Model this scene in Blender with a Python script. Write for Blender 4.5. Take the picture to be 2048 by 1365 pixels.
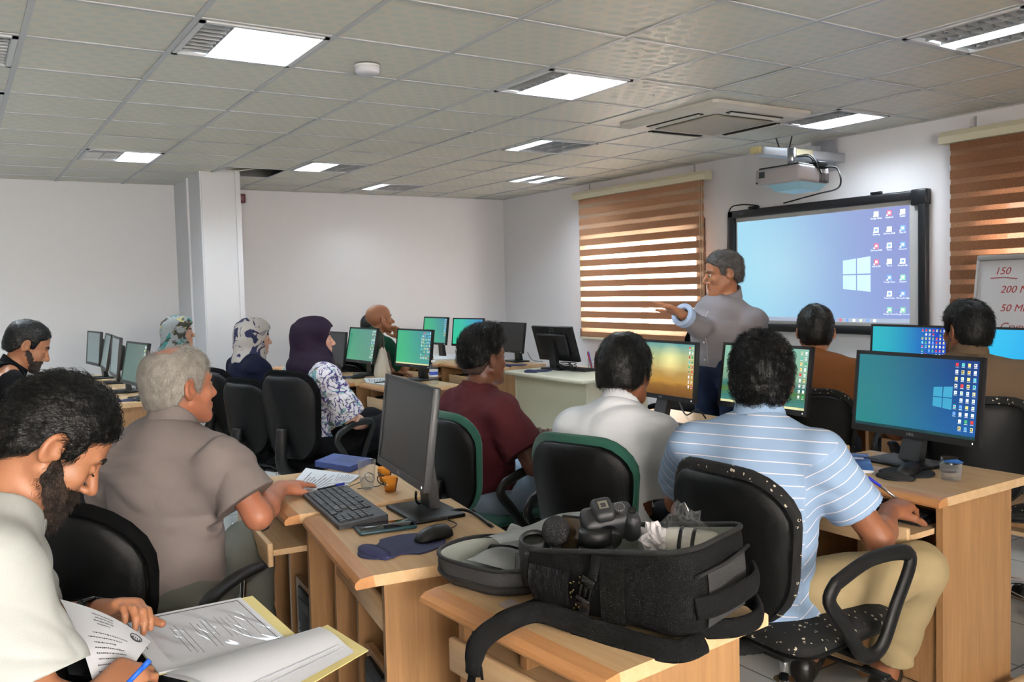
import bpy, bmesh, math, random
import numpy as np
from mathutils import Vector, Matrix, Euler

# ------------------------------------------------------------------ camera, world, exposure
for _o in list(bpy.data.objects):
    bpy.data.objects.remove(_o)
scene = bpy.context.scene
COL = scene.collection
FPX, CXP, CYP = 1729.59, 1002.95, 662.33          # focal length and principal point for a 2048 x 1365 frame
CAM_H = 1.42
_yaw, _pit, _rol = .5654, -.0501, -.0259
_F = Vector((math.sin(_yaw)*math.cos(_pit), math.cos(_yaw)*math.cos(_pit), math.sin(_pit)))
_R = Vector((math.cos(_yaw), -math.sin(_yaw), 0)); _U = _R.cross(_F)
_R, _U = _R*math.cos(_rol)+_U*math.sin(_rol), _U*math.cos(_rol)-_R*math.sin(_rol)
cam_d = bpy.data.cameras.new('camera'); cam = bpy.data.objects.new('camera', cam_d); COL.objects.link(cam)
cam.matrix_world = Matrix(((_R.x, _U.x, -_F.x, 0), (_R.y, _U.y, -_F.y, 0), (_R.z, _U.z, -_F.z, CAM_H), (0, 0, 0, 1)))
cam_d.sensor_width = 36; cam_d.lens = FPX/2048*36
cam_d.shift_x = (1024-CXP)/2048; cam_d.shift_y = -(682.5-CYP)/2048
cam_d.clip_start = .02
scene.camera = cam
EXPOSURE = 0.78; SCR = .5**EXPOSURE*.95           # screens keep their own brightness
scene.view_settings.view_transform = 'Standard'; scene.view_settings.look = 'None'
scene.view_settings.exposure = EXPOSURE; scene.view_settings.gamma = 1; scene.view_settings.use_curve_mapping = False
world = bpy.data.worlds.new('daylight'); scene.world = world; world.use_nodes = True
_bg = world.node_tree.nodes['Background']; _bg.inputs[0].default_value = (1.0, .91, .82, 1); _bg.inputs[1].default_value = 20.0
scene.cycles.use_denoising = True
scene.cycles.max_bounces = 6; scene.cycles.diffuse_bounces = 3; scene.cycles.glossy_bounces = 3
scene.cycles.transmission_bounces = 6; scene.cycles.transparent_max_bounces = 8
scene.cycles.sample_clamp_indirect = 4.0
scene.cycles.caustics_reflective = False; scene.cycles.caustics_refractive = False
CEIL = CAM_H+1.1527
LAMP = 43.0                                         # strength of the ceiling lamps

def add_light(name, kind, loc, rot, power, color, sx=1, sy=1):
    l = bpy.data.lights.new(name, kind); l.energy = power; l.color = color
    if kind == 'AREA': l.shape = 'RECTANGLE'; l.size = sx; l.size_y = sy
    o = bpy.data.objects.new(name, l); COL.objects.link(o); o.location = loc; o.rotation_euler = rot
    return o
# added area lamp standing for daylight through the unseen rear window
add_light('daylight_rear_window', 'AREA', (0.2, -2.1, 1.55), (math.radians(90), 0, 0), 15, (.90, .95, 1.0), 2.6, 1.3)
# rays from the camera and points along them
_ray = lambda x, y: _F+_R*((x-CXP)/FPX)-_U*((y-CYP)/FPX)
def at_z(x, y, z):      # the point at height z that the picture shows there
    d = _ray(x, y); return Vector((0, 0, CAM_H))+d*((z-CAM_H)/d.z)
def at_x(x, y, X):
    d = _ray(x, y); return Vector((0, 0, CAM_H))+d*(X/d.x)
def at_y(x, y, Y):
    d = _ray(x, y); return Vector((0, 0, CAM_H))+d*(Y/d.y)
def at_d(x, y, D):      # the point at distance D in front of the camera
    return Vector((0, 0, CAM_H))+_ray(x, y)*D
# ------------------------------------------------------------------ materials
def lin(c):
    return tuple((v/12.92 if v <= .04045 else ((v+.055)/1.055)**2.4) for v in c)
def rgb(r, g, b):
    return lin((r/255, g/255, b/255))
MATS = {}
class NT:
    """small helper around a node tree"""
    def __init__(s, name):
        m = bpy.data.materials.new(name); m.use_nodes = True; s.m = m; s.t = m.node_tree; s.b = s.t.nodes['Principled BSDF']
    def n(s, kind, **kw):
        nd = s.t.nodes.new('ShaderNode'+kind)
        for k, v in kw.items():
            if k in nd.inputs.keys(): nd.inputs[k].default_value = v
            else: setattr(nd, k, v)
        return nd
    def l(s, a, b): s.t.links.new(a, b)
    def coord(s, which='Object', scale=(1, 1, 1)):
        tc = s.n('TexCoord'); mp = s.n('Mapping'); mp.inputs['Scale'].default_value = scale
        s.l(tc.outputs[which], mp.inputs['Vector']); return mp.outputs['Vector']
    def ramp(s, fac, stops):
        r = s.n('ValToRGB'); e = r.color_ramp.elements
        while len(e) < len(stops): e.new(.5)
        for i, (p, c) in enumerate(stops): e[i].position = p; e[i].color = (*c, 1)
        s.l(fac, r.inputs['Fac']); return r.outputs['Color']
    def math(s, op, a, b=None):
        m = s.n('Math', operation=op)
        for i, v in enumerate((a, b)):
            if v is None: continue
            if isinstance(v, (int, float)): m.inputs[i].default_value = v
            else: s.l(v, m.inputs[i])
        return m.outputs[0]
    def bump(s, h, strength=.3, dist=.01):
        b = s.n('Bump'); b.inputs['Strength'].default_value = strength; b.inputs['Distance'].default_value = dist
        s.l(h, b.inputs['Height']); s.l(b.outputs['Normal'], s.b.inputs['Normal'])
def mat(name, color=None, rough=.5, metal=0, noise=0, nscale=20, bump=0, bscale=200, spec=.5, alpha=1, trans=0, emit=0, coat=0, sheen=0, stretch=(1, 1, 1)):
    if name in MATS: return MATS[name]
    t = NT(name); b = t.b
    b.inputs['Base Color'].default_value = (*color, 1); b.inputs['Roughness'].default_value = rough
    b.inputs['Metallic'].default_value = metal; b.inputs['Specular IOR Level'].default_value = spec
    if trans: b.inputs['Transmission Weight'].default_value = trans
    if alpha < 1: b.inputs['Alpha'].default_value = alpha
    if coat: b.inputs['Coat Weight'].default_value = coat
    if sheen: b.inputs['Sheen Weight'].default_value = sheen; b.inputs['Sheen Roughness'].default_value = .5
    if emit: b.inputs['Emission Color'].default_value = (*color, 1); b.inputs['Emission Strength'].default_value = emit
    if noise:
        nz = t.n('TexNoise', Scale=nscale, Detail=4.0); t.l(t.coord('Object', stretch), nz.inputs['Vector'])
        t.l(t.ramp(nz.outputs['Fac'], [(.3, tuple(v*(1-noise) for v in color)), (.7, tuple(min(1, v*(1+noise)) for v in color))]), b.inputs['Base Color'])
    if bump:
        nb = t.n('TexNoise', Scale=bscale, Detail=2.0); t.l(t.coord('Object', stretch), nb.inputs['Vector']); t.bump(nb.outputs['Fac'], bump, .004)
    MATS[name] = t.m
    return t.m
def wood(name, c1, c2, axis=0, rough=.38):
    if name in MATS: return MATS[name]
    t = NT(name)
    sc = [14, 14, 14]; sc[axis] = 1.1
    nz = t.n('TexNoise', Scale=2.2, Detail=6.0, Roughness=.62, Distortion=.35); t.l(t.coord('Object', tuple(sc)), nz.inputs['Vector'])
    sc2 = [160, 160, 160]; sc2[axis] = 6
    n2 = t.n('TexNoise', Scale=1.0, Detail=2.0); t.l(t.coord('Object', tuple(sc2)), n2.inputs['Vector'])
    f = t.math('ADD', t.math('MULTIPLY', nz.outputs['Fac'], .7), t.math('MULTIPLY', n2.outputs['Fac'], .3))
    t.l(t.ramp(f, [(.3, c1), (.5, tuple((a+b)/2 for a, b in zip(c1, c2))), (.68, c2)]), t.b.inputs['Base Color'])
    t.b.inputs['Roughness'].default_value = rough
    MATS[name] = t.m
    return t.m

# ------------------------------------------------------------------ mesh building
class MB:
    def __init__(s): s.v = []; s.f = []; s.mi = []; s.T = Matrix.Identity(4); s.cur = 0; s.sm = []
    def add(s, vs, fs, smooth=False):
        o = len(s.v); T = s.T
        s.v += [tuple(T @ Vector(p)) for p in vs]
        for q in fs: s.f.append([o+i for i in q]); s.mi.append(s.cur); s.sm.append(smooth)
        return s
    def box(s, c, d, rot=None):
        x, y, z = (v/2 for v in d); M = Euler(rot).to_matrix() if rot else None
        vs = [Vector((sx*x, sy*y, sz*z)) for sx in (-1, 1) for sy in (-1, 1) for sz in (-1, 1)]
        vs = [(M @ v if M else v)+Vector(c) for v in vs]
        return s.add(vs, [(0, 1, 3, 2), (4, 6, 7, 5), (0, 4, 5, 1), (2, 3, 7, 6), (0, 2, 6, 4), (1, 5, 7, 3)])
    def rbox(s, c, d, r=.005, rot=None, seg=2):
        bm = bmesh.new(); bmesh.ops.create_cube(bm, size=1); bmesh.ops.scale(bm, vec=d, verts=bm.verts)
        bmesh.ops.bevel(bm, geom=bm.edges[:], offset=min(r, min(d)*.49), segments=seg, profile=.5, affect='EDGES')
        M = Matrix.Translation(c) @ (Euler(rot).to_matrix().to_4x4() if rot else Matrix.Identity(4))
        bm.transform(M); bm.verts.index_update()
        s.add([v.co.copy() for v in bm.verts], [[v.index for v in f.verts] for f in bm.faces], True); bm.free(); return s
    def cone(s, a, b, r0, r1=None, n=16, caps=True):
        a, b = Vector(a), Vector(b); r1 = r0 if r1 is None else r1
        q = (b-a).to_track_quat('Z', 'Y'); X, Y = q @ Vector((1, 0, 0)), q @ Vector((0, 1, 0))
        vs = [a+(X*math.cos(t)+Y*math.sin(t))*r0 for t in (2*math.pi*i/n for i in range(n))]+[b+(X*math.cos(t)+Y*math.sin(t))*r1 for t in (2*math.pi*i/n for i in range(n))]
        s.add(vs, [(i, (i+1) % n, n+(i+1) % n, n+i) for i in range(n)], True)
        if caps: s.add(vs, [list(range(n))[::-1], list(range(n, 2*n))])
        return s
    def tube(s, pts, r, n=8, closed=False, ry=None, up=None):
        """tube along pts; r may be a list; ry gives an elliptic section"""
        P = [Vector(p) for p in pts]; m = len(P); rr = r if isinstance(r, (list, tuple)) else [r]*m
        vs = []; prev = Vector(up) if up else None
        for i, p in enumerate(P):
            t = (P[(i+1) % m]-P[i-1]) if closed else (P[min(i+1, m-1)]-P[max(i-1, 0)])
            if t.length < 1e-9: t = Vector((0, 0, 1))
            t.normalize()
            if prev is None: prev = Vector((0, 0, 1)) if abs(t.z) < .9 else Vector((1, 0, 0))
            x = prev-t*prev.dot(t)
            if x.length < 1e-6: x = t.orthogonal()
            x.normalize()
            if not up: prev = x
            y = t.cross(x)
            for k in range(n):
                a = 2*math.pi*k/n; vs.append(p+x*math.cos(a)*rr[i]+y*math.sin(a)*((ry if ry else rr[i])))
        fs = []
        for i in range(m if closed else m-1):
            j = (i+1) % m
            fs += [(i*n+k, i*n+(k+1) % n, j*n+(k+1) % n, j*n+k) for k in range(n)]
        s.add(vs, fs, True)
        if not closed: s.add(vs, [list(range(n))[::-1], list(range((m-1)*n, m*n))])
        return s
    def lathe(s, prof, n=24, c=(0, 0, 0)):
        c = Vector(c); vs = [c+Vector((r*math.cos(2*math.pi*k/n), r*math.sin(2*math.pi*k/n), z)) for r, z in prof for k in range(n)]
        return s.add(vs, [(i*n+k, i*n+(k+1) % n, (i+1)*n+(k+1) % n, (i+1)*n+k) for i in range(len(prof)-1) for k in range(n)], True)
    def prism(s, poly, z0, z1, axis='z', bevel=0):
        def m(x, y, z): return {'z': (x, y, z), 'x': (z, x, y), 'y': (x, z, y)}[axis]
        n = len(poly); vs = [m(x, y, z0) for x, y in poly]+[m(x, y, z1) for x, y in poly]
        return s.add(vs, [list(range(n))[::-1], list(range(n, 2*n))]+[(i, (i+1) % n, n+(i+1) % n, n+i) for i in range(n)])
    def quad(s, a, b, c, d): return s.add([a, b, c, d], [(0, 1, 2, 3)])
    def grid(s, fn, nu, nv, thick=None, smooth=True):
        vs = [fn(i/nu, j/nv) for i in range(nu+1) for j in range(nv+1)]
        return s.add(vs, [(i*(nv+1)+j, (i+1)*(nv+1)+j, (i+1)*(nv+1)+j+1, i*(nv+1)+j+1) for i in range(nu) for j in range(nv)], smooth)
    def sphere(s, c, r, n=16, m=10):
        r = r if isinstance(r, (tuple, list)) else (r, r, r); c = Vector(c)
        vs = [c+Vector((r[0]*math.sin(math.pi*i/m)*math.cos(2*math.pi*k/n), r[1]*math.sin(math.pi*i/m)*math.sin(2*math.pi*k/n), r[2]*math.cos(math.pi*i/m))) for i in range(m+1) for k in range(n)]
        return s.add(vs, [(i*n+k, (i+1)*n+k, (i+1)*n+(k+1) % n, i*n+(k+1) % n) for i in range(m) for k in range(n)], True)
    def text(s, txt, M, size=.02, depth=.0004, spacing=1, shear=0):
        cu = bpy.data.curves.new('writing', 'FONT'); cu.body = txt; cu.size = size; cu.extrude = depth; cu.align_x = 'CENTER'; cu.align_y = 'CENTER'; cu.resolution_u = 3
        cu.space_character = spacing; cu.shear = shear
        o = bpy.data.objects.new('writing', cu); me = o.to_mesh()
        s.add([M @ v.co for v in me.vertices], [list(p.vertices) for p in me.polygons]); o.to_mesh_clear()
        bpy.data.objects.remove(o); bpy.data.curves.remove(cu); return s
    def build(s, name, mats, parent=None, M=None, merge=True):
        me = bpy.data.meshes.new(name); me.from_pydata(s.v, [], s.f)
        for m in (mats if isinstance(mats, (list, tuple)) else [mats]): me.materials.append(m)
        me.polygons.foreach_set('material_index', s.mi); me.polygons.foreach_set('use_smooth', s.sm)
        if merge:
            bm = bmesh.new(); bm.from_mesh(me); bmesh.ops.remove_doubles(bm, verts=bm.verts, dist=1e-6)
            bmesh.ops.recalc_face_normals(bm, faces=bm.faces); bm.to_mesh(me); bm.free()
        me.update(); o = bpy.data.objects.new(name, me); COL.objects.link(o)
        if parent is not None: o.parent = parent
        if M is not None: o.matrix_local = M
        return o
def tag(o, label=None, cat=None, group=None, kind=None):
    if label: o['label'] = label
    if cat: o['category'] = cat
    if group: o['group'] = group
    if kind: o['kind'] = kind
    return o
def thing(name, label, cat, loc=(0, 0, 0), rz=0, group=None, tilt=0):
    o = bpy.data.objects.new(name, None); COL.objects.link(o); o.empty_display_size = .1
    o.location = loc; o.rotation_euler = (0, tilt, rz); return tag(o, label, cat, group)
def dup(root, loc, rz, label=None, group=None, skip=(), swap=None):
    r = root.copy(); COL.objects.link(r); r.location = loc; r.rotation_euler = (0, 0, rz)
    if label: r['label'] = label
    if group: r['group'] = group
    for ch in list(root.children):
        if ch.name.split('.')[0] in skip: continue
        c = ch.copy(); COL.objects.link(c); c.parent = r
        for g in ch.children:
            d = g.copy(); COL.objects.link(d); d.parent = c
    return r
def struct(o):
    o['kind'] = 'structure'; return o
def bez(pts, n=8):
    """smooth curve through pts (Catmull-Rom)"""
    P = [Vector(p) for p in pts]; out = []
    for i in range(len(P)-1):
        a, b, c, d = P[max(i-1, 0)], P[i], P[i+1], P[min(i+2, len(P)-1)]
        for k in range(n):
            t = k/n; out.append(.5*((2*b)+(c-a)*t+(2*a-5*b+4*c-d)*t*t+(3*b-a-3*c+d)*t**3))
    return out+[P[-1]]
def rrect(w, h, r, n=5, cx=0, cy=0):
    out = []
    for sx, sy, a0 in ((1, 1, 0), (-1, 1, 90), (-1, -1, 180), (1, -1, 270)):
        for k in range(n+1):
            a = math.radians(a0+90*k/n); out.append((cx+sx*(w/2-r)+r*math.cos(a), cy+sy*(h/2-r)+r*math.sin(a)))
    return out
# ------------------------------------------------------------------ the room
XL, XR, YN, YB = -2.2, 6.17, -2.3, 9.60
T = .6; GX, GY = .919, 3.1378                        # ceiling grid pitch and origin
def wall_mat():
    t = NT('wall_paint'); t.b.inputs['Base Color'].default_value = (*rgb(242, 240, 242), 1); t.b.inputs['Roughness'].default_value = .40
    nz = t.n('TexNoise', Scale=60.0, Detail=3.0); t.l(t.coord(), nz.inputs['Vector']); t.bump(nz.outputs['Fac'], .08, .003)
    return t.m
M_WALL = wall_mat()
def floor_mat():
    t = NT('floor_tiles')
    br = t.n('TexBrick'); br.offset = 0; br.inputs['Scale'].default_value = 1.0; br.inputs['Mortar Size'].default_value = .004
    br.inputs['Brick Width'].default_value = .4; br.inputs['Row Height'].default_value = .4
    br.inputs['Color1'].default_value = (*rgb(196, 198, 196), 1); br.inputs['Color2'].default_value = (*rgb(204, 205, 202), 1); br.inputs['Mortar'].default_value = (*rgb(128, 127, 122), 1)
    t.l(t.coord(), br.inputs['Vector'])
    nz = t.n('TexNoise', Scale=5.0, Detail=6.0); t.l(t.coord(), nz.inputs['Vector'])
    mx = t.n('MixRGB', blend_type='MULTIPLY'); mx.inputs[0].default_value = .35; t.l(br.outputs['Color'], mx.inputs[1])
    t.l(t.ramp(nz.outputs['Fac'], [(.3, (.75, .75, .73)), (.7, (1, 1, 1))]), mx.inputs[2]); t.l(mx.outputs[0], t.b.inputs['Base Color'])
    t.b.inputs['Roughness'].default_value = .22
    return t.m
def tile_mat():
    """vinyl faced ceiling tile: staggered embossed ovals"""
    t = NT('ceiling_tile'); geo = t.n('TexCoord'); sp = t.n('SeparateXYZ'); t.l(geo.outputs['Object'], sp.inputs[0])
    px, py = .1, .075
    v = t.math('DIVIDE', sp.outputs['Y'], py); row = t.math('FLOOR', v); par = t.math('MULTIPLY', t.math('MODULO', t.math('ABSOLUTE', row), 2.0), .5)
    u = t.math('ADD', t.math('DIVIDE', sp.outputs['X'], px), par)
    fu = t.math('SUBTRACT', t.math('FRACT', u), .5); fv = t.math('SUBTRACT', t.math('FRACT', v), .5)
    d = t.math('SQRT', t.math('ADD', t.math('POWER', t.math('MULTIPLY', fu, 2.3), 2.0), t.math('POWER', t.math('MULTIPLY', fv, 2.3), 2.0)))
    m = t.ramp(d, [(.80, (1, 1, 1)), (.86, (0, 0, 0))])
    ring = t.ramp(d, [(.86, (0, 0, 0)), (.93, (1, 1, 1)), (.98, (0, 0, 0))])
    mx = t.n('MixRGB'); t.l(m, mx.inputs[0]); mx.inputs[1].default_value = (*rgb(232, 226, 210), 1); mx.inputs[2].default_value = (*rgb(226, 226, 214), 1)
    t.l(mx.outputs[0], t.b.inputs['Base Color'])
    r = t.n('MapRange'); t.l(m, r.inputs[0]); r.inputs[3].default_value = .34; r.inputs[4].default_value = .55
    t.l(r.outputs[0], t.b.inputs['Roughness'])
    bmp = t.math('ADD', t.math('MULTIPLY', m, .6), ring)
    t.bump(bmp, .25, .002)
    return t.m
M_TILE = tile_mat()
M_TBAR = mat('grid_bar', rgb(206, 206, 206), .35)
M_SKIRT = mat('skirting', rgb(176, 160, 128), .4, noise=.08)
M_DARKVOID = mat('plenum', rgb(60, 56, 50), .9, noise=.2)
M_FRAMEW = wood('window_wood', rgb(74, 38, 22), rgb(112, 62, 36), 2, .4)

struct(MB().box(((XL+XR)/2, (YN+YB)/2, -.05), (XR-XL+.4, YB-YN+.4, .1)).build('floor', floor_mat()))
struct(MB().box(((XL+2.2)/2-.1, YB, 1.45), (2.2-XL+.2, .2, 2.9)).build('wall_back', M_WALL))
struct(MB().box(((2.2+XR)/2, YB+.1, 1.45), (XR-2.2, .18, 2.9)).build('wall_back_right', M_WALL))
struct(MB().box((XL-.1, (YN+YB)/2, 1.45), (.2, YB-YN, 2.9)).build('wall_left', M_WALL))
WIN = [(6.12, 7.86, .92, 1.93), (1.55, 3.30, .92, 1.98)]     # openings in the right wall: y0, y1, z0, z1
NWIN = (-1.2, 1.6, .95, 2.2)
def wall_with_holes(name, axis, pos, a0, a1, holes, th=.2):
    mb = MB(); hs = sorted(holes); cur = a0
    def seg(u0, u1, z0, z1):
        if u1-u0 < 1e-4 or z1-z0 < 1e-4: return
        if axis == 'x': mb.box((pos+th/2, (u0+u1)/2, (z0+z1)/2), (th, u1-u0, z1-z0))
        else: mb.box(((u0+u1)/2, pos-th/2, (z0+z1)/2), (u1-u0, th, z1-z0))
    for y0, y1, z0, z1 in hs:
        seg(cur, y0, 0, 2.9); seg(y0, y1, 0, z0); seg(y0, y1, z1, 2.9); cur = y1
    seg(cur, a1, 0, 2.9)
    return struct(mb.build(name, M_WALL, merge=False))
wall_with_holes('wall_right', 'x', XR, YN, YB+.2, WIN)
wall_with_holes('wall_near', 'y', YN, XL, XR, [NWIN])
M_GLASS = None
def pane_mat():
    t = NT('window_glass'); out = t.t.nodes['Material Output']; a = t.n('BsdfTransparent'); b = t.n('BsdfGlossy'); b.inputs['Roughness'].default_value = .02
    mx = t.n('MixShader'); mx.inputs[0].default_value = .08; t.l(a.outputs[0], mx.inputs[1]); t.l(b.outputs[0], mx.inputs[2]); t.l(mx.outputs[0], out.inputs['Surface'])
    t.t.nodes.remove(t.b); return t.m
M_GLASS = pane_mat()
def window(name, axis, pos, a0, a1, z0, z1, lip):
    e = bpy.data.objects.new(name, None); COL.objects.link(e); struct(e)
    def bx(mb, u0, u1, w0, w1, d0, d1):
        if axis == 'x': mb.box((pos+(d0+d1)/2, (u0+u1)/2, (w0+w1)/2), (d1-d0, u1-u0, w1-w0))
        else: mb.box(((u0+u1)/2, pos-(d0+d1)/2, (w0+w1)/2), (u1-u0, d1-d0, w1-w0))
    mb = MB(); w = .06; c = (a0+a1)/2
    for u0, u1 in ((a0, a0+w), (a1-w, a1), (c-w/2, c+w/2)): bx(mb, u0, u1, z0, z1, .06, .12)
    for w0, w1 in ((z0, z0+w), (z1-w, z1)): bx(mb, a0, a1, w0, w1, .06, .12)
    for u0, u1 in ((a0-lip, a0), (a1, a1+lip)): bx(mb, u0, u1, z0-lip, z1+lip, -.015, .06)       # casing on the wall face
    bx(mb, a0-lip, a1+lip, z1, z1+lip, -.015, .06); bx(mb, a0-lip, a1+lip, z0-lip, z0, -.03, .06)
    struct(mb.build('window_frame', M_FRAMEW, e, merge=False))
    g = MB(); bx(g, a0+w, c-w/2, z0+w, z1-w, .085, .091); bx(g, c+w/2, a1-w, z0+w, z1-w, .085, .091); struct(g.build('window_pane', M_GLASS, e, merge=False))
window('window_1', 'x', XR, *WIN[0], .11); window('window_2', 'x', XR, *WIN[1], .08); window('window_3', 'y', YN, *NWIN, .08)

# column and skirting
mb = MB().box((2.195, 8.92, 1.45), (.35, 1.18, 2.9))
mb.box((2.04, 8.326, 1.45), (.05, .014, 2.9)).box((2.352, 8.326, 1.45), (.046, .014, 2.9)).box((2.012, 8.36, 1.45), (.02, .06, 2.9)).box((2.012, 8.9, 1.45), (.02, .08, 2.9))
struct(mb.build('trim_1_column', M_WALL, merge=False))
sk = .1
struct(MB().box(((XL+2)/2, YB-.106, sk/2), (2-XL, .012, sk)).build('baseboard_back', M_SKIRT))
struct(MB().box(((2.4+XR)/2, YB+.004, sk/2), (XR-2.4, .012, sk)).build('baseboard_back_right', M_SKIRT))
struct(MB().box((2.195, 8.315, sk/2), (.38, .012, sk)).box((2.385, 8.95, sk/2), (.012, 1.27, sk)).box((2.004, 8.9, sk/2), (.012, 1.18, sk)).build('baseboard_column', M_SKIRT, merge=False))
struct(MB().box((XR-.006, (YN+YB)/2, sk/2), (.012, YB-YN, sk)).build('baseboard_right', M_SKIRT))
struct(MB().box((XL+.006, (YN+YB)/2, sk/2), (.012, YB-YN, sk)).build('baseboard_left', M_SKIRT))

# suspended ceiling
LIGHTS = {(0, 1): '0111', (0, 7): '0011', (3, 7): '1100', (5, 9): '1000', (3, 1): '0111', (5, 4): '1000', (7, 7): '1010', (7, 1): '0011', (5, -2): '0010',
          (-2, 2): '0000', (-2, 4): '1111', (0, -2): '0000', (-3, -2): '0000', (2, -5): '0000', (-2, -6): '0000', (6, -5): '0000', (-3, 1): '0010', (2, -8): '0000', (-3, 7): '1111'}  # lamps outside the view are added for the room light, most switched off
HOLES = {(2, 8)}
rnd = random.Random(4)
mb = MB()
for i in range(-6, 9):
    for j in range(-10, 11):
        if (i, j) in LIGHTS or (i, j) in HOLES: continue
        x0, x1, y0, y1 = GX+i*T, GX+(i+1)*T, GY+j*T, GY+(j+1)*T
        x0, x1, y0, y1 = max(x0, XL), min(x1, XR), max(y0, YN), min(y1, YB)
        if x1-x0 < .01 or y1-y0 < .01: continue
        if 5.35 < i+.5 < 6.85 and 1.25 < j+.5 < 2.85 and False: continue
        z = [CEIL+rnd.uniform(0, .004) for _ in range(4)]
        mb.add([(x0, y0, z[0]), (x0, y1, z[1]), (x1, y1, z[2]), (x1, y0, z[3])], [(0, 1, 2, 3)])
ceil = struct(mb.build('ceiling', M_TILE, merge=False))
mb = MB()
for i in range(-6, 10):
    x = GX+i*T
    if XL < x < XR: mb.box((x, (YN+YB)/2, CEIL-.0015), (.025, YB-YN, .005))
for j in range(-10, 12):
    y = GY+j*T
    if YN < y < YB: mb.box(((XL+XR)/2, y, CEIL-.001), (XR-XL, .022, .005))
mb.box((XR-.012, (YN+YB)/2, CEIL-.002), (.024, YB-YN, .006)).box(((XL+XR)/2, YB-.012, CEIL-.002), (XR-XL, .024, .006))
struct(mb.build('ceiling_grid', M_TBAR, merge=False))
mb = MB().box(((XL+XR)/2, (YN+YB)/2, 2.95), (XR-XL+.4, YB-YN+.4, .1))
struct(mb.build('ceiling_slab', M_DARKVOID))
# pieces of broken tile and pipe seen in the open bay beside the column
hx, hy = GX+2*T, GY+8*T
mb = MB(); mb.T = Matrix.Translation((hx+.36, hy+.36, CEIL+.05)) @ Euler((.12, -.2, .5)).to_matrix().to_4x4(); mb.box((0, 0, 0), (.5, .16, .012)); mb.T = Matrix.Translation((hx+.16, hy+.2, CEIL+.09)) @ Euler((.3, .1, -.3)).to_matrix().to_4x4(); mb.box((0, 0, 0), (.22, .36, .012))
tag(mb.build('ceiling_board', M_TILE, merge=False), 'broken pale board left lying in the open ceiling bay beside the column', 'ceiling board')
tag(MB().tube([(hx-.02, hy+.46, CEIL+.12), (hx+.62, hy+.40, CEIL+.12)], .022, 10).build('pipe', mat('pipe_black', rgb(30, 30, 30), .5)), 'dark pipe crossing the open ceiling bay beside the column', 'pipe')

# recessed lamps
M_LIT = bpy.data.materials.new('lamp_light'); M_LIT.use_nodes = True
_e = M_LIT.node_tree.nodes['Principled BSDF']; _e.inputs['Base Color'].default_value = (0, 0, 0, 1); _e.inputs['Emission Color'].default_value = (.80, .91, 1, 1); _e.inputs['Emission Strength'].default_value = LAMP
M_REFL = mat('lamp_reflector', (.62, .63, .64), .18, 1)
M_LOUV = mat('lamp_louvre', (.75, .76, .77), .3, .6)
M_WHITE = mat('white_enamel', rgb(225, 225, 225), .4)
def lamp_parts(pattern):
    fr = MB(); w = T-.03
    for a, b in (((0, -w/2+.012, 0), (w, .024, .012)), ((0, w/2-.012, 0), (w, .024, .012)), ((-w/2+.012, 0, 0), (.024, w, .012)), ((w/2-.012, 0, 0), (.024, w, .012))): fr.box(a, b)
    fr.box((0, 0, .085), (w, w, .004))
    for s in (-1, 1): fr.box((s*w/2, 0, .045), (.004, w, .08)).box((0, s*w/2, .045), (w, .004, .08))
    lit, unl, lou = MB(), MB(), MB(); sw = (w-.05)/4; L = w-.05
    for k, c in enumerate(pattern):
        x = -w/2+.025+sw*(k+.5)
        b = lit if c == '1' else unl
        if c == '1': lit.box((x, 0, .045), (sw*.82, L, .006))
        else:
            unl.grid(lambda u, v, x=x: (x+(u-.5)*sw*.96, (v-.5)*L, .05-.035*(2*u-1)**2), 6, 1); unl.cone((x, -L/2, .035), (x, L/2, .035), .008, n=8)
        for q in range(9): lou.box((x, -L/2+L*(q+.5)/9, .018), (sw*.95, .0025, .03))
        lou.box((x-sw/2, 0, .018), (.004, L, .034))
    lou.box((x+sw/2, 0, .018), (.004, L, .034))
    return fr, lit, unl, lou
_lamp_labels = {(0, 1): 'largest ceiling lamp in view, at the upper left, lit on three strips', (0, 7): 'half-lit ceiling lamp near the left wall, in front of the white column',
 (3, 7): 'half-lit ceiling lamp to the right of the open ceiling bay', (5, 9): 'small far ceiling lamp closest to the back wall', (3, 1): 'bright louvred ceiling lamp left of the air conditioner',
 (5, 4): 'mostly dark ceiling lamp with one lit strip beyond the air conditioner', (7, 7): 'far ceiling lamp with two separate lit strips near the left blind', (7, 1): 'louvred ceiling lamp above the projector',
 (5, -2): 'louvred ceiling lamp with one lit strip at the top right corner of the photo', (-2, 2): 'unlit ceiling lamp cut off at the left edge of the photo', (-2, 4): 'lamp sliver at the left photo edge, further back'}
for (i, j), pat in LIGHTS.items():
    lb = _lamp_labels.get((i, j), 'unseen ceiling lamp added outside the view')
    e = thing('ceiling_lamp', lb, 'ceiling lamp', (GX+(i+.5)*T, GY+(j+.5)*T, CEIL-.004), 0, 'recessed ceiling lamps')
    fr, lit, unl, lou = lamp_parts(pat)
    fr.build('lamp_frame', M_WHITE, e, merge=False)
    if lit.v: lit.build('lit_tubes', M_LIT, e, merge=False)
    if unl.v: unl.build('reflector', M_REFL, e, merge=False)
    lou.build('louvre', M_LOUV, e, merge=False)

# smoke detector
e = thing('smoke_detector', 'round white smoke detector on the ceiling', 'smoke detector', (GX+1.55*T, GY+1.65*T, CEIL-.002))
MB().lathe([(0, 0), (.064, 0), (.066, -.006), (.066, -.012), (.06, -.014)], 32).build('base', M_WHITE, e)
MB().lathe([(.06, -.012), (.062, -.018), (.062, -.034), (.056, -.042), (.02, -.046), (0, -.046)], 32).build('cover', mat('detector_white', rgb(228, 226, 232), .35), e)

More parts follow.
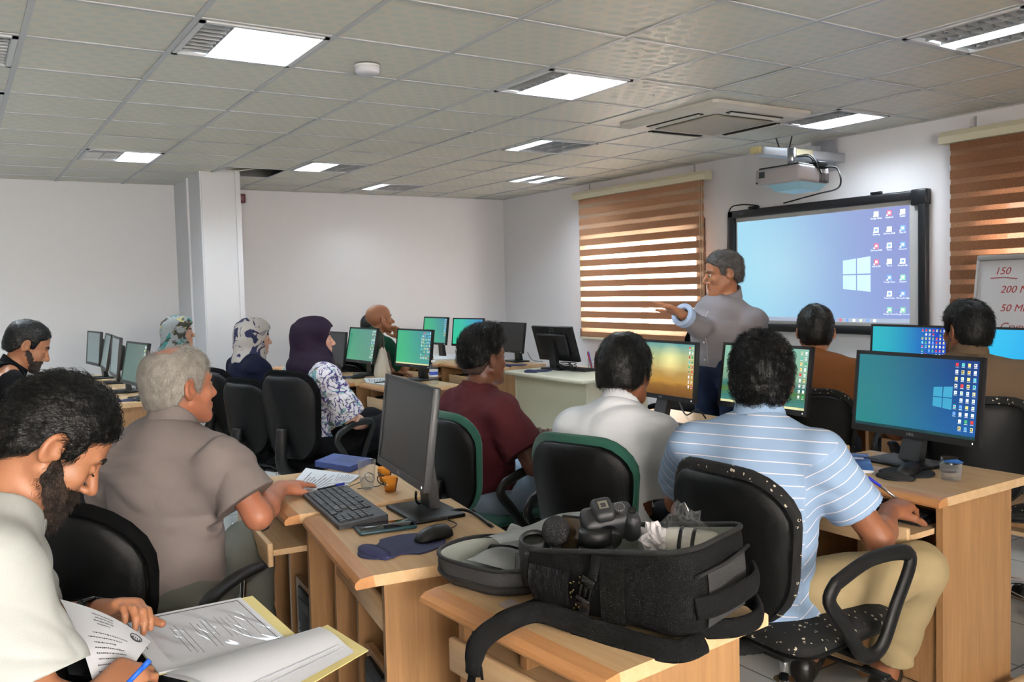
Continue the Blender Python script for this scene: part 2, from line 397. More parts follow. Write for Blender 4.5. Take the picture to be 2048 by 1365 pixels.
# ceiling cassette air conditioner
e = thing('air_conditioner', 'square ceiling air conditioner cassette above the screen side of the room', 'air conditioner', (GX+6.1*T, GY+2.05*T, CEIL))
S = .475; M_AC = mat('ac_plastic', rgb(214, 208, 196), .4); M_SLOT = mat('ac_slot', rgb(30, 27, 24), .6)
mb = MB()
def ring(z0, a, z1, b):
    pa = rrect(2*a, 2*a, .05, 4); pb = rrect(2*b, 2*b, .05, 4); n = len(pa)
    mb.add([(x, y, z0) for x, y in pa]+[(x, y, z1) for x, y in pb], [(k, (k+1) % n, n+(k+1) % n, n+k) for k in range(n)])
ring(0, S, -.022, S); ring(-.022, S, -.045, S-.05); ring(-.045, S-.05, -.05, .30)
mb.build('panel', M_AC, e)
for k in range(4):
    M = Matrix.Rotation(k*math.pi/2, 4, 'Z')
    s = MB(); s.T = M; s.box((0, .375, -.047), (.5, .05, .012)); s.build('air_slot', M_SLOT, e)
    v = MB(); v.T = M @ Matrix.Translation((0, .385, -.052)) @ Matrix.Rotation(.5, 4, 'X'); v.box((0, 0, 0), (.48, .05, .005)); v.build('air_vane', M_AC, e)
g = MB().rbox((0, 0, -.053), (.56, .56, .014), .006); g.build('grille', mat('ac_grille', rgb(180, 172, 158), .55, bump=.5, bscale=400), e)

# red call point beside the column
p = at_y(482, 397, YB-.02); e = thing('alarm_box', 'small dull red box on the back wall beside the column', 'alarm box', p)
MB().rbox((0, 0, 0), (.09, .04, .10), .008).build('box', mat('dull_red', rgb(120, 72, 78), .5), e); MB().rbox((0, -.022, 0), (.05, .008, .05), .004).build('button', mat('dull_pink', rgb(150, 105, 110), .5), e)

# ------------------------------------------------------------------ zebra blinds
def fabric(name, c, sheer):
    t = NT(name); out = t.t.nodes['Material Output']; t.t.nodes.remove(t.b)
    nz = t.n('TexNoise', Scale=1.0, Detail=3.0); t.l(t.coord('Object', (60, 60, 420)), nz.inputs['Vector'])
    col = t.ramp(nz.outputs['Fac'], [(.3, tuple(v*.7 for v in c)), (.7, tuple(v*1.25 for v in c))])
    d = t.n('BsdfDiffuse'); t.l(col, d.inputs[0]); tr = t.n('BsdfTranslucent'); t.l(col, tr.inputs[0])
    m1 = t.n('MixShader'); m1.inputs[0].default_value = .45 if sheer else .12; t.l(d.outputs[0], m1.inputs[1]); t.l(tr.outputs[0], m1.inputs[2])
    tp = t.n('BsdfTransparent'); m2 = t.n('MixShader'); m2.inputs[0].default_value = sheer; t.l(m1.outputs[0], m2.inputs[1]); t.l(tp.outputs[0], m2.inputs[2]); t.l(m2.outputs[0], out.inputs['Surface'])
    return t.m
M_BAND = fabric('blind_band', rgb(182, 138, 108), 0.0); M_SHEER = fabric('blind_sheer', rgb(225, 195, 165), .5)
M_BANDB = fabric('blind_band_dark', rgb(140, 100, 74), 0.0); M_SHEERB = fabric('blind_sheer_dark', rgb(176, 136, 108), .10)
M_RAIL = mat('blind_rail', rgb(222, 214, 186), .35)
M_STEEL = mat('steel', (.55, .55, .56), .28, 1)
M_CHROME = mat('chrome', (.8, .8, .82), .1, 1)
def blind(label, y0, y1, z0, z1, bm, sm, band, gap, phase, cord_at, slits=None):
    X = XR-.095
    e = thing('window_blind', label, 'blind', (X, (y0+y1)/2, z0), 0, 'striped roller blinds'); c = (y0+y1)/2; w = y1-y0
    mb = MB(); pr = [(-.05, 0), (-.05, .05), (-.03, .085), (.05, .085), (.05, 0)]
    mb.prism(pr, -w/2-.06, w/2+.06, 'y'); mb.T = Matrix.Translation((0, 0, z1-z0-.01)); h = MB(); h.T = Matrix.Translation((0, 0, z1-z0-.01)); h.prism(pr, -w/2-.06, w/2+.06, 'y'); h.build('headrail', M_RAIL, e)
    B, G = MB(), MB(); z = z1-phase; H = z1-z0
    B.box((0, 0, H-phase/2), (.002, w, phase)) if phase > .002 else None
    while z > z0+.05:
        g0 = max(z-gap, z0+.02); G.box((0, 0, (z+g0)/2-z0), (.0015, w-.01, z-g0)); b0 = max(g0-band, z0+.02)
        if g0 > b0: B.box((0, 0, (g0+b0)/2-z0), (.002, w, g0-b0))
        z = b0
    B.build('opaque_bands', bm, e, merge=False); G.build('sheer_bands', sm, e, merge=False)
    MB().rbox((0, 0, .012), (.016, w+.01, .03), .006).build('bottom_bar', M_RAIL, e)
    k = cord_at*w; MB().tube([(-.03, k, H), (-.03, k, .25)], .0022, 6).tube([(-.03, k-.03, H), (-.03, k-.03, .25)], .0022, 6).tube([(-.03, k, .25), (-.03, k-.015, .235), (-.03, k-.03, .25)], .0022, 6).build('cord', M_RAIL, e)
    for s in (-.42, .42):
        br = MB().box((.04, s*w, H+.12), (.004, .016, .08)).box((.01, s*w, H+.08), (.07, .016, .004)); br.build('bracket', M_STEEL, e)
    return e
XB = XR-.095
a, b = at_x(1157, 395, XB), at_x(1407, 362, XB); a2 = at_x(1163, 678, XB)
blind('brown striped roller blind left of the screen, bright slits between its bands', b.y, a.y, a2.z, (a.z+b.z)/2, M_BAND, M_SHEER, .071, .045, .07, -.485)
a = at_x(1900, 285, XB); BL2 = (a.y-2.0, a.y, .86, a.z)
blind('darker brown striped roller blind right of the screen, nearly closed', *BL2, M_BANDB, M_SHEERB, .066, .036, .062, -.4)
# ------------------------------------------------------------------ furniture
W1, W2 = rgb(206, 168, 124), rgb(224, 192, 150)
M_WOODY = wood('beech_along', W1, W2, 1, .27); M_WOODZ = wood('beech_upright', rgb(150, 110, 72), rgb(180, 138, 94), 2); M_EDGE = wood('beech_edge', rgb(178, 124, 78), rgb(202, 148, 98), 1, .3)  # uprights: same beech darkened, the shade on upright faces put into its colour
M_CHIP = mat('chipboard', rgb(150, 120, 80), .8, noise=.3, nscale=160)
M_BLK = mat('black_plastic', rgb(18, 18, 19), .45, bump=.15, bscale=900, spec=.35)
M_BLKG = mat('black_gloss', rgb(14, 14, 15), .2)
M_DGREY = mat('dark_grey_plastic', rgb(52, 53, 56), .45)
def make_desk(label, cx, cy, rz, dep=.5, wid=.6, tray=.0, group=None, lower=True, h=.75, side=1):
    e = thing('computer_desk', label, 'desk', (cx, cy, 0), rz, group)
    d, w = dep/2, wid/2
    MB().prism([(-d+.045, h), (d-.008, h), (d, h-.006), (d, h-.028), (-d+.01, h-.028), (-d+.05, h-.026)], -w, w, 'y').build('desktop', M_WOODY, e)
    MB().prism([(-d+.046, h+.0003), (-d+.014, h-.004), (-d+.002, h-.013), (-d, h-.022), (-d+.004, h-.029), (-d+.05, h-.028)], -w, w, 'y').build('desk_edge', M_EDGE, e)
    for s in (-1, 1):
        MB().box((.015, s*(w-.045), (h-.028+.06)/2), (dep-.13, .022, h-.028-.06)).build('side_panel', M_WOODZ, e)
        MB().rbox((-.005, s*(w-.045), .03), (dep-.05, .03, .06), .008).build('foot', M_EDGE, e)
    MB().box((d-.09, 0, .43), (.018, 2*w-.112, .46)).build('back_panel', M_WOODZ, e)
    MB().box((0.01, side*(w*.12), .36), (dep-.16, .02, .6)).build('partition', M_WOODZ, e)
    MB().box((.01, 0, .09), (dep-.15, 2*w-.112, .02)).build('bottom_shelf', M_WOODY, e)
    t = MB().box((-.02-tray, 0, h-.125), (dep-.17, 2*w-.13, .018)); tr = t.build('keyboard_tray', M_WOODY, e)
    MB().rbox((-d+.07-tray, 0, h-.13), (.018, 2*w-.125, .075), .005).build('tray_front', M_WOODY, tr)
    mb = MB()
    for s in (-1, 1): mb.box((.0, s*(w-.062), h-.115), (dep-.2, .012, .03))
    r = mb.build('tray_rails', M_BLK, tr, merge=False)
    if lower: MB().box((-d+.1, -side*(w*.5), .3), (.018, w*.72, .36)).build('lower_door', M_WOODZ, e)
    return e
DG = 'beech computer desks'
D_ = [
 ('beech desk with the dark switched-off monitor, keyboard and phone', 1.045, 2.14, -8.4, .48, .615, -.02),
 ('beech desk with loose papers where the grey-haired man rests his hand', 1.085, 2.80, -4.8, .5, .6, .1),
 ('nearest beech desk, with the open camera backpack on it', 1.105, 1.436, 5, .47, .575, .03),
 ('beech desk at the right under the large blue desktop screen', 2.735, 1.765, 0, .53, .59, .12),
 ('beech desk with the green landscape screen, hidden behind the light blue shirt', 2.78, 2.475, 0, .5, .6, .1),
 ('beech desk with the sunrise screen in front of the white-shirted man', 2.96, 3.16, 0, .5, .6, .08),
 ('beech desk with the water bottle, nearest of the row with green screens', 2.73, 5.56, 0, .51, .6, .03),
 ('beech desk with the white handbag, beyond the bottle desk', 2.68, 6.22, 0, .51, .58, .03),
 ('beech desk hidden behind the woman in purple headscarf', 2.68, 6.85, 0, .51, .58, .03),
 ('beech desk in front of the woman in navy jacket', 2.7, 7.5, 0, .51, .58, .03),
 ('beech desk at the left edge with the nearest monitor of its row', .86, 6.14, 0, .5, .56, .03),
 ('second beech desk of the left edge row', .84, 6.74, 0, .5, .56, .03),
 ('third beech desk of the left edge row', .86, 7.34, 0, .5, .56, .03),
 ('farthest beech desk of the left edge row', .86, 7.94, 0, .5, .56, .03),
 ('beech desk behind the white lecture desk, with a dark monitor', 4.02, 6.48, 0, .64, .70, .04),
 ('beech desk by the far corner with papers and a green screen', 3.95, 7.2, 0, .6, .66, .1),
 ('farthest beech desk of the corner row', 3.88, 7.9, 0, .6, .66, .03),
 ('beech desk under the screen in front of the brown-shirted man', 4.72, 3.12, 0, .5, .6, .03),
 ('beech desk in front of the man in tan shirt', 4.72, 2.38, 0, .5, .6, .03)]
DESKS = [make_desk(l, x, y, math.radians(a), d, w, t, DG, True, .75, 1) for l, x, y, a, d, w, t in D_]

MB().rbox((.16, -.325, .05), (.86, .03, .10), .005).build('plinth_board', M_WOODY, DESKS[3])
# white lecture desk
e = thing('lecture_desk', 'cream white lecture desk with black edge strip at its near end', 'desk', (3.9, 5.12, 0), 0)
M_CREAM = mat('cream_laminate', rgb(226, 222, 200), .3); M_CREAM2 = mat('cream_panel', rgb(208, 204, 178), .4, noise=.05, nscale=60, stretch=(1, 8, .3))
MB().rbox((0, 0, .765), (.66, .98, .03), .01).build('desktop', M_CREAM, e)
MB().rbox((.05, -.485, .765), (.5, .022, .034), .01).build('edge_strip', M_BLKG, e)
MB().box((-.24, 0, .37), (.022, .86, .74)).build('front_panel', M_CREAM2, e)
for s in (-1, 1): MB().box((.02, s*.44, .375), (.54, .025, .75)).build('side_panel', M_CREAM, e)
MB().box((.05, .3, .5), (.4, .3, .4)).build('drawer_unit', M_CREAM, e)

# ---- chairs
def speckle():
    t = NT('speckled_fabric'); vo = t.n('TexVoronoi', Scale=52.0); t.l(t.coord('Object', (1, 1, 1)), vo.inputs['Vector'])
    nz = t.n('TexNoise', Scale=34.0, Detail=1.0); t.l(t.coord(), nz.inputs['Vector'])
    w = t.n('TexWave', Scale=30.0, Distortion=22.0, Detail=2.0); t.l(t.coord(), w.inputs['Vector'])
    f = t.math('MULTIPLY', t.math('LESS_THAN', vo.outputs['Distance'], .23), t.math('GREATER_THAN', w.outputs['Fac'], .55))
    mx = t.n('MixRGB'); t.l(f, mx.inputs[0]); mx.inputs[1].default_value = (*rgb(12, 12, 13), 1); mx.inputs[2].default_value = (*rgb(205, 196, 170), 1)
    t.l(mx.outputs[0], t.b.inputs['Base Color']); t.b.inputs['Roughness'].default_value = .85; return t.m
M_SPECK = speckle()
M_GREENF = mat('green_fabric', rgb(18, 76, 62), .85, noise=.12, nscale=300, sheen=.2)
M_BLKF = mat('black_fabric', rgb(9, 9, 10), .9, noise=.2, nscale=260, spec=.1)
M_SHELL = mat('chair_shell', rgb(10, 10, 11), .45, bump=.2, bscale=700, spec=.22)
M_WHEELW = mat('caster_white', rgb(200, 200, 200), .4)
def pillow(mb, w, h, tf, tb, rad, wrap=.04, narrow=.8, n=12):
    """cushion in the y-z plane, bulging tf towards +x and tb towards -x; narrow scales the width at its foot"""
    rings = []
    for sgn, t in ((1, tf), (-1, tb)):
        R = []
        for k in range(7):
            a = k/6; s = 1-(1-a)**2.6 if True else a
            R.append((math.sin(a*math.pi/2), t*math.cos(a*math.pi/2)**.8))
        rings.append(R)
    out = rrect(1, 1, rad, 6); m = len(out)
    def pt(u, v, x):
        z = v*h; y = u*w*(1-(1-narrow)*max(0, .25-v)/.75)
        return (x+wrap*(2*y/w)**2, y, z)
    for sgn, R in zip((1, -1), rings):
        vs = [pt(0, 0, sgn*R[0][1])]; fs = []
        for s, t in R[1:]: vs += [pt(x*s, y*s, sgn*t) for x, y in out]
        for k in range(m): fs.append((0, 1+k, 1+(k+1) % m))
        for r in range(len(R)-2):
            for k in range(m): fs.append((1+r*m+k, 1+(r+1)*m+k, 1+(r+1)*m+(k+1) % m, 1+r*m+(k+1) % m))
        mb.add(vs, fs, True)
    return mb
def make_chair(label, loc, rz, fab, arms='loop', group=None, bh=.42, bw=.43, seat_h=.45, tall=0, tilt=0.12, brad=.30):
    e = thing('office_chair', label, 'chair', loc, rz, group)
    # seat
    s = MB(); s.T = Matrix.Translation((0.02, 0, seat_h)) @ Matrix.Rotation(-math.pi/2, 4, 'Y'); pillow(s, .47, .46, .05, .012, .16, 0, .92); s.build('seat', fab, e)
    s = MB(); s.T = Matrix.Translation((0.02, 0, seat_h-.005)) @ Matrix.Rotation(-math.pi/2, 4, 'Y'); pillow(s, .45, .44, .005, .055, .2, 0, .92); s.build('seat_shell', M_SHELL, e)
    # backrest
    bz = seat_h+.035+bh/2+tall
    M = Matrix.Translation((-.24, 0, bz)) @ Matrix.Rotation(-tilt, 4, 'Y')
    b = MB(); b.T = M @ Matrix.Translation((.012, 0, .006)); pillow(b, bw+.012, bh+.012, .04, .022, brad, .05, .82); b.build('backrest', fab, e)
    b = MB(); b.T = M @ Matrix.Translation((-.004, 0, -.004)); pillow(b, bw-.02, bh-.022, .004, .035, brad, .05, .82); b.build('back_shell', M_SHELL, e)
    # rubber sleeved back bar
    pts = bez([(-.255-.02, 0, bz-.06), (-.295, 0, seat_h+.06), (-.25, 0, seat_h-.02), (-.1, 0, seat_h-.055)], 10)
    MB().tube(pts, [.030+.006*(k % 2) for k in range(len(pts))], 10, ry=.034).build('back_bar', M_BLK, e)
    if arms == 'loop':
        for sd in (-1, 1):
            y = sd*.275
            P = [(-.13, y, seat_h+.19), (.0, y, seat_h+.225), (.14, y, seat_h+.22), (.175, y, seat_h+.185), (.11, y, seat_h+.08), (.06, y*.99, seat_h-.01), (.02, y*.97, seat_h-.03), (-.03, y*.98, seat_h-.01), (-.10, y, seat_h+.08), (-.155, y, seat_h+.15)]
            P = bez(P+[P[0]], 5)[:-1]
            a = MB().tube(P, .013, 8, True, ry=.021, up=(0, 1, 0)); a.box((.02, y*.8, seat_h-.04), (.05, .11, .014)); a.build('armrest', M_BLK, e, merge=False)
    elif arms == 'tube':
        for sd in (-1, 1):
            y = sd*.29
            arm = MB().tube(bez([(-.12, y, seat_h+.17), (-.08, y, seat_h+.205), (.05, y, seat_h+.22), (.15, y, seat_h+.215)], 5), .013, 8, ry=.024, up=(0, 0, 1)).build('armrest', M_BLK, e)
            MB().tube([(-.07, y, seat_h+.2), (-.05, y*.97, seat_h-.03)], .009, 8).tube([(.07, y, seat_h+.21), (.05, y*.97, seat_h-.03)], .009, 8).tube([(-.05, y*.97, seat_h-.03), (-.02, 0.0, seat_h-.05)], .009, 8).tube([(.05, y*.97, seat_h-.03), (.02, 0.0, seat_h-.05)], .009, 8).build('arm_tubes', M_CHROME, e, merge=False)
    MB().rbox((0, 0, seat_h-.07), (.22, .2, .03), .01).cone((.0, -.09, seat_h-.075), (.04, -.25, seat_h-.085), .006, n=8).rbox((.045, -.26, seat_h-.086), (.03, .08, .012), .005).build('mechanism', M_BLK, e, merge=False)
    MB().cone((0, 0, .26), (0, 0, seat_h-.06), .014).build('gas_lift', M_CHROME, e)
    MB().cone((0, 0, .07), (0, 0, .28), .03, .026, 20).cone((0, 0, .27), (0, 0, .285), .03, n=20).build('lift_sleeve', M_CHROME, e, merge=False)
    b = MB().cone((0, 0, .06), (0, 0, .125), .055, .04, 20)
    for k in range(5):
        a = 2*math.pi*k/5+.3; c, s_ = math.cos(a), math.sin(a)
        b.tube([(c*.04, s_*.04, .10), (c*.15, s_*.15, .095), (c*.27, s_*.27, .072), (c*.29, s_*.29, .065)], [.022, .019, .014, .010], 10)
    base = b.build('star_base', M_CHROME, e, merge=False)
    for k in range(5):
        a = 2*math.pi*k/5+.3; c, s_ = math.cos(a), math.sin(a)
        w = MB(); w.T = Matrix.Translation((c*.285, s_*.285, 0)) @ Matrix.Rotation(a+.8*k, 4, 'Z')
        w.cone((0, 0, .05), (0, 0, .075), .006, n=8)
        for sd in (-1, 1): w.cone((.012, sd*.008, .026), (.012, sd*.024, .026), .026, n=16)
        w.rbox((.008, 0, .042), (.04, .03, .022), .008)
        w.build('caster', M_BLK, base, merge=False)
    return e
# ------------------------------------------------------------------ implicit surfaces for people and soft things
_LAT = np.random.default_rng(5).random((32, 32, 32)).astype(np.float32)*2-1
def vnoise(P):
    """smooth lattice noise at points P (n,3), about -1..1"""
    i = np.floor(P).astype(np.int64); f = (P-i).astype(np.float32); f = f*f*(3-2*f); out = 0
    for dx in (0, 1):
        for dy in (0, 1):
            for dz in (0, 1):
                w = (f[:, 0] if dx else 1-f[:, 0])*(f[:, 1] if dy else 1-f[:, 1])*(f[:, 2] if dz else 1-f[:, 2])
                out = out+w*_LAT[(i[:, 0]+dx) & 31, (i[:, 1]+dy) & 31, (i[:, 2]+dz) & 31]
    return out
def A3(v): return np.array(v, dtype=np.float64)
class Field:
    def __init__(s, lo, hi, res):
        s.lo = A3(lo); s.res = res; s.n = np.maximum(np.ceil((A3(hi)-s.lo)/res).astype(int)+1, 4)
        s.f = np.full(tuple(s.n), .08, np.float32)
    def block(s, lo, hi):
        a = np.clip(np.floor((A3(lo)-s.lo)/s.res).astype(int), 0, s.n); b = np.clip(np.ceil((A3(hi)-s.lo)/s.res).astype(int)+1, 0, s.n)
        sl = tuple(slice(x, y) for x, y in zip(a, b)); ax = [(s.lo[k]+s.res*np.arange(a[k], b[k])).astype(np.float32) for k in range(3)]
        return sl, ax[0][:, None, None], ax[1][None, :, None], ax[2][None, None, :]
    def put(s, sl, d, k, op):
        o = s.f[sl]
        if o.size == 0: return
        if op == 'u':
            h = np.maximum(k-np.abs(o-d), 0)/k if k > 0 else 0; s.f[sl] = np.minimum(o, d)-(h*h*k*.25 if k > 0 else 0)
        elif op == 's':
            d = -d; h = np.maximum(k-np.abs(o-d), 0)/k if k > 0 else 0; s.f[sl] = np.maximum(o, d)+(h*h*k*.25 if k > 0 else 0)
        elif op == 'i': s.f[sl] = np.maximum(o, d)
    def cap(s, a, b, ra, rb, k=.02, op='u', flat=None):
        """tapered capsule; flat=(axis, factor) squeezes distance along a direction"""
        a, b = A3(a), A3(b); m = max(ra, rb)+k+.03
        sl, X, Y, Z = s.block(np.minimum(a, b)-m, np.maximum(a, b)+m)
        ab = b-a; L = float(ab @ ab)+1e-12
        x, y, z = X-a[0], Y-a[1], Z-a[2]
        t = np.clip((x*ab[0]+y*ab[1]+z*ab[2])/L, 0, 1)
        dx, dy, dz = x-t*ab[0], y-t*ab[1], z-t*ab[2]
        if flat is not None:
            ax, fac = A3(flat[0]), flat[1]; q = (dx*ax[0]+dy*ax[1]+dz*ax[2])*(fac-1); dx, dy, dz = dx+q*ax[0], dy+q*ax[1], dz+q*ax[2]
        s.put(sl, np.sqrt(dx*dx+dy*dy+dz*dz)-(ra+(rb-ra)*t), k, op)
    def ell(s, c, r, R=None, k=.02, op='u'):
        """ellipsoid with centre c, radii r along the rows of R"""
        c = A3(c); r = A3(r); R = np.eye(3) if R is None else A3(R); m = float(r.max())+k+.03
        sl, X, Y, Z = s.block(c-m, c+m); x, y, z = X-c[0], Y-c[1], Z-c[2]
        q = [x*R[i][0]+y*R[i][1]+z*R[i][2] for i in range(3)]
        k0 = np.sqrt(sum((q[i]/r[i])**2 for i in range(3))); k1 = np.sqrt(sum((q[i]/r[i]**2)**2 for i in range(3)))+1e-9
        s.put(sl, k0*(k0-1)/k1, k, op)
    def all(s, fn, op='i', lo=None, hi=None, k=0):
        sl, X, Y, Z = s.block(s.lo if lo is None else lo, s.lo+s.n*s.res if hi is None else hi); s.put(sl, fn(X, Y, Z).astype(np.float32), k, op)
    def plane(s, p, n, lo=None, hi=None):
        """remove what lies on the side of n"""
        p, n = A3(p), A3(n)/np.linalg.norm(n); s.all(lambda X, Y, Z: (X-p[0])*n[0]+(Y-p[1])*n[1]+(Z-p[2])*n[2], 'i', lo, hi)
    def rough(s, fn, band=.03):
        """add fn(points) near the surface"""
        m = np.abs(s.f) < band; I = np.argwhere(m); s.f[m] += fn(s.lo+I*s.res).astype(np.float32)
    def mesh(s):
        f = s.f; ins = f < 0; nx, ny, nz = f.shape
        c = np.zeros((nx-1, ny-1, nz-1), np.uint8)
        for dx in (0, 1):
            for dy in (0, 1):
                for dz in (0, 1): c += ins[dx:nx-1+dx, dy:ny-1+dy, dz:nz-1+dz]
        act = (c > 0) & (c < 8); I = np.argwhere(act); n = len(I)
        idx = np.full(c.shape, -1, np.int32); idx[act] = np.arange(n)
        V = np.zeros((n, 3), np.float32); W = np.zeros(n, np.float32)
        cor = [(dx, dy, dz) for dx in (0, 1) for dy in (0, 1) for dz in (0, 1)]
        val = {q: f[I[:, 0]+q[0], I[:, 1]+q[1], I[:, 2]+q[2]] for q in cor}
        for q in cor:
            for ax in range(3):
                if q[ax]: continue
                p = list(q); p[ax] = 1; p = tuple(p); a, b = val[q], val[p]; x = (a < 0) != (b < 0)
                t = a[x]/(a[x]-b[x]); P = np.tile(np.array(q, np.float32), (x.sum(), 1)); P[:, ax] = t; V[x] += P; W[x] += 1
        V = (V/W[:, None]+I)*s.res+s.lo
        Q = []
        for ax in range(3):
            o1, o2 = (ax+1) % 3, (ax+2) % 3
            sa = [slice(None)]*3; sb = [slice(None)]*3; sa[ax] = slice(0, -1); sb[ax] = slice(1, None)
            e = ins[tuple(sa)] != ins[tuple(sb)]; E = np.argwhere(e); fl = ins[tuple(sa)][e]
            ok = (E[:, o1] > 0) & (E[:, o2] > 0) & (E[:, o1] < f.shape[o1]-1) & (E[:, o2] < f.shape[o2]-1); E, fl = E[ok], fl[ok]
            def g(d1, d2):
                K = E.copy(); K[:, o1] -= d1; K[:, o2] -= d2; return idx[K[:, 0], K[:, 1], K[:, 2]]
            q = np.stack([g(1, 1), g(0, 1), g(0, 0), g(1, 0)], 1); q[~fl] = q[~fl][:, ::-1]; Q.append(q)
        return V, np.concatenate(Q)
def np_mesh(name, V, Q, mats, parent=None, origin=(0, 0, 0), attr=None, mi=None):
    V = np.asarray(V, np.float32)-np.array(origin, np.float32); Q = np.asarray(Q, np.int32); me = bpy.data.meshes.new(name); k = Q.shape[1]
    me.vertices.add(len(V)); me.vertices.foreach_set('co', V.ravel()); me.loops.add(Q.size); me.loops.foreach_set('vertex_index', Q.ravel())
    me.polygons.add(len(Q)); me.polygons.foreach_set('loop_start', np.arange(len(Q), dtype=np.int32)*k)
    me.polygons.foreach_set('use_smooth', np.ones(len(Q), bool))
    if mi is not None: me.polygons.foreach_set('material_index', np.asarray(mi, np.int32))
    for m in (mats if isinstance(mats, (list, tuple)) else [mats]): me.materials.append(m)
    if attr:
        for an, av in attr.items():
            at = me.attributes.new(an, 'FLOAT', 'POINT'); at.data.foreach_set('value', np.asarray(av, np.float32))
    me.update(calc_edges=True); me.validate(); o = bpy.data.objects.new(name, me); COL.objects.link(o)
    if parent is not None: o.parent = parent
    return o
def strands(P, D, L, r, seg=4, droop=None, curl=0, rng=None, curlf=3):
    """thin tapered three-sided hairs from points P along directions D"""
    n = len(P); t = np.linspace(0, 1, seg+1)[None, :, None]
    D = D/np.linalg.norm(D, axis=1, keepdims=True); a = np.cross(D, rng.normal(size=(n, 3))); a /= np.linalg.norm(a, axis=1, keepdims=True); b = np.cross(D, a)
    L = np.asarray(L).reshape(-1, 1, 1)*np.ones((n, 1, 1)); C = P[:, None]+D[:, None]*t*L
    if droop is not None: C = C+droop[:, None]*(t**2)*L
    if curl:
        ph = rng.random((n, 1, 1))*6.28; w = t*6.28*curlf/3
        C = C+curl*(a[:, None]*(np.sin(w+ph)-np.sin(ph))+b[:, None]*(np.cos(w+ph)-np.cos(ph)))
    rad = r*(1-.75*t)
    V = np.stack([C+rad*(a[:, None]*math.cos(q)+b[:, None]*math.sin(q)) for q in (0, 2.094, 4.188)], 2).reshape(n, (seg+1)*3, 3)
    base = (np.arange(n)*(seg+1)*3)[:, None, None]; k = np.arange(seg)[None, :, None]*3; j = np.array([[0, 1], [1, 2], [2, 0]])
    Q = np.stack([np.broadcast_to(base+k+j[None, None, :, 0].reshape(1, 1, 3), (n, seg, 3)), base+k+j[:, 1].reshape(1, 1, 3), base+k+3+j[:, 1].reshape(1, 1, 3), base+k+3+j[:, 0].reshape(1, 1, 3)], -1)
    return V.reshape(-1, 3), Q.reshape(-1, 4)
def normals(V, Q):
    N = np.zeros_like(V); a, b, c, d = (V[Q[:, i]] for i in range(4)); fn = np.cross(c-a, d-b)
    for i in range(4): np.add.at(N, Q[:, i], fn)
    return N/(np.linalg.norm(N, axis=1, keepdims=True)+1e-12)

# ------------------------------------------------------------------ people
def skin_mat(name, c, red=.06):
    if name in MATS: return MATS[name]
    t = NT(name); nz = t.n('TexNoise', Scale=9.0, Detail=5.0); t.l(t.coord(), nz.inputs['Vector'])
    t.l(t.ramp(nz.outputs['Fac'], [(.3, (c[0]*.9, c[1]*.84, c[2]*.82)), (.55, c), (.75, (min(1, c[0]*1.1), c[1]*1.06, c[2]*1.04))]), t.b.inputs['Base Color'])
    t.b.inputs['Roughness'].default_value = .46; n2 = t.n('TexNoise', Scale=420.0, Detail=2.0); t.l(t.coord(), n2.inputs['Vector']); t.bump(n2.outputs['Fac'], .12, .002)
    t.b.inputs['Subsurface Weight'].default_value = .08; t.b.inputs['Subsurface Radius'].default_value = (.01, .004, .002); t.b.inputs['Subsurface Scale'].default_value = 1.0
    MATS[name] = t.m; return t.m
def hair_mat(name, c1, c2, rough=.42):
    if name in MATS: return MATS[name]
    t = NT(name); nz = t.n('TexNoise', Scale=45.0, Detail=4.0); t.l(t.coord(), nz.inputs['Vector'])
    t.l(t.ramp(nz.outputs['Fac'], [(.35, c1), (.65, c2)]), t.b.inputs['Base Color']); t.b.inputs['Roughness'].default_value = rough; t.b.inputs['Specular IOR Level'].default_value = .3
    n2 = t.n('TexNoise', Scale=260.0, Detail=2.0); t.l(t.coord('Object', (1, 1, 1)), n2.inputs['Vector']); t.bump(n2.outputs['Fac'], .5, .004)
    MATS[name] = t.m; return t.m
def cloth(name, c, rough=.8, var=.06, weave=900):
    return mat(name, c, rough, noise=var, nscale=7, bump=.18, bscale=weave, spec=.15)
def unit(v): v = A3(v); return v/np.linalg.norm(v)
def frame(yaw, pitch=0, roll=0):
    """forward, left and up of something that looks along yaw (degrees from +X towards +Y), pitched up, rolled to its left"""
    y, p, r = (math.radians(v) for v in (yaw, pitch, roll))
    f = A3((math.cos(y)*math.cos(p), math.sin(y)*math.cos(p), math.sin(p))); l = A3((-math.sin(y), math.cos(y), 0)); u = np.cross(f, l)
    return f, l*math.cos(r)-u*math.sin(r), u*math.cos(r)+l*math.sin(r)
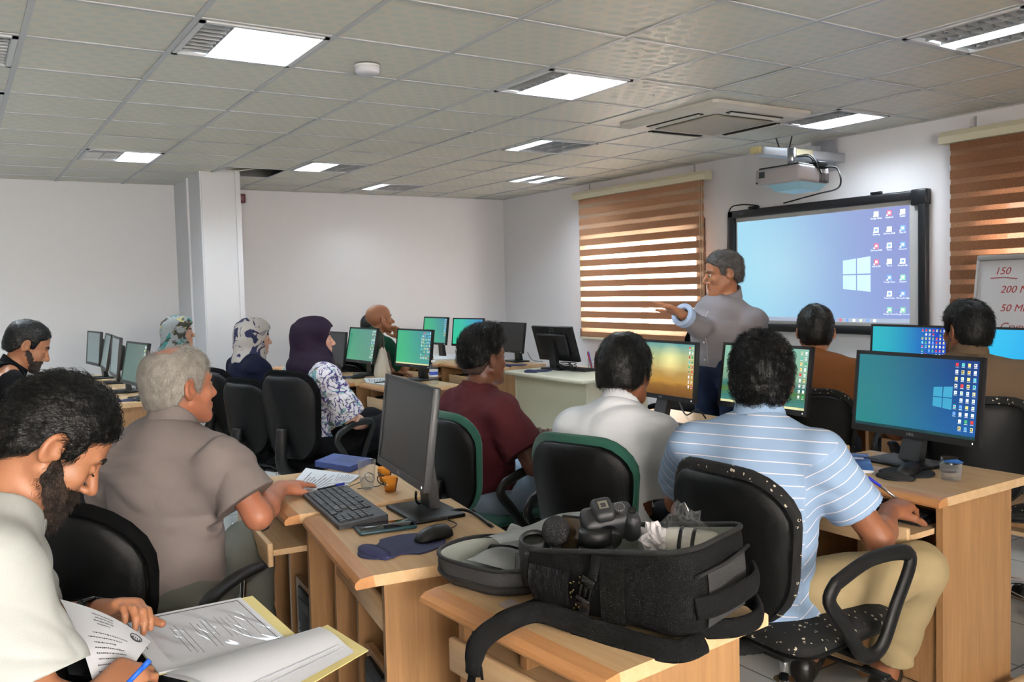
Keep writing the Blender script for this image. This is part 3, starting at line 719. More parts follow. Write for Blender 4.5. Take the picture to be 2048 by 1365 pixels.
def hand_prims(w, d, n, thumb, curl=(.35, .5, .35), size=1.0, spread=.10, tcurl=.35, each=None):
    """capsules of one hand: wrist w, direction d, palm normal n, thumb=+1/-1 chooses the thumb side along d x n"""
    d = unit(d); n = A3(n); n = unit(n-d*(n @ d)); s = np.cross(d, n)*thumb; out = []; S = size
    offs = (.026, .009, -.009, -.026); lens = (.070, .078, .073, .056); rad = (.0092, .0095, .0090, .0080)
    for q, (o, L, r) in enumerate(zip(offs, lens, rad)):
        k0 = w+s*o*.55*S+d*.012*S; k1 = w+s*o*S+d*(.088-.004*abs(q-1))*S
        out.append((k0, k1, .0165*S, .0135*S, .016))
        cc = curl if each is None else each[q]
        dd = unit(d+s*spread*(1.5-q)*.6); p = k1; ang = 0
        for j, (fr, c) in enumerate(zip((.46, .30, .26), cc)):
            ang += c; v = dd*math.cos(ang)+n*math.sin(ang); e = p+v*L*fr*S; out.append((p, e, r*S*(1-.06*j), r*S*(.94-.07*j), .004)); p = e
    out.append((w+s*.012*S+d*.02*S, w+s*.028*S+d*.05*S+n*.012*S, .018*S, .014*S, .012))
    t0 = w+s*.022*S+d*.03*S+n*.01*S; v = unit(s*.75+d*.72+n*.25); t1 = t0+v*.042*S; v2 = unit(v+d*tcurl+n*tcurl*.8-s*tcurl*.5); t2 = t1+v2*.030*S; v3 = unit(v2+n*tcurl*.5+d*tcurl*.4-s*.2*tcurl); t3 = t2+v3*.024*S
    out += [(t0, t1, .0135*S, .0115*S, .010), (t1, t2, .0112*S, .0102*S, .004), (t2, t3, .0102*S, .0088*S, .003)]
    return out
HEADFN = {}
def head_prims(F, hc, hf, hl, hu, s=1.0, nose=1.0, jaw=1.0, ears=True, brow=1.0, chin=1.0):
    """adult head: hc is the point between the ears"""
    R = np.array([hl, hf, hu])
    def P(x, y, z): return A3(hc)+s*(hl*x+hf*y+hu*z)
    def E(c, r, k=.02, op='u', rot=None): F.ell(P(*c), [v*s for v in r], R if rot is None else rot @ R, k*s, op)
    def C(a, b, ra, rb, k=.01, op='u'): F.cap(P(*a), P(*b), ra*s, rb*s, k*s, op)
    E((0, -.020, .038), (.076, .094, .083), 0)                  # braincase
    E((0, .020, .042), (.070, .072, .070), .03)                 # forehead
    E((0, .040, -.030), (.058*jaw, .052, .078), .03)            # mid face
    for sd in (-1, 1):
        C((sd*.058*jaw, .0, -.045), (sd*.026*jaw, .066, -.098), .017, .019, .03)    # jaw line
        E((sd*.042, .062, -.028), (.022, .020, .020), .02)      # cheek
        C((sd*.008, .088, .024), (sd*.048, .074, .022), .010*brow, .008*brow, .012)       # brow ridge
    C((0, .074, -.103), (0, .080*chin, -.100), .019, .017, .022)                  # chin
    E((0, .074, -.066), (.027, .024, .022), .015)                # muzzle
    for sd in (-1, 1): E((sd*.031, .092, .000), (.019, .015, .013), .010, 's')       # eye socket
    C((0, .090, .010), (0, .112*nose, -.032), .0085, .0115, .012)                  # nose bridge
    E((0, .113*nose, -.037), (.012, .012, .010), .006)
    for sd in (-1, 1): E((sd*.012, .102, -.041), (.008, .010, .008), .006)
    C((-.020, .091, -.063), (.020, .091, -.063), .0055, .0055, .006); E((0, .096, -.062), (.014, .007, .005), .005)     # lips
    C((-.017, .090, -.074), (.017, .090, -.074), .006, .006, .006); C((-.024, .100, -.0685), (.024, .100, -.0685), .0022, .0022, .003, 's')
    for sd in (-1, 1): E((sd*.031, .080, -.001), (.013, .012, .0115), .003)        # lids over the eyeballs
    if ears:
        for sd in (-1, 1):
            a = sd*.45; rot = np.array([[math.cos(a), math.sin(a), 0], [-math.sin(a), math.cos(a), 0], [0, 0, 1]])
            E((sd*.080, -.014, -.004), (.010, .021, .032), .006, 'u', rot)
            E((sd*.091, -.010, .000), (.009, .012, .021), .004, 's', rot)
            E((sd*.076, .004, -.012), (.007, .007, .010), .005)
    return P
PEOPLE = []
class Person:
    def __init__(s, label, hc, head=(0, 0, 0), torso=(0, 10), res=.006, scale=1.0, skin=None, sh=.185, seat_z=.53, lean_side=0, head_s=1.0, thick=1.0, neck_off=(-.012, 0, -.015), tl=.50, hips=None, nose=1.0, jaw=1.0, nl=.155, drop=.06):
        s.label = label; s.res = res; s.hc = A3(hc); s.hf, s.hl, s.hu = frame(*head); s.hs = head_s; s.scale = scale; s.skin = skin; s.thick = thick; s.nose = nose; s.jaw = jaw
        yaw, lean = torso; f, l, u = frame(yaw); a = math.radians(lean); s.f, s.l = f, l
        s.t = unit(u*math.cos(a)+f*math.sin(a)+l*math.sin(math.radians(lean_side)))          # along the spine, upwards
        s.b = unit(np.cross(s.l, s.t)); s.l = unit(np.cross(s.t, s.b)); s.b = np.cross(s.l, s.t)      # chest direction
        s.neck_top = s.hc-s.hu*.06*head_s-s.hf*.018*head_s
        s.neck = s.hc-s.t*nl*head_s-s.b*.045
        if hips is None:
            L = (s.neck[2]-seat_z)/s.t[2] if s.t[2] > .3 else tl; s.hip = s.neck-s.t*L
        else: s.hip = A3(hips); L = np.linalg.norm(s.neck-s.hip)
        s.L = L; s.sh = sh
        s.S = {1: s.neck-s.t*drop+s.l*sh, -1: s.neck-s.t*drop-s.l*sh}                        # +1 left, -1 right
        s.arms = {}; s.legs = {}; s.parts = []
        s.origin = (s.hip[0], s.hip[1], 0.0)
    def loc(s, b, l, t, base=None): return (s.hip if base is None else A3(base))+s.b*b+s.l*l+s.t*t
    def arm(s, side, elbow, wrist, hd=None, hn=None, curl=(.35, .5, .35), tcurl=.35, each=None, spread=.1, hsize=1.0):
        e, w = A3(elbow), A3(wrist); hd = unit(w-e) if hd is None else unit(hd); hn = A3((0, 0, -1)) if hn is None else A3(hn)
        s.arms[side] = dict(e=e, w=w, hd=hd, hn=hn, curl=curl, tcurl=tcurl, each=each, spread=spread, hs=hsize*s.hs)
    def leg(s, side, knee, ankle, toe=None):
        s.legs[side] = dict(k=A3(knee), a=A3(ankle), toe=unit(s.f if toe is None else toe))
    def hipj(s, sd): return s.hip+s.l*sd*.095-A3((0, 0, .01))
    def bounds(s, pts, m): pts = np.array(pts); return pts.min(0)-m, pts.max(0)+m
    def torso_prims(F, *a): pass
    def add_torso(s, F, g, k=.05):
        L, T = s.L, s.thick; R = np.array([s.b, s.l, s.t])
        F.ell(s.hip+s.t*.02, (.115*T+g, .165+g, .12+g), R, k); F.ell(s.hip+s.t*L*.33+s.b*.005*T, (.105*T+g, .150*(.6+.4*T)+g, .16+g), R, k)
        F.ell(s.hip+s.t*L*.66+s.b*.005, (.108+g, .165*s.sh/.185+g, .17+g), R, k)
        F.cap(s.S[1]-s.l*.02, s.S[-1]+s.l*.02, .052+g, .052+g, k)
        for sd in (1, -1): F.cap(s.neck+s.t*.02+s.l*sd*.03, s.S[sd]-s.l*sd*.03+s.t*.012, .040+g*.6, .040+g*.6, k)
        F.cap(s.neck-s.t*.13-s.b*.035, s.neck-s.t*.03-s.b*.02, .06+g, .055+g*.7, k)
    def body(s):
        pts = [s.hc+s.hu*.15, s.hc-s.hf*.14, s.hc+s.hf*.14, s.hc+s.hl*.11, s.hc-s.hl*.11, s.hip+s.l*.2, s.hip-s.l*.2, s.hip-s.b*.17, s.hip+s.b*.17, s.S[1]+s.l*.08, s.S[-1]-s.l*.08, s.neck-s.b*.16]
        for a in s.arms.values(): pts += [a['e'], a['w'], a['w']+a['hd']*.2]
        for l in s.legs.values(): pts += [l['k'], l['a']]
        lo, hi = s.bounds(pts, .07); F = Field(lo, hi, s.res); s.F = F
        s.P = head_prims(F, s.hc, s.hf, s.hl, s.hu, s.hs, s.nose, s.jaw)
        F.cap(s.neck-s.t*.03, s.neck_top, .052*s.hs, .049*s.hs, .03)
        s.add_torso(F, -.006)
        for sd, a in s.arms.items():
            F.cap(s.S[sd], a['e'], .046, .038, .03); m = a['e']+(a['w']-a['e'])*.3; F.cap(a['e'], m, .039, .040, .02); F.cap(m, a['w'], .040, .0255, .02)
            for p in hand_prims(a['w'], a['hd'], a['hn'], a.get('th', -sd if False else sd), a['curl'], a['hs'], a['spread'], a['tcurl'], a['each']): F.cap(p[0], p[1], p[2], p[3], p[4])
        for sd, l in s.legs.items():
            h = s.hipj(sd); F.cap(h, l['k'], .075, .052, .04); F.cap(l['k'], l['a'], .052, .036, .03); F.cap(l['a'], l['a']+l['toe']*.12+A3((0, 0, -.05)), .034, .028, .03)
        V, Q = F.mesh()
        o = np_mesh('person', V, Q, s.skin, None, s.origin); o.location = s.origin
        tag(o, s.label, 'person'); s.o = o; PEOPLE.append(s); return o
    def child(s, name, F, mats, attr=None, parent=None, mesh=None):
        V, Q = F.mesh() if mesh is None else mesh
        if len(Q) == 0: return None
        a = attr(V) if attr else None
        return np_mesh(name, V, Q, mats, parent or s.o, s.origin, a)
    def folds(s, amp, freq=9, seed=0):
        def fn(P):
            q = np.stack([P @ s.l*freq*.8, P @ s.t*freq*1.5, P @ s.b*freq*.8], 1)+seed*7.3
            w = vnoise(q*.5+3)*1.2; n = vnoise(q+w[:, None]); m = vnoise(q*2.3+11+w[:, None])
            return amp*((1-np.abs(n)*2.2)*.75+m*.35)
        return fn
    def top(s, name, m, g=.014, sleeve=.62, flare=.016, hem=-.04, folds=.006, neck=.012, collar=None, collar_m=None, long=False, open_front=False, freq=9, attr=None, cuff=None, neck_drop=0, k=.05, cuff_m=None, collar_up=.046):
        """shirt: torso and sleeves, cut at neck, hem and cuffs"""
        pts = [s.hip+s.l*.24, s.hip-s.l*.24, s.hip-s.b*.2, s.hip+s.b*.22, s.hip+s.t*(hem-.1), s.S[1]+s.l*.1+s.t*.1, s.S[-1]-s.l*.1+s.t*.1, s.neck-s.b*.18]
        for a in s.arms.values(): pts += [a['e'], a['w'] if long else a['e']]
        lo, hi = s.bounds(pts, .09); F = Field(lo, hi, s.res); s.add_torso(F, g, k)
        if hem < -.05: F.ell(s.hip+s.t*(hem*.6), (.13*s.thick+g, .185+g, .14), np.array([s.b, s.l, s.t]), .04)
        cuts = []
        for sd, a in s.arms.items():
            S, e, w = s.S[sd], a['e'], a['w']
            if long:
                F.cap(S, e, .050+g, .042+g*.9, .04); F.cap(e, e+(w-e)*.95, .043+g*.9, .030+g*.8, .025); cuts.append((e+(w-e)*sleeve if sleeve < 1 else w-unit(w-e)*.01, unit(w-e), e, w))
            else:
                c = S+(e-S)*sleeve; F.cap(S, c+(e-S)*.12, .052+g, .047+g+flare, .04); cuts.append((c, unit(e-S), S, e))
        F.rough(s.folds(folds, freq, len(s.label)), .035)
        for c, n, p0, p1 in cuts:
            m_ = .16; F.all(lambda X, Y, Z: np.where((X-c[0])**2+(Y-c[1])**2+(Z-c[2])**2 < m_*m_*.75, (X-c[0])*n[0]+(Y-c[1])*n[1]+(Z-c[2])*n[2], -1), 'i', c-m_, c+m_)
            F.cap(c-n*.05, c+n*.05, .040 if not long else .032, .046 if not long else .036, 0, 's')
        F.plane(s.hip+s.t*hem, -s.t)
        nn = unit(s.neck_top-s.neck); F.cap(s.neck-nn*.02-s.t*neck_drop, s.neck+nn*.14, .052*s.hs+neck, .056*s.hs+neck, .01, 's')
        o = s.child(name, F, m, attr)
        if collar:
            C = Field(s.neck-.16, s.neck+.20, min(s.res, .005)); q0 = s.neck-s.t*.02; q1 = s.neck_top
            C.cap(q0, q1, .058*s.hs+neck+.012, .055*s.hs+neck+.004, 0); C.cap(q0-nn*.1, q1+nn*.1, .058*s.hs+neck*.35, .055*s.hs+neck*.35, 0, 's')
            ax = unit(nn*.9+s.b*.25); mid = s.neck+nn*collar_up; C.plane(mid+ax*collar, ax); C.plane(mid-ax*.03, -ax)
            s.child('collar', C, collar_m or m, attr, o)
        if cuff:
            for sd, a in s.arms.items():
                c = a['e']+(a['w']-a['e'])*sleeve; n = unit(a['w']-a['e']); C = Field(c-.1, c+.1, .0045); C.cap(c-n*cuff, c+n*cuff, .040+g, .046+g, 0); C.cap(c-n*.2, c+n*.2, .034, .040, 0, 's'); C.plane(c+n*cuff*.8, n); C.plane(c-n*cuff*.8, -n); s.child('cuff', C, cuff_m or m, None, o)
        s.shirt = o; return o
    def trousers(s, m, g=.012, length=.93, folds=.006, waist=.08, shoes=None, shoe_m=None):
        pts = [s.hip+s.l*.24, s.hip-s.l*.24, s.hip-s.b*.2, s.hip+s.b*.2, s.hip+s.t*waist]
        for l in s.legs.values(): pts += [l['k'], l['a']]
        lo, hi = s.bounds(pts, .11); F = Field(lo, hi, s.res*1.15); R = np.array([s.b, s.l, s.t])
        F.ell(s.hip+s.t*.0, (.118*s.thick+g, .17+g, .13), R, .04); F.plane(s.hip+s.t*waist, s.t)
        for sd, l in s.legs.items():
            h = s.hipj(sd); e = l['k']+(l['a']-l['k'])*length; F.cap(h, l['k'], .085+g, .060+g, .05); F.cap(l['k'], e, .060+g, .050+g, .03)
        F.rough(s.folds(folds, 8, 3), .035)
        for sd, l in s.legs.items():
            e = l['k']+(l['a']-l['k'])*(length-.04); n = unit(l['a']-l['k']); F.all(lambda X, Y, Z: np.where((X-e[0])**2+(Y-e[1])**2+(Z-e[2])**2 < .011, (X-e[0])*n[0]+(Y-e[1])*n[1]+(Z-e[2])*n[2], -1), 'i', e-.12, e+.12)
        o = s.child('trousers', F, m)
        if shoe_m:
            for sd, l in s.legs.items():
                t = l['toe']; a = l['a']; z0 = max(a[2]-.085, .0); hl = A3((a[0], a[1], z0+.035))-t*.04; tp = A3((a[0], a[1], z0+.03))+t*.15
                C = Field(np.minimum(hl, tp)-.1, np.maximum(hl, tp)+.1, .007); C.cap(hl, tp, .040, .034, 0); C.cap(hl+A3((0, 0, .03)), hl+t*.06+A3((0, 0, .03)), .036, .036, .03); C.plane((0, 0, z0), (0, 0, -1)); s.child('shoe', C, shoe_m)
        return o
    # -- hair in head coordinates: u forward, v up, w to the left
    def headco(s, P): d = (P-s.hc)/s.hs; return d @ s.hf, d @ s.hu, d @ s.hl
    def hair(s, m, line, top=.016, side=.005, noise=.002, nf=90, n=0, L=.02, r=.0007, flow='back', curl=0, lift=.25, front=None, name='hair', res=None, bald=None, rseed=1, tuft=None):
        """line: list of (forward, lowest height) pairs: the hairline seen from the side"""
        res = res or min(s.res, .005); F = Field(s.hc-.17, s.hc+.17, res); R = np.array([s.hl, s.hf, s.hu]); hs = s.hs
        def P(x, y, z): return s.hc+hs*(s.hl*x+s.hf*y+s.hu*z)
        F.ell(P(0, -.020, .038), [v*hs for v in (.076+side, .094+side, .083+top)], R, 0); F.ell(P(0, .020, .044), [v*hs for v in (.070+side, .072+side*.6, .070+top)], R, .03)
        F.ell(P(0, -.03, -.02), [v*hs for v in (.068+side, .074+side, .07)], R, .03)
        if tuft: F.ell(P(*tuft[0]), [v*hs for v in tuft[1]], R, .03)
        lx = np.array([p[0] for p in line]); lz = np.array([p[1] for p in line])
        def cut(X, Y, Z):
            x, y, z = X-s.hc[0], Y-s.hc[1], Z-s.hc[2]; u = (x*s.hf[0]+y*s.hf[1]+z*s.hf[2])/hs; v = (x*s.hu[0]+y*s.hu[1]+z*s.hu[2])/hs; w = (x*s.hl[0]+y*s.hl[1]+z*s.hl[2])/hs
            d = (np.interp(u, lx, lz)-v)*.8
            if front is not None: d = np.maximum(d, (u-front[0]-front[1]*np.abs(w)*-1)*.8)
            if bald is not None: d = np.maximum(d, bald[2]-np.sqrt((u-bald[0])**2+w**2*bald[3]+(v-bald[1])**2*.25))
            return d*hs
        F.all(cut, 'i')
        F.rough(lambda Q: noise*(vnoise((Q-s.hc)*nf)+.6*vnoise((Q-s.hc)*nf*2.1+5)), .02)
        V, Q = F.mesh()
        if n:
            rng = np.random.default_rng(rseed); N = normals(V, Q); u, v, w = s.headco(V)
            out = np.where(((V-P(0, -.01, .02))*N).sum(1) > .0)[0]; out = out[rng.integers(0, len(out), n)]
            p = V[out]+rng.normal(size=(n, 3))*res*.4; nn = N[out]
            if flow == 'back': d = -s.hf[None]*1.0-s.hu[None]*(np.clip((.06-v[out])/.1, 0, 1.2)[:, None])
            elif flow == 'down': d = -s.hu[None]*(np.clip((.12-v[out])/.1, .1, 1.2)[:, None])-s.hf[None]*np.clip(-u[out]*8, -.6, .6)[:, None]+s.hl[None]*(w[out]*4)[:, None]
            elif flow == 'swirl': c = p-P(0, -.03, .11); d = np.cross(c, s.hu[None])*4+c*4-s.hu[None]*.3
            elif flow == 'up': d = s.hu[None]*1.2+s.hf[None]*.35+(s.hl[None]*w[out][:, None]*2)
            else: d = rng.normal(size=(n, 3))
            d = d+rng.normal(size=(n, 3))*.28; d = d-nn*(d*nn).sum(1, keepdims=True); d = d/(np.linalg.norm(d, axis=1, keepdims=True)+1e-9)+nn*lift
            sv, sq = strands(p-nn*.002, d, L*(.6+.8*rng.random(n)), r, 5, -nn*.35 if lift > .2 else None, curl, rng)
            Q = np.concatenate([Q, sq+len(V)]); V = np.concatenate([V, sv])
        return s.child(name, None, m, None, None, (V, Q))
    def on_shirt(s, o, hts, off=0.0):
        n = len(o.data.vertices); V = np.empty(n*3, np.float32); o.data.vertices.foreach_get('co', V); V = V.reshape(-1, 3)+np.array(s.origin, np.float32); d = V-s.neck; out = []
        for h in hts:
            m = (np.abs(d @ s.l-off) < .014) & (np.abs(d @ s.t+h) < .012) & (d @ s.b < .24)
            if m.any(): i = np.where(m)[0][np.argmax((d @ s.b)[m])]; out.append(V[i]-np.array(s.origin, np.float32))
        return out
    def beard(s, m, t=.010, n=0, L=.012, lo=-.15, cheek=-.045, back=.0, noise=.002, goatee=0, moustache=True):
        F = Field(s.hc-.17, s.hc+.17, min(s.res, .004)); R = np.array([s.hl, s.hf, s.hu]); hs = s.hs
        def P(x, y, z): return s.hc+hs*(s.hl*x+s.hf*y+s.hu*z)
        def E(c, r, k=.02, op='u'): F.ell(P(*c), [v*hs for v in r], R, k*hs, op)
        E((0, .040, -.034), (.058*s.jaw+t*.6, .052+t*.5, .080+t), 0)
        for sd in (-1, 1): F.cap(P(sd*.058*s.jaw, .0, -.035), P(sd*.026*s.jaw, .066, -.098), (.017+t)*hs, (.019+t)*hs, .02)
        F.cap(P(0, .074, -.103), P(0, .082, -.103-goatee), (.020+t)*hs, (.017+t)*hs, .02)
        E((0, .076, -.066), (.030+t*.6, .026+t*.5, .022+t*.6), .012)
        def cut(X, Y, Z):
            x, y, z = X-s.hc[0], Y-s.hc[1], Z-s.hc[2]; u = (x*s.hf[0]+y*s.hf[1]+z*s.hf[2])/hs; v = (x*s.hu[0]+y*s.hu[1]+z*s.hu[2])/hs; w = np.abs(x*s.hl[0]+y*s.hl[1]+z*s.hl[2])/hs
            lim = np.interp(u, [-.02, .02, .045, .07, .09], [.02, -.005, cheek, cheek-.006, -.05]); return np.maximum((v-lim)*.8, (back-u)*.8)*hs
        F.all(cut, 'i'); E((0, .105, -.0690), (.021, .024, .0085), .004, 's')
        F.rough(lambda Q: noise*(vnoise((Q-s.hc)*140)+.6*vnoise((Q-s.hc)*300+5)), .02)
        V, Q = F.mesh()
        if n:
            rng = np.random.default_rng(3); N = normals(V, Q); out = np.where(((V-P(0, .03, -.05))*N).sum(1) > 0)[0]; i = out[rng.integers(0, len(out), n)]; p = V[i]; d = -s.hu[None]*.9+N[i]*.55+s.hf[None]*.2+rng.normal(size=(n, 3))*.3
            sv, sq = strands(p-N[i]*.002, d, L*(.5+rng.random(n)), .0005, 4, None, .002, rng); Q = np.concatenate([Q, sq+len(V)]); V = np.concatenate([V, sv])
        return s.child('beard', None, m, None, None, (V, Q))
    def eyes(s, brow_m=None, lashes=True, open_=True):
        def P(x, y, z): return s.hc+s.hs*(s.hl*x+s.hf*y+s.hu*z)
        o = A3(s.origin)
        if open_:
            for sd in (-1, 1):
                mb = MB(); mb.sphere(P(sd*.031, .0815, -.001)-o, .0112*s.hs, 12, 8); eye = mb.build('eye', mat('eye_white', rgb(215, 208, 200), .2), s.o)
                mb = MB(); c = P(sd*.031, .0905, -.002)-o; mb.cone(c, c+s.hf*.003*s.hs, .0055*s.hs, .004*s.hs, 12); mb.build('iris', mat('iris_dark', rgb(38, 24, 16), .15), eye)
        if brow_m:
            for sd in (-1, 1):
                mb = MB(); mb.tube([tuple(P(sd*.012, .0985, .020)-o), tuple(P(sd*.030, .0945, .027)-o), tuple(P(sd*.052, .079, .021)-o)], [.0045*s.hs, .005*s.hs, .002*s.hs], 8, ry=.003, up=tuple(s.hu)); mb.build('eyebrow', brow_m, s.o)
    def lashes(s):
        def P(x, y, z): return tuple(s.hc+s.hs*(s.hl*x+s.hf*y+s.hu*z)-A3(s.origin))
        for sd in (-1, 1):
            mb = MB(); mb.tube([P(sd*.019, .0905, -.007), P(sd*.031, .0945, -.0095), P(sd*.043, .089, -.0085)], [.001, .0018, .0012], 6); mb.build('eyelashes', H_BROW, s.o)
    def glasses(s, m):
        def P(x, y, z): return tuple(s.hc+s.hs*(s.hl*x+s.hf*y+s.hu*z)-A3(s.origin))
        mb = MB()
        for sd in (-1, 1):
            mb.tube([P(sd*.034+.024*math.cos(a), .108-.006*abs(math.cos(a)), -.004+.019*math.sin(a)) for a in [2*math.pi*k/20 for k in range(20)]], .0016, 6, True)
            mb.tube([P(sd*.058, .100, .002), P(sd*.078, .05, .006), P(sd*.082, -.012, .012)], .0014, 6)
        mb.tube([P(-.010, .108, .0), P(0, .112, .003), P(.010, .108, 0)], .0014, 6); g = mb.build('glasses', m, s.o, merge=False)
# ------------------------------------------------------------------ the people
def J(x, y, D): return A3(at_d(x, y, D))
SK_TAN = skin_mat('skin_tan', rgb(172, 118, 86)); SK_RED = skin_mat('skin_ruddy', rgb(178, 116, 88)); SK_BROWN = skin_mat('skin_brown', rgb(146, 94, 66)); SK_DARK = skin_mat('skin_dark', rgb(102, 64, 46)); SK_PALE = skin_mat('skin_pale', rgb(206, 158, 136))
H_BLACK = hair_mat('hair_black', rgb(8, 7, 7), rgb(20, 18, 16), .42); H_GREY = hair_mat('hair_grey', rgb(150, 144, 136), rgb(172, 166, 158), .6); H_SALT = hair_mat('hair_salt_pepper', rgb(66, 63, 62), rgb(96, 92, 90), .5)
H_BROW = mat('brow_black', rgb(28, 22, 18), .7); H_BEARD = hair_mat('beard_dark', rgb(32, 26, 22), rgb(66, 52, 44), .55); H_STUB = hair_mat('stubble', rgb(92, 66, 52), rgb(120, 88, 70), .6)
LINE_M = [(-.12, -.052), (-.06, -.058), (-.032, -.02), (-.016, .030), (.004, .030), (.012, -.012), (.034, -.005), (.044, .044), (.07, .058), (.085, .075), (.12, .09)]
LINE_FADE = [(-.12, -.03), (-.06, -.02), (-.02, .02), (.02, .03), (.04, .05), (.07, .062), (.09, .078), (.12, .09)]

def hijab(p, m, t=.014, spread=.16, drop=.13, face=(.088, .064, .084), fz=-.018, fold=.004, point=0, band=None):
    F = Field(p.hc-.30, p.hc+.22, max(p.res, .006)); R = np.array([p.hl, p.hf, p.hu]); R2 = np.array([p.l, p.b, p.t])
    def P(x, y, z): return p.hc+p.hs*(p.hl*x+p.hf*y+p.hu*z)
    F.ell(P(0, -.024, .038), (.078+t, .100+t, .086+t), R, 0); F.ell(P(0, .024, .042), (.072+t, .074+t, .072+t), R, .03); F.ell(P(0, .035, -.035), (.066+t, .056+t*.6, .086+t*.5), R, .03)
    if point: F.cap(P(0, .05, .085), P(0, .108, .062), .03, .010, .03)
    F.ell(P(0, -.05, -.05), (.075+t, .075+t, .09), R, .04)
    F.cap(P(0, -.01, -.09), p.neck, .072, .095, .05); F.ell(p.neck-p.t*.035+p.b*.01, (spread, spread*.78, drop), R2, .06)
    F.rough(lambda Q: fold*(1-2.2*np.abs(vnoise(np.stack([(Q-p.hc) @ p.hl*9, (Q-p.hc) @ p.hf*9+(Q-p.hc) @ p.hu*12, (Q-p.hc) @ p.hu*9], 1)+4))), .03)
    F.ell(P(0, .100, fz), (face[0]*p.hs, (face[1]+.031)*p.hs, face[2]*p.hs), R, .006, 's')
    return p.child('headscarf', F, m)
def patt(name, base, spots, scale=18.0, rough=.8, thr=.5, swirl=0):
    """printed cloth: blobs of several colours on a ground"""
    t = NT(name); prev = None
    for i, (c, th) in enumerate(spots):
        nz = t.n('TexNoise', Scale=scale*(1+.35*i), Detail=2.0+i, Distortion=1.2+swirl); mp = t.coord('Object'); off = t.n('Vector' + 'Math', operation='ADD') if False else t.n('VectorMath', operation='ADD'); off.inputs[1].default_value = (i*3.1, i*1.7, i*5.3); t.l(mp, off.inputs[0]); t.l(off.outputs[0], nz.inputs['Vector'])
        f = t.ramp(nz.outputs['Fac'], [(th, (0, 0, 0)), (th+.02, (1, 1, 1))]) if th > 0 else t.ramp(nz.outputs['Fac'], [(.46, (0, 0, 0)), (.475, (1, 1, 1)), (.515, (1, 1, 1)), (.53, (0, 0, 0))])
        m = t.n('MixRGB'); t.l(f, m.inputs[0]); m.inputs[2].default_value = (*c, 1)
        if prev is None: m.inputs[1].default_value = (*base, 1)
        else: t.l(prev, m.inputs[1])
        prev = m.outputs[0]
    t.l(prev, t.b.inputs['Base Color']); t.b.inputs['Roughness'].default_value = rough
    return t.m
def down(p, z): return A3((p[0], p[1], z))
def seated_legs(P, kl=.40, spread=.10, ank=.02, yaw=0, z=.56):
    c, s_ = math.cos(math.radians(yaw)), math.sin(math.radians(yaw)); f = P.f*c+np.cross((0, 0, 1), P.f)*s_
    for sd in (1, -1):
        h = P.hipj(sd); k = h+f*kl+P.l*sd*(spread-.09); k[2] = z; a = k+f*ank; a[2] = .10; P.leg(sd, k, a, f)

# -- bearded man in white T-shirt, lower left
p = Person('bearded person in white T-shirt bent over papers, lower left', J(104, 890, 1.62), (4, -40, 0), (0, 20), .0042, head_s=.95, skin=SK_TAN, sh=.185, nose=1.03)
p.arm(-1, J(80, 1430, 1.38), J(186, 1404, 1.45), J(245, 1356, 1.50)-J(186, 1404, 1.45), (.1, .5, -1), (.7, .9, .5), .6)
p.arm(1, J(50, 1255, 2.0), J(204, 1224, 1.80), J(304, 1198, 1.74)-J(204, 1224, 1.80), J(268, 1300, 1.70)-J(268, 1200, 1.74), tcurl=.25, each=((.55, .65, .35), (.6, .7, .4), (.5, .7, .4), (.45, .7, .4)))
for sd, kp in ((1, down(J(545, 1330, 1.95), .585)), (-1, down(J(560, 1400, 1.66), .575))): p.leg(sd, kp, down(kp+p.f*.02, .1))
p.body(); fore = p
p.hair(H_BLACK, LINE_M, .022, .006, .003, 70, 7000, .028, .0006, 'back', .003, .25, res=.0042)
p.beard(H_BEARD, .006, 5000, .013, cheek=-.04, back=.004, goatee=.020)
p.eyes(H_BROW, open_=False); p.lashes()
p.top('t_shirt', cloth('white_cotton', rgb(188, 192, 189), .85, .02), .022, .78, .030, -.06, .006, .016, collar=.012, collar_up=.034)
p.trousers(cloth('charcoal_trousers', rgb(22, 23, 26), .85))
w = p.arms[1]; n = unit(w['e']-w['w']); c = w['w']+n*.030; mb = MB(); mb.T = Matrix.Translation(Vector(c-A3(p.origin))) @ Vector(n).to_track_quat('Z', 'Y').to_matrix().to_4x4()
mb.lathe([(.0285, -.011), (.0315, -.011), (.032, -.008), (.032, .008), (.0315, .011), (.0285, .011)], 28); wt = mb.build('watch', mat('watch_black', rgb(26, 26, 30), .5), p.o); mb.v, mb.f, mb.mi, mb.sm = [], [], [], []; mb.rbox((.012, .030, 0), (.03, .010, .030), .004); mb.build('watch_case', M_BLKG, wt)

# -- grey-haired man
p = Person('grey-haired person in taupe short-sleeved shirt, hand on papers', J(358, 775, 2.64), (18, 3, 0), (38, 6), .005, skin=SK_RED, sh=.20, thick=1.08, seat_z=.54)
p.arm(-1, J(516, 1032, 2.50), J(560, 978, 2.80), J(625, 960, 2.98)-J(560, 978, 2.80), (0, 0, -1), (.12, .12, .08), .15)
p.arm(1, p.loc(.10, .27, .22), p.loc(.32, .20, .17))
p.leg(-1, J(500, 1090, 2.90), down(J(500, 1090, 2.92), .1)); p.leg(1, p.loc(.40, .16, .03), down(p.loc(.42, .16, 0), .1))
p.body(); gray = p
p.hair(H_GREY, LINE_M, .007, .006, .0009, 190, 9000, .020, .00045, 'down', .001, .14, bald=(-.03, .118, .046, 1.2), res=.0045)
p.hair(H_GREY, [(-.2, .09), (.0, .085), (.07, .10)], -.003, -.004, .0, 190, 900, .030, .0004, 'back', .001, .25, res=.0045, rseed=4)
p.eyes(mat('brow_grey', rgb(120, 105, 95), .7))
p.top('shirt', cloth('taupe_shirt', rgb(132, 122, 119), .8, .03), .024, .70, .030, -.25, .011, .014, collar=.030)
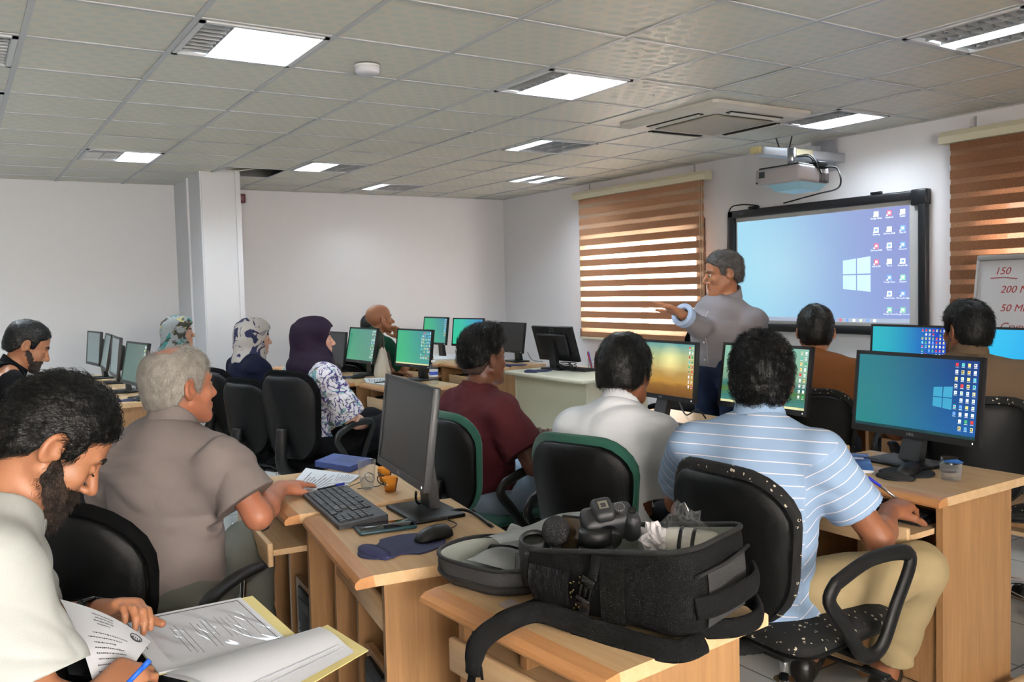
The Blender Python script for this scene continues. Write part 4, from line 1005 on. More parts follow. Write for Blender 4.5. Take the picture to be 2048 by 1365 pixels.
p.trousers(cloth('sage_trousers', rgb(104, 106, 98), .85), .02, shoe_m=mat('shoe_black', rgb(26, 24, 22), .4))
g0 = p.neck+p.t*.012; mb = MB(); mb.tube([tuple(g0-A3(p.origin)+(.074)*(p.l*math.cos(t)+p.b*math.sin(t)*.95)-p.b*.004+p.t*(-.012*math.sin(t))) for t in [2*math.pi*k/32 for k in range(32)]], .0022, 6, True); mb.build('neck_cord', M_BLK, p.o)

# -- light blue striped polo
def stripes():
    t = NT('blue_striped_jersey'); a = t.n('Attribute', attribute_name='band'); v = t.math('FRACT', t.math('MULTIPLY', a.outputs['Fac'], 1/.031)); f = t.math('LESS_THAN', v, .085)
    mx = t.n('MixRGB'); t.l(f, mx.inputs[0]); mx.inputs[1].default_value = (*rgb(146, 172, 204), 1); mx.inputs[2].default_value = (*rgb(232, 224, 228), 1); t.l(mx.outputs[0], t.b.inputs['Base Color']); t.b.inputs['Roughness'].default_value = .85
    nz = t.n('TexNoise', Scale=900.0); t.l(t.coord(), nz.inputs['Vector']); t.bump(nz.outputs['Fac'], .15, .003); return t.m
p = Person('curly dark-haired person in light blue striped polo shirt seen from behind', J(1523, 762, 2.55), (38, 2, 0), (24, 8), .005, skin=SK_BROWN, sh=.188, thick=1.1, seat_z=.54)
p.arm(-1, J(1757, 1078, 2.40), J(1778, 1024, 2.62), J(1832, 996, 2.72)-J(1778, 1024, 2.62), (.1, .2, -1), (.5, .7, .5), .5)
p.arm(1, p.loc(.16, .29, .20), p.loc(.38, .20, .20))
p.leg(-1, J(1838, 1140, 2.58), J(1768, 1345, 2.72)); p.leg(1, p.loc(.43, .13, .02), down(J(1612, 1290, 3.02), .11))
p.body(); blue = p
p.hair(H_BLACK, LINE_M, .026, .010, .004, 55, 6000, .020, .0008, 'swirl', .005, .5, res=.0048)
ms = stripes()
def band(V, p=p):
    a = p.arms[-1]; r = []
    t = (V-p.hip) @ p.t; out = t.copy()
    for sd in (1, -1):
        S, e = p.S[sd], p.arms[sd]['e']; n = unit(e-S); d = (V-S) @ n; lat = ((V-p.neck) @ p.l)*sd; m = (lat > p.sh*.86) & (d > -.03) ; out[m] = (.43-d)[m]
    return {'band': out}
p.top('polo_shirt', ms, .022, .62, .014, -.06, .006, .012, collar=.036, collar_m=cloth('blue_collar', rgb(154, 180, 210), .85, .02), attr=band)
p.trousers(cloth('khaki_trousers', rgb(164, 146, 110), .85, .04), .018, .86, waist=.05, shoe_m=mat('shoe_black', rgb(26, 24, 22), .4))

# -- white shirt
p = Person('dark-haired person in white shirt seen from behind, wearing glasses', J(1250, 748, 3.12), (22, 0, 0), (18, 7), .005, skin=SK_BROWN, sh=.18, seat_z=.54)
p.arm(-1, J(1352, 985, 2.98), J(1345, 1005, 3.2)); p.arm(1, p.loc(.12, .27, .20), p.loc(.34, .16, .18)); seated_legs(p)
p.body()
p.hair(H_BLACK, [(-.12, -.035), (-.06, -.045), (-.034, -.03), (-.016, .028), (.004, .030), (.012, -.018), (.034, -.01), (.044, .046), (.07, .058), (.12, .07)], .030, .015, .002, 60, 4500, .022, .0007, 'down', 0, .06, res=.005)
p.glasses(M_STEEL)
p.top('shirt', cloth('white_shirt', rgb(228, 230, 234), .85, .02), .024, .93, .020, -.20, .007, .010, collar=.026)
p.trousers(cloth('dark_trousers', rgb(30, 31, 36), .85))

# -- maroon
p = Person('young person with swept-up dark hair in maroon T-shirt', J(966, 718, 3.72), (8, 3, 0), (6, -3), .0055, skin=SK_DARK, sh=.168, seat_z=.52, thick=.92)
p.arm(-1, J(1066, 932, 3.52), J(1082, 898, 3.72), J(1092, 872, 3.80)-J(1082, 905, 3.72), (-.3, .9, 0), (.6, .9, .6), .5); p.arm(1, p.loc(.10, .24, .17), J(1074, 898, 3.84), J(1084, 868, 3.80)-J(1074, 898, 3.84), (.0, -1, 0), (.6, .9, .6), .5)
seated_legs(p, .42, .11); p.body()
p.hair(H_BLACK, LINE_FADE, .024, .004, .003, 60, 4500, .035, .0008, 'up', .002, .5, tuft=((0, .045, .112), (.055, .05, .03)), res=.005)
p.hair(hair_mat('hair_fade', rgb(48, 36, 30), rgb(66, 48, 40), .6), LINE_M, -.012, .0015, .0008, 120, 0, name='hair_sides')
p.top('t_shirt', cloth('maroon_jersey', rgb(74, 32, 36), .9, .06), .022, .74, .028, -.16, .006, .014, collar=.010, collar_up=.03)
p.trousers(cloth('pale_jeans', rgb(140, 158, 178), .9, .08), .018, shoe_m=mat('shoe_black', rgb(26, 24, 22), .4))

# -- brown shirt
p = Person('person in brown shirt seen from behind, in front of the screen', J(1631, 664, 4.22), (40, 2, 0), (30, 6), .006, skin=SK_TAN, sh=.20, seat_z=.54)
p.arm(-1, p.loc(.12, -.27, .20), p.loc(.34, -.14, .20)); p.arm(1, p.loc(.12, .27, .20), p.loc(.34, .14, .20)); seated_legs(p); p.body()
p.hair(H_BLACK, LINE_M, .014, .006, .002, 80, 2600, .014, .0008, 'up', .001, .6, res=.0055)
p.top('shirt', cloth('brown_shirt', rgb(122, 76, 42), .85, .05), .022, .95, .014, -.14, .007, .010, collar=.012, collar_up=.03); p.trousers(cloth('dark_trousers', rgb(30, 31, 36), .85))

# -- tan shirt with glasses
p = Person('person with glasses in tan shirt, turned to the left, at the right edge', J(1934, 662, 3.74), (66, 0, 0), (38, 5), .0055, skin=SK_BROWN, sh=.205, thick=1.08, seat_z=.54)
p.arm(-1, p.loc(.06, -.28, .18), p.loc(.30, -.20, .19)); p.arm(1, p.loc(.12, .28, .20), p.loc(.34, .16, .20)); seated_legs(p); p.body()
p.hair(H_BLACK, LINE_M, .016, .008, .002, 70, 3200, .024, .0008, 'down', .001, .15, res=.005)
p.beard(H_STUB, .003, 0); p.glasses(mat('dark_metal', rgb(50, 46, 44), .3, .8))
p.top('shirt', cloth('tan_shirt', rgb(104, 86, 68), .85, .04), .024, .74, .022, -.14, .007, .012, collar=.030); p.trousers(cloth('dark_trousers', rgb(30, 31, 36), .85))

# -- lecturer
p = Person('standing grey-haired person in grey shirt, gesturing beside the screen', J(1447, 548, 4.92), (150, -6, 0), (182, 2), .0055, skin=SK_TAN, sh=.172, thick=1.0, hips=J(1440, 722, 4.96), nose=1.05, nl=.195, drop=.085)
p.arm(-1, J(1400, 656, 4.74), J(1362, 628, 4.62), J(1322, 606, 4.58)-J(1362, 628, 4.62), (-.35, .2, -.9), each=((.05, .15, .1), (.1, .15, .1), (.15, .2, .1), (.2, .3, .15)), tcurl=.1, spread=.22)
p.arm(1, J(1498, 668, 5.12), J(1480, 745, 5.02))
for sd in (1, -1): p.leg(sd, p.hipj(sd)-A3((0, 0, .42)), p.hipj(sd)*A3((1, 1, 0))+A3((0, 0, .09)), p.f)
p.body()
p.hair(H_SALT, LINE_M, .012, .007, .002, 70, 3200, .020, .0008, 'back', .001, .2, res=.005); p.eyes(mat('brow_grey', rgb(120, 105, 95), .7))
M_GREYSH = cloth('grey_shirt', rgb(136, 131, 136), .85, .03)
o = p.top('shirt', M_GREYSH, .020, .84, .014, -.04, .006, .010, collar=.034, collar_up=.07, long=True, cuff=.030, cuff_m=cloth('cuff_blue', rgb(176, 196, 226), .8, .02))
mb = MB()
for q in p.on_shirt(o, [.02+.085*k for k in range(7)]): mb.sphere(tuple(q+p.b*.0015), .0062, 8, 6)
for q0, q1 in zip(*(lambda L_: (L_, L_[1:]))(p.on_shirt(o, [.0+.03*k for k in range(16)], .018))): mb.tube([tuple(q0), tuple(q1)], .0012, 4)
mb.build('shirt_buttons', M_WHITE, o)
p.trousers(cloth('blue_jeans', rgb(30, 40, 62), .9, .12), .012, .97, waist=.02, shoe_m=mat('shoe_black', rgb(26, 24, 22), .4))

# -- purple headscarf
p = Person('person in dark purple headscarf and floral blouse', J(628, 680, 5.0), (-12, 4, 0), (8, -4), .006, skin=SK_PALE, sh=.18, seat_z=.53, head_s=.97, thick=1.05)
p.arm(-1, p.loc(.10, -.24, .16), p.loc(.30, -.10, .06)); p.arm(1, p.loc(.12, .24, .16), p.loc(.32, .08, .08)); seated_legs(p, .44, .11, z=.60); p.body()
hijab(p, cloth('purple_scarf', rgb(30, 18, 35), .75, .1), .016, .175, .14, point=1); p.eyes(H_BROW)
p.top('blouse', patt('floral_print', rgb(190, 186, 190), [(rgb(100, 142, 142), .56), (rgb(54, 42, 104), 0), (rgb(70, 84, 70), .62), (rgb(160, 96, 60), .68)], 7.5, swirl=1.0), .026, .95, .03, -.12, .007, .02, k=.06)
p.trousers(cloth('black_skirt', rgb(14, 14, 17), .9), .03, shoe_m=mat('shoe_black', rgb(26, 24, 22), .4))

# -- navy jacket
p = Person('person in navy jacket with white and navy headscarf', J(508, 676, 5.92), (-8, -2, 0), (6, 2), .007, skin=SK_PALE, sh=.17, seat_z=.53, head_s=.97)
p.arm(-1, p.loc(.12, -.22, .18), p.loc(.32, -.06, .16)); p.arm(1, p.loc(.14, .22, .18), p.loc(.32, .06, .16)); seated_legs(p); p.body()
hijab(p, patt('scarf_print', rgb(176, 170, 164), [(rgb(28, 33, 70), .52), (rgb(130, 126, 130), .62)], 11.0), .018, .13, .10); p.eyes(H_BROW)
p.top('jacket', cloth('navy_jacket', rgb(18, 21, 42), .8), .026, .97, .012, -.14, .006, .01); p.trousers(cloth('teal_skirt', rgb(14, 62, 68), .9), .03, shoe_m=mat('shoe_pale', rgb(190, 184, 178), .5))

# -- teal headscarf
p = Person('person in teal patterned headscarf beside the white column', J(358, 666, 6.9), (-18, 4, 0), (0, 4), .008, skin=SK_PALE, sh=.17, seat_z=.53, head_s=.97)
p.arm(-1, p.loc(.12, -.22, .18), p.loc(.32, -.06, .16)); p.arm(1, p.loc(.14, .22, .18), p.loc(.32, .06, .16)); seated_legs(p); p.body()
hijab(p, patt('teal_print', rgb(150, 156, 158), [(rgb(50, 128, 126), .50), (rgb(62, 58, 50), .56), (rgb(190, 184, 130), .66)], 8.0), .020, .13, .10); p.eyes(H_BROW)
p.top('blouse', patt('pale_teal_print', rgb(176, 196, 204), [(rgb(70, 150, 176), .56), (rgb(226, 226, 224), .62)], 10.0), .026, .97, .012, -.14, .006, .01); p.trousers(cloth('teal_skirt', rgb(14, 62, 68), .9), .03)

# -- bald man in green
p = Person('bald person in dark green top, hand at the chin', J(759, 640, 7.5), (2, 6, 0), (10, 8), .0075, head_s=1.08, skin=SK_TAN, sh=.195, seat_z=.54, thick=1.1, nose=1.08)
hw = J(802, 678, 7.42); p.arm(-1, J(808, 735, 7.3), hw, J(788, 652, 7.44)-hw, p.f*-1, (.5, .8, .5), .4); p.arm(1, p.loc(.14, .26, .20), p.loc(.34, .10, .20)); seated_legs(p); p.body(); p.eyes(H_BROW)
p.top('pullover', cloth('green_pullover', rgb(22, 70, 50), .9), .022, .96, .012, -.14, .005, .010, collar=.018); p.trousers(cloth('dark_trousers', rgb(30, 31, 36), .85))

# -- person hidden behind the bald man
p = Person('dark-haired person mostly hidden behind the bald one', J(744, 655, 8.3), (10, -5, 0), (8, 8), .009, skin=SK_TAN, sh=.18, seat_z=.54)
p.arm(-1, p.loc(.12, -.25, .20), p.loc(.34, -.10, .20)); p.arm(1, p.loc(.12, .25, .20), p.loc(.34, .10, .20)); seated_legs(p); p.body()
p.hair(H_BLACK, LINE_M, .012, .008, .002, 60, 0, res=.007); p.top('top', cloth('green_pullover', rgb(22, 70, 50), .9), .02, .9, .012, -.12, .005, .010); p.trousers(cloth('dark_trousers', rgb(30, 31, 36), .85))

# -- man in black polo at the left edge
p = Person('bearded person in black polo shirt looking down at the left edge', J(54, 692, 4.45), (0, -24, 0), (0, 16), .0065, skin=SK_TAN, sh=.19, seat_z=.53, thick=1.05)
p.arm(-1, J(2, 765, 4.25), J(26, 778, 4.3), None, (0, 0, -1)); p.arm(1, p.loc(.16, .25, .20), p.loc(.36, .06, .22)); seated_legs(p); p.body(); p.eyes(H_BROW, open_=False)
p.hair(H_BLACK, LINE_M, .012, .005, .0015, 80, 1500, .012, .0008, 'back', 0, .3, res=.006); p.beard(H_BEARD, .003, 0, goatee=.002)
p.top('polo_shirt', cloth('black_jersey', rgb(16, 16, 18), .85), .024, .72, .016, -.12, .005, .006, collar=.030, collar_up=.036); p.trousers(cloth('dark_trousers', rgb(30, 31, 36), .85))
# ------------------------------------------------------------------ chairs, each under its sitter
CG = 'office chairs'
def chair(label, x, y, deg, fab, arms, **k): return make_chair(label, (x, y, 0), math.radians(deg), fab, arms, CG, **k)
def under(word, label, fab, arms, off=.03, turn=0, side=0, **k):
    p = [q for q in PEOPLE if word in q.label][0]; f, l = p.f, p.l; c = p.hip+f*off+l*side
    return chair(label, c[0], c[1], math.degrees(math.atan2(f[1], f[0]))+turn, fab, arms, **k)
under('light blue striped', 'speckled black chair carrying the curly-haired person in striped polo', M_SPECK, 'loop', bh=.42, bw=.45, seat_h=.475, side=-.085, off=.03, turn=-25, brad=.34)
under('white shirt seen', 'green upholstered chair behind the backpack, under the white shirt', M_GREENF, 'loop', bh=.43)
under('maroon', 'green upholstered chair seen from the side under the maroon T-shirt', M_GREENF, 'loop', bh=.42, bw=.40)
under('brown shirt', 'speckled black chair under the person in brown shirt', M_SPECK, 'loop', bh=.43)
under('tan shirt', 'speckled black chair under the person in tan shirt', M_SPECK, 'tube', bh=.44)
chair('black chair with metal armrest tubes carrying the grey-haired person', .38, 2.48, 42, M_BLKF, 'tube', bh=.44, bw=.46, brad=.42)
under('purple', 'high-backed black chair of the person in floral blouse', M_BLKF, 'loop', bh=.50, bw=.41, turn=22, off=-.02, side=-.02)
under('navy', 'black chair of the person in navy jacket', M_BLKF, 'loop', bh=.44)
chair('empty black chair pulled out behind the navy jacket', 1.62, 5.12, 22, M_BLKF, None, bh=.44)
under('teal', 'black chair of the person in teal headscarf', M_BLKF, None, bh=.44)
chair('black chair between lecture desk and left blind', 4.62, 4.72, 176, M_BLKF, None, bh=.52, bw=.46, seat_h=.48, tall=.06)
under('bald person in', 'black chair under the bald person in green', M_BLKF, None, bh=.34)
under('hidden behind', 'black chair under the half hidden person', M_BLKF, None, bh=.34)
under('black polo', 'black chair under the person in black polo shirt', M_BLKF, None, bh=.34)
under('white T-shirt', 'black chair beneath the bearded person at lower left', M_BLKF, None, bh=.34)
# ------------------------------------------------------------------ monitors
def emis(name, stops, strength=1.0, extra=None, gloss=.25):
    """screen: colours over the picture width (u: left to right for the viewer, v: up)"""
    t = NT(name); tc = t.n('TexCoord'); sp = t.n('SeparateXYZ'); t.l(tc.outputs['Generated'], sp.inputs[0])
    u = t.math('SUBTRACT', 1.0, sp.outputs['Y']); v = sp.outputs['Z']
    c = stops(t, u, v)
    t.b.inputs['Base Color'].default_value = (.004, .004, .004, 1); t.b.inputs['Roughness'].default_value = gloss
    t.l(c, t.b.inputs['Emission Color']); t.b.inputs['Emission Strength'].default_value = strength*SCR
    return t.m
def two(c00, c10, c01, c11):
    def f(t, u, v):
        def mixc(fac, a, b):
            m = t.n('MixRGB'); t.l(fac, m.inputs[0])
            for i, q in ((1, a), (2, b)):
                if isinstance(q, tuple): m.inputs[i].default_value = (*q, 1)
                else: t.l(q, m.inputs[i])
            return m.outputs[0]
        uu = t.n('MapRange', interpolation_type='SMOOTHSTEP'); t.l(u, uu.inputs[0])
        return mixc(v, mixc(uu.outputs[0], c00, c10), mixc(uu.outputs[0], c01, c11))
    return f
S_WIN = emis('screen_blue_green', two(rgb(42, 138, 138), rgb(30, 98, 172), rgb(44, 128, 140), rgb(24, 62, 138)))
S_WINB = emis('screen_bright_blue', two(rgb(40, 190, 205), rgb(22, 80, 205), rgb(45, 185, 200), rgb(20, 66, 190)))
S_CYAN = emis('screen_cyan', two(rgb(40, 200, 250), rgb(30, 140, 240), rgb(60, 200, 250), rgb(40, 150, 235)))
S_GREEN = emis('screen_green', two(rgb(66, 190, 128), rgb(78, 160, 150), rgb(62, 182, 132), rgb(66, 140, 160)))
S_GREEN2 = emis('screen_mint', two(rgb(60, 205, 160), rgb(70, 190, 170), rgb(62, 200, 165), rgb(70, 150, 205)))
S_GREEN3 = emis('screen_dull_green', two(rgb(80, 165, 125), rgb(92, 150, 130), rgb(66, 150, 122), rgb(96, 150, 140)))
S_SIDE = emis('screen_side_view', two(rgb(96, 116, 116), rgb(96, 116, 116), rgb(96, 110, 112), rgb(100, 112, 112)))  # glare of the slanting view is put into these two screen colours
S_SIDEG = emis('screen_side_green', two(rgb(62, 100, 88), rgb(70, 104, 94), rgb(64, 92, 84), rgb(90, 110, 102)))
S_OLIVE = emis('screen_olive', two(rgb(130, 140, 100), rgb(130, 140, 100), rgb(150, 150, 120), rgb(150, 150, 120)))
S_OFF = mat('screen_off', rgb(44, 44, 46), .28, spec=.6)
def scenery(kind):
    def f(t, u, v):
        nz = t.n('TexNoise', Scale=5.0, Detail=4.0); cb = t.n('CombineXYZ'); t.l(u, cb.inputs[0]); t.l(t.math('MULTIPLY', v, 2.2), cb.inputs[1]); t.l(cb.outputs[0], nz.inputs['Vector'])
        vv = t.math('ADD', v, t.math('MULTIPLY', t.math('SUBTRACT', nz.outputs['Fac'], .5), .16))
        if kind == 'sun':
            sky = t.ramp(vv, [(0, rgb(120, 78, 30)), (.18, rgb(150, 104, 40)), (.26, rgb(196, 146, 62)), (.45, rgb(186, 150, 84)), (.56, rgb(206, 188, 120)), (.75, rgb(190, 200, 140)), (1, rgb(96, 165, 165))])
            d = t.math('SQRT', t.math('ADD', t.math('POWER', t.math('MULTIPLY', t.math('SUBTRACT', u, .62), 1.7), 2.0), t.math('POWER', t.math('SUBTRACT', v, .68), 2.0)))
            g = t.ramp(d, [(0, (.5, .42, .18)), (.35, (0, 0, 0))]); m = t.n('MixRGB', blend_type='ADD'); m.inputs[0].default_value = 1; t.l(sky, m.inputs[1]); t.l(g, m.inputs[2]); return m.outputs[0]
        return t.ramp(vv, [(0, rgb(96, 150, 136)), (.12, rgb(60, 130, 122)), (.24, rgb(96, 130, 60)), (.34, rgb(60, 120, 118)), (.44, rgb(130, 165, 140)), (.6, rgb(150, 190, 160)), (1, rgb(140, 196, 176))])
    return f
S_SUN = emis('screen_sunrise', scenery('sun')); S_LAND = emis('screen_landscape', scenery('land'))
M_BEZEL = mat('monitor_bezel', rgb(26, 26, 28), .4, bump=.1, bscale=1200)
M_BEZELG = mat('monitor_bezel_grey', rgb(58, 59, 62), .38, bump=.1, bscale=1200)
M_LOGO = mat('logo_grey', rgb(170, 172, 176), .35)
def flat_emit(name, c, s=.9):
    if name in MATS: return MATS[name]
    return mat(name, c, .6, emit=s*SCR, spec=.1)
ICON = [flat_emit('icon_white', rgb(222, 226, 228)), flat_emit('icon_red', rgb(200, 60, 60)), flat_emit('icon_green', rgb(70, 160, 110)), flat_emit('icon_blue', rgb(96, 150, 225)), flat_emit('icon_yellow', rgb(215, 205, 130)), flat_emit('icon_black', rgb(40, 40, 60)), flat_emit('icon_cyan', rgb(110, 205, 215))]
def icon_block(mb, W, H, cols, rows, dx, dy, size, x0, y0, seed=1, ragged=True, x=-.0006):
    """columns of little icons; coordinates from the right and top edge of the screen, as the viewer sees it"""
    r = random.Random(seed)
    for c in range(cols):
        for k in range(rows):
            if ragged and r.random() < (.0 if c < 2 else .1): continue
            u = W/2-x0-c*dx; v = H/2-y0-k*dy; s = size
            mb.cur = r.choice([0, 0, 4, 2, 3, 0, 4, 6, 0, 1]); y = -u
            mb.quad((x, y+s/2, v-s*.55), (x, y-s/2, v-s*.55), (x, y-s/2, v+s*.55), (x, y+s/2, v+s*.55))
            if r.random() < .6: mb.cur = r.choice([2, 3, 1, 5]); mb.quad((x-.0003, y+s*.3, v-s*.2), (x-.0003, y-s*.2, v-s*.2), (x-.0003, y-s*.2, v+s*.25), (x-.0003, y+s*.3, v+s*.25))
            mb.cur = 0; mb.quad((x, y+s*.6, v-s*.95), (x, y-s*.6, v-s*.95), (x, y-s*.6, v-s*.8), (x, y+s*.6, v-s*.8))
def make_monitor(label, c, yaw, tilt, sc, scr, icons=None, bezel=None, taskbar=None, group='desktop monitors', base=None, desk_z=.75, brand=True, rect_neck=False, base_rz=None):
    bz = bezel or M_BEZEL; W, H = .51*sc, .305*sc; c = Vector(c)
    e = thing('computer_monitor', label, 'monitor', (c.x, c.y, desk_z), yaw, group)
    hz = c.z-desk_z
    P = Matrix.Translation((0, 0, hz)) @ Matrix.Rotation(tilt, 4, 'Y')
    bw, bt, bb = .014*sc, .014*sc, .024*sc
    m = MB(); m.T = P; m.rbox((.010, 0, 0), (.018, W, H), .003)                     # body
    shell = m.build('rear_shell', bz, e)
    s = MB(); s.T = P; s.rbox((.032, 0, .0), (.03, W*.72, H*.62), .012); s.build('rear_bulge', bz, e)
    b = MB(); b.T = P                                                               # bezel frame proud of the screen
    b.box((0, 0, H/2-bt/2), (.007, W, bt)).box((0, 0, -H/2+bb/2), (.009, W, bb)).box((0, W/2-bw/2, 0), (.007, bw, H)).box((0, -W/2+bw/2, 0), (.007, bw, H))
    b.build('bezel', bz, e, merge=False)
    sw, sh = W-2*bw+.001, H-bt-bb+.001; so = P @ Matrix.Translation((0, 0, (bb-bt)/2))
    q = MB(); q.quad((0, sw/2, -sh/2), (0, -sw/2, -sh/2), (0, -sw/2, sh/2), (0, sw/2, sh/2)); screen = q.build('screen', scr, e, M=so @ Matrix.Translation((-.0006, 0, 0)), merge=False)
    if taskbar is not None:
        t = MB(); t.quad((-.0005, sw/2, -sh/2), (-.0005, -sw/2, -sh/2), (-.0005, -sw/2, -sh/2+.011*sc), (-.0005, sw/2, -sh/2+.011*sc)); t.build('taskbar', taskbar, screen, merge=False)
    if icons:
        k = MB(); icons(k, sw, sh); k.build('desktop_icons', ICON, screen, merge=False)
    if brand:
        l = MB(); l.T = P @ Matrix.Translation((-.0052, 0, -H/2+bb*.5)) @ Matrix(((0, 0, -1, 0), (-1, 0, 0, 0), (0, 1, 0, 0), (0, 0, 0, 1))); l.text('DELL', Matrix.Identity(4), .0125*sc, .0002, 1.1); l.build('brand_letters', M_LOGO, e, merge=False)
        l = MB(); l.T = P @ Matrix.Translation((-.005, -W/2+.02*sc, -H/2+bb*.5)); l.box((0, 0, 0), (.001, .003, .006)); l.build('power_light', flat_emit('white_light', (1, 1, 1), 1.5), e, merge=False)
    # neck and foot
    b0 = Vector(base) if base is not None else Vector((c.x+.075*math.cos(yaw)-.02, c.y+.075*math.sin(yaw), 0))
    d = Matrix.Rotation(-yaw, 3, 'Z') @ Vector((b0.x-c.x, b0.y-c.y, 0))
    nk = MB(); nk.add([(.045, .035, hz+.02), (.045, -.035, hz+.02), (.065, -.035, hz+.02), (.065, .035, hz+.02), (d.x+.01, .042, .01), (d.x+.01, -.042, .01), (d.x+.045, -.042, .01), (d.x+.045, .042, .01)], [(0, 1, 2, 3), (4, 7, 6, 5), (0, 4, 5, 1), (1, 5, 6, 2), (2, 6, 7, 3), (3, 7, 4, 0)])
    nk.build('neck', M_BEZEL, e)
    f = MB(); f.T = Matrix.Translation((d.x, d.y, .006)) @ Matrix.Rotation((base_rz or 0), 4, 'Z'); f.rbox((0, 0, 0), (.17*sc, .24*sc, .012), .004); f.build('foot', M_BLK, e)
    return e
CAM0 = Vector((0, 0, CAM_H))
def along(p, k): return CAM0+(Vector(p)-CAM0)*k
def ic(cols, rows, seed, **k):
    def f(mb, W, H):
        icon_block(mb, W, H, cols, rows, W*.046, H*.09, W*.021, W*.032, H*.06, seed, **k)
    return f
def win_logo(mb, W, H, u, v, s, x=-.0005):
    for a in (0, 1):
        for b in (0, 1):
            g = s*.02; x0, x1 = u+(a*s*.5)+g, u+((a+1)*s*.5)-g
            def zz(xx, bb): return v+(bb-1)*s*.56*(1-.18*(u+s-xx)/s)
            mb.cur = 6; mb.quad((x, -x0, zz(x0, b*1.0)+g*(1 if b == 0 else 1)), (x, -x1, zz(x1, b*1.0)+g), (x, -x1, zz(x1, b+1)-g), (x, -x0, zz(x0, b+1)-g))
M_TASK = flat_emit('taskbar_dark', rgb(30, 60, 66), .8); M_TASKC = flat_emit('taskbar_cream', rgb(205, 205, 160), .8)
mon = {}
# the dark monitor of the middle desk
mon['C2'] = make_monitor('tall looking switched-off grey monitor in the centre foreground', along((1.211, 2.509, .975), .93), -.161, .13, .95, S_OFF, bezel=M_BEZELG, base=(1.17, 2.30, 0), base_rz=.1)
def b3(mb, W, H): icon_block(mb, W, H, 4, 10, W*.046, H*.092, W*.024, W*.03, H*.055, 3); win_logo(mb, W, H, W*.105, -H*.07, W*.17)
ICON[6] = flat_emit('icon_cyan', rgb(110, 205, 215))
M_PANEW = flat_emit('logo_pane', rgb(56, 138, 172), .9)
def add_panes(e, W, H, u, v, s, m):
    scr = [c for c in e.children if c.name.startswith('screen')][0]; mb = MB(); win_logo(mb, W, H, u, v, s); mb.cur = 0; mb.mi = [0]*len(mb.mi); mb.build('desktop_logo', m, scr, merge=False)
mon['B3'] = make_monitor('blue and green desktop monitor with icon columns, at the right front', along((2.955, 1.853, .986), .985), -.072, .107, 1.0, S_WIN, icons=ic(4, 10, 3), taskbar=M_TASK, base=(2.87, 1.83, 0))
add_panes(mon['B3'], .51, .305, .075, .0, .075, M_PANEW)
mon['B2'] = make_monitor('monitor with green landscape picture behind the curly haired man', along((3.109, 2.683, .979), .95), .002, .151, .95, S_LAND, icons=ic(2, 9, 5), taskbar=M_TASKC)
mon['B1'] = make_monitor('monitor with golden sunrise picture', along((3.099, 3.332, .973), .92), -.064, .08, .92, S_SUN, icons=ic(2, 9, 7), base=(2.80, 3.04, 0))
mon['A1'] = make_monitor('bright blue monitor behind the tan-shirted man, left of his face', (4.93, 3.13, .975), 0, .08, 1.0, S_WINB, icons=ic(7, 9, 9))
mon['A2'] = make_monitor('bright cyan monitor cut off at the right photo edge', (4.93, 2.41, .975), 0, .08, 1.0, S_CYAN)
mon['D1'] = make_monitor('green monitor beside the water bottle', along((3.076, 6.161, .958), .93), .112, .128, .93, S_GREEN, icons=ic(6, 9, 11), taskbar=M_TASKC)
mon['D2'] = make_monitor('green monitor left of the white handbag', along((2.941, 6.88, .959), .93), .067, .2, .93, S_GREEN3, icons=ic(3, 10, 12))
p = at_d(665, 697, 7.25); mon['D3'] = make_monitor('dark monitor in front of the purple headscarf woman\'s face', p, .05, .12, .93, S_OFF)
p = at_d(607, 690, 7.8); mon['D4'] = make_monitor('olive tinted monitor half hidden behind the purple headscarf', p, .05, .12, .93, S_OLIVE, icons=ic(2, 8, 4))
mon['E3'] = make_monitor('switched-off dark monitor behind the lecture desk', along((4.739, 7.3, .917), .89), -.05, .134, .89, S_OFF)
mon['E2'] = make_monitor('mint green monitor behind the young man\'s hair', along((4.621, 7.96, .954), .89), .163, .108, .89, S_GREEN2)
mon['E1'] = make_monitor('green monitor nearest the far room corner row end', along((4.488, 8.446, .964), .89), .045, .133, .89, S_GREEN, icons=ic(2, 8, 14))
mon['L4'] = make_monitor('largest of the four monitors at the left wall, greenish', along((1.071, 6.545, .951), .92), .109, .186, .92, S_SIDEG, icons=ic(2, 8, 15), brand=False)
mon['L3'] = make_monitor('narrow looking grey monitor next behind the greenish one at left', along((1.036, 7.168, .97), .92), -.047, .114, .92, S_SIDE, brand=False)
mon['L2'] = make_monitor('slanting dull monitor, second from the left in the left row', along((1.088, 7.992, .964), .92), -.053, .185, .92, S_SIDE, brand=False)
mon['L1'] = make_monitor('leftmost monitor of the four at the left wall', along((1.063, 8.56, .969), .92), .082, .089, .92, S_SIDE, brand=False)
mon['LEC'] = make_monitor('black monitor seen from behind on the white lecture desk', along((4.283, 5.893, .941), .915), 3.219, .29, .915, S_OFF, base=(3.93, 5.40, 0), desk_z=.78)
for r, n in ((.022, 'ring'),):
    l = MB(); l.T = Matrix.Translation((.0205, 0, .10)); l.T = Matrix.Translation((0, 0, mon['LEC'].children[0].matrix_local.translation.z))
    hz = along((4.283, 5.893, .941), .915).z-.78
    l.T = Matrix.Translation((0, 0, hz)) @ Matrix.Rotation(.29, 4, 'Y') @ Matrix.Translation((.0195, 0, .105))
    l.tube([(0, .024*math.cos(a), .024*math.sin(a)) for a in [2*math.pi*k/24 for k in range(24)]], .0018, 6, True)
    l.T = l.T @ Matrix(((0, 0, 1, 0), (1, 0, 0, 0), (0, 1, 0, 0), (0, 0, 0, 1))); l.text('DELL', Matrix.Identity(4), .015, .0005)
    l.build('rear_logo', mat('logo_dim', rgb(96, 98, 100), .4), mon['LEC'], merge=False)
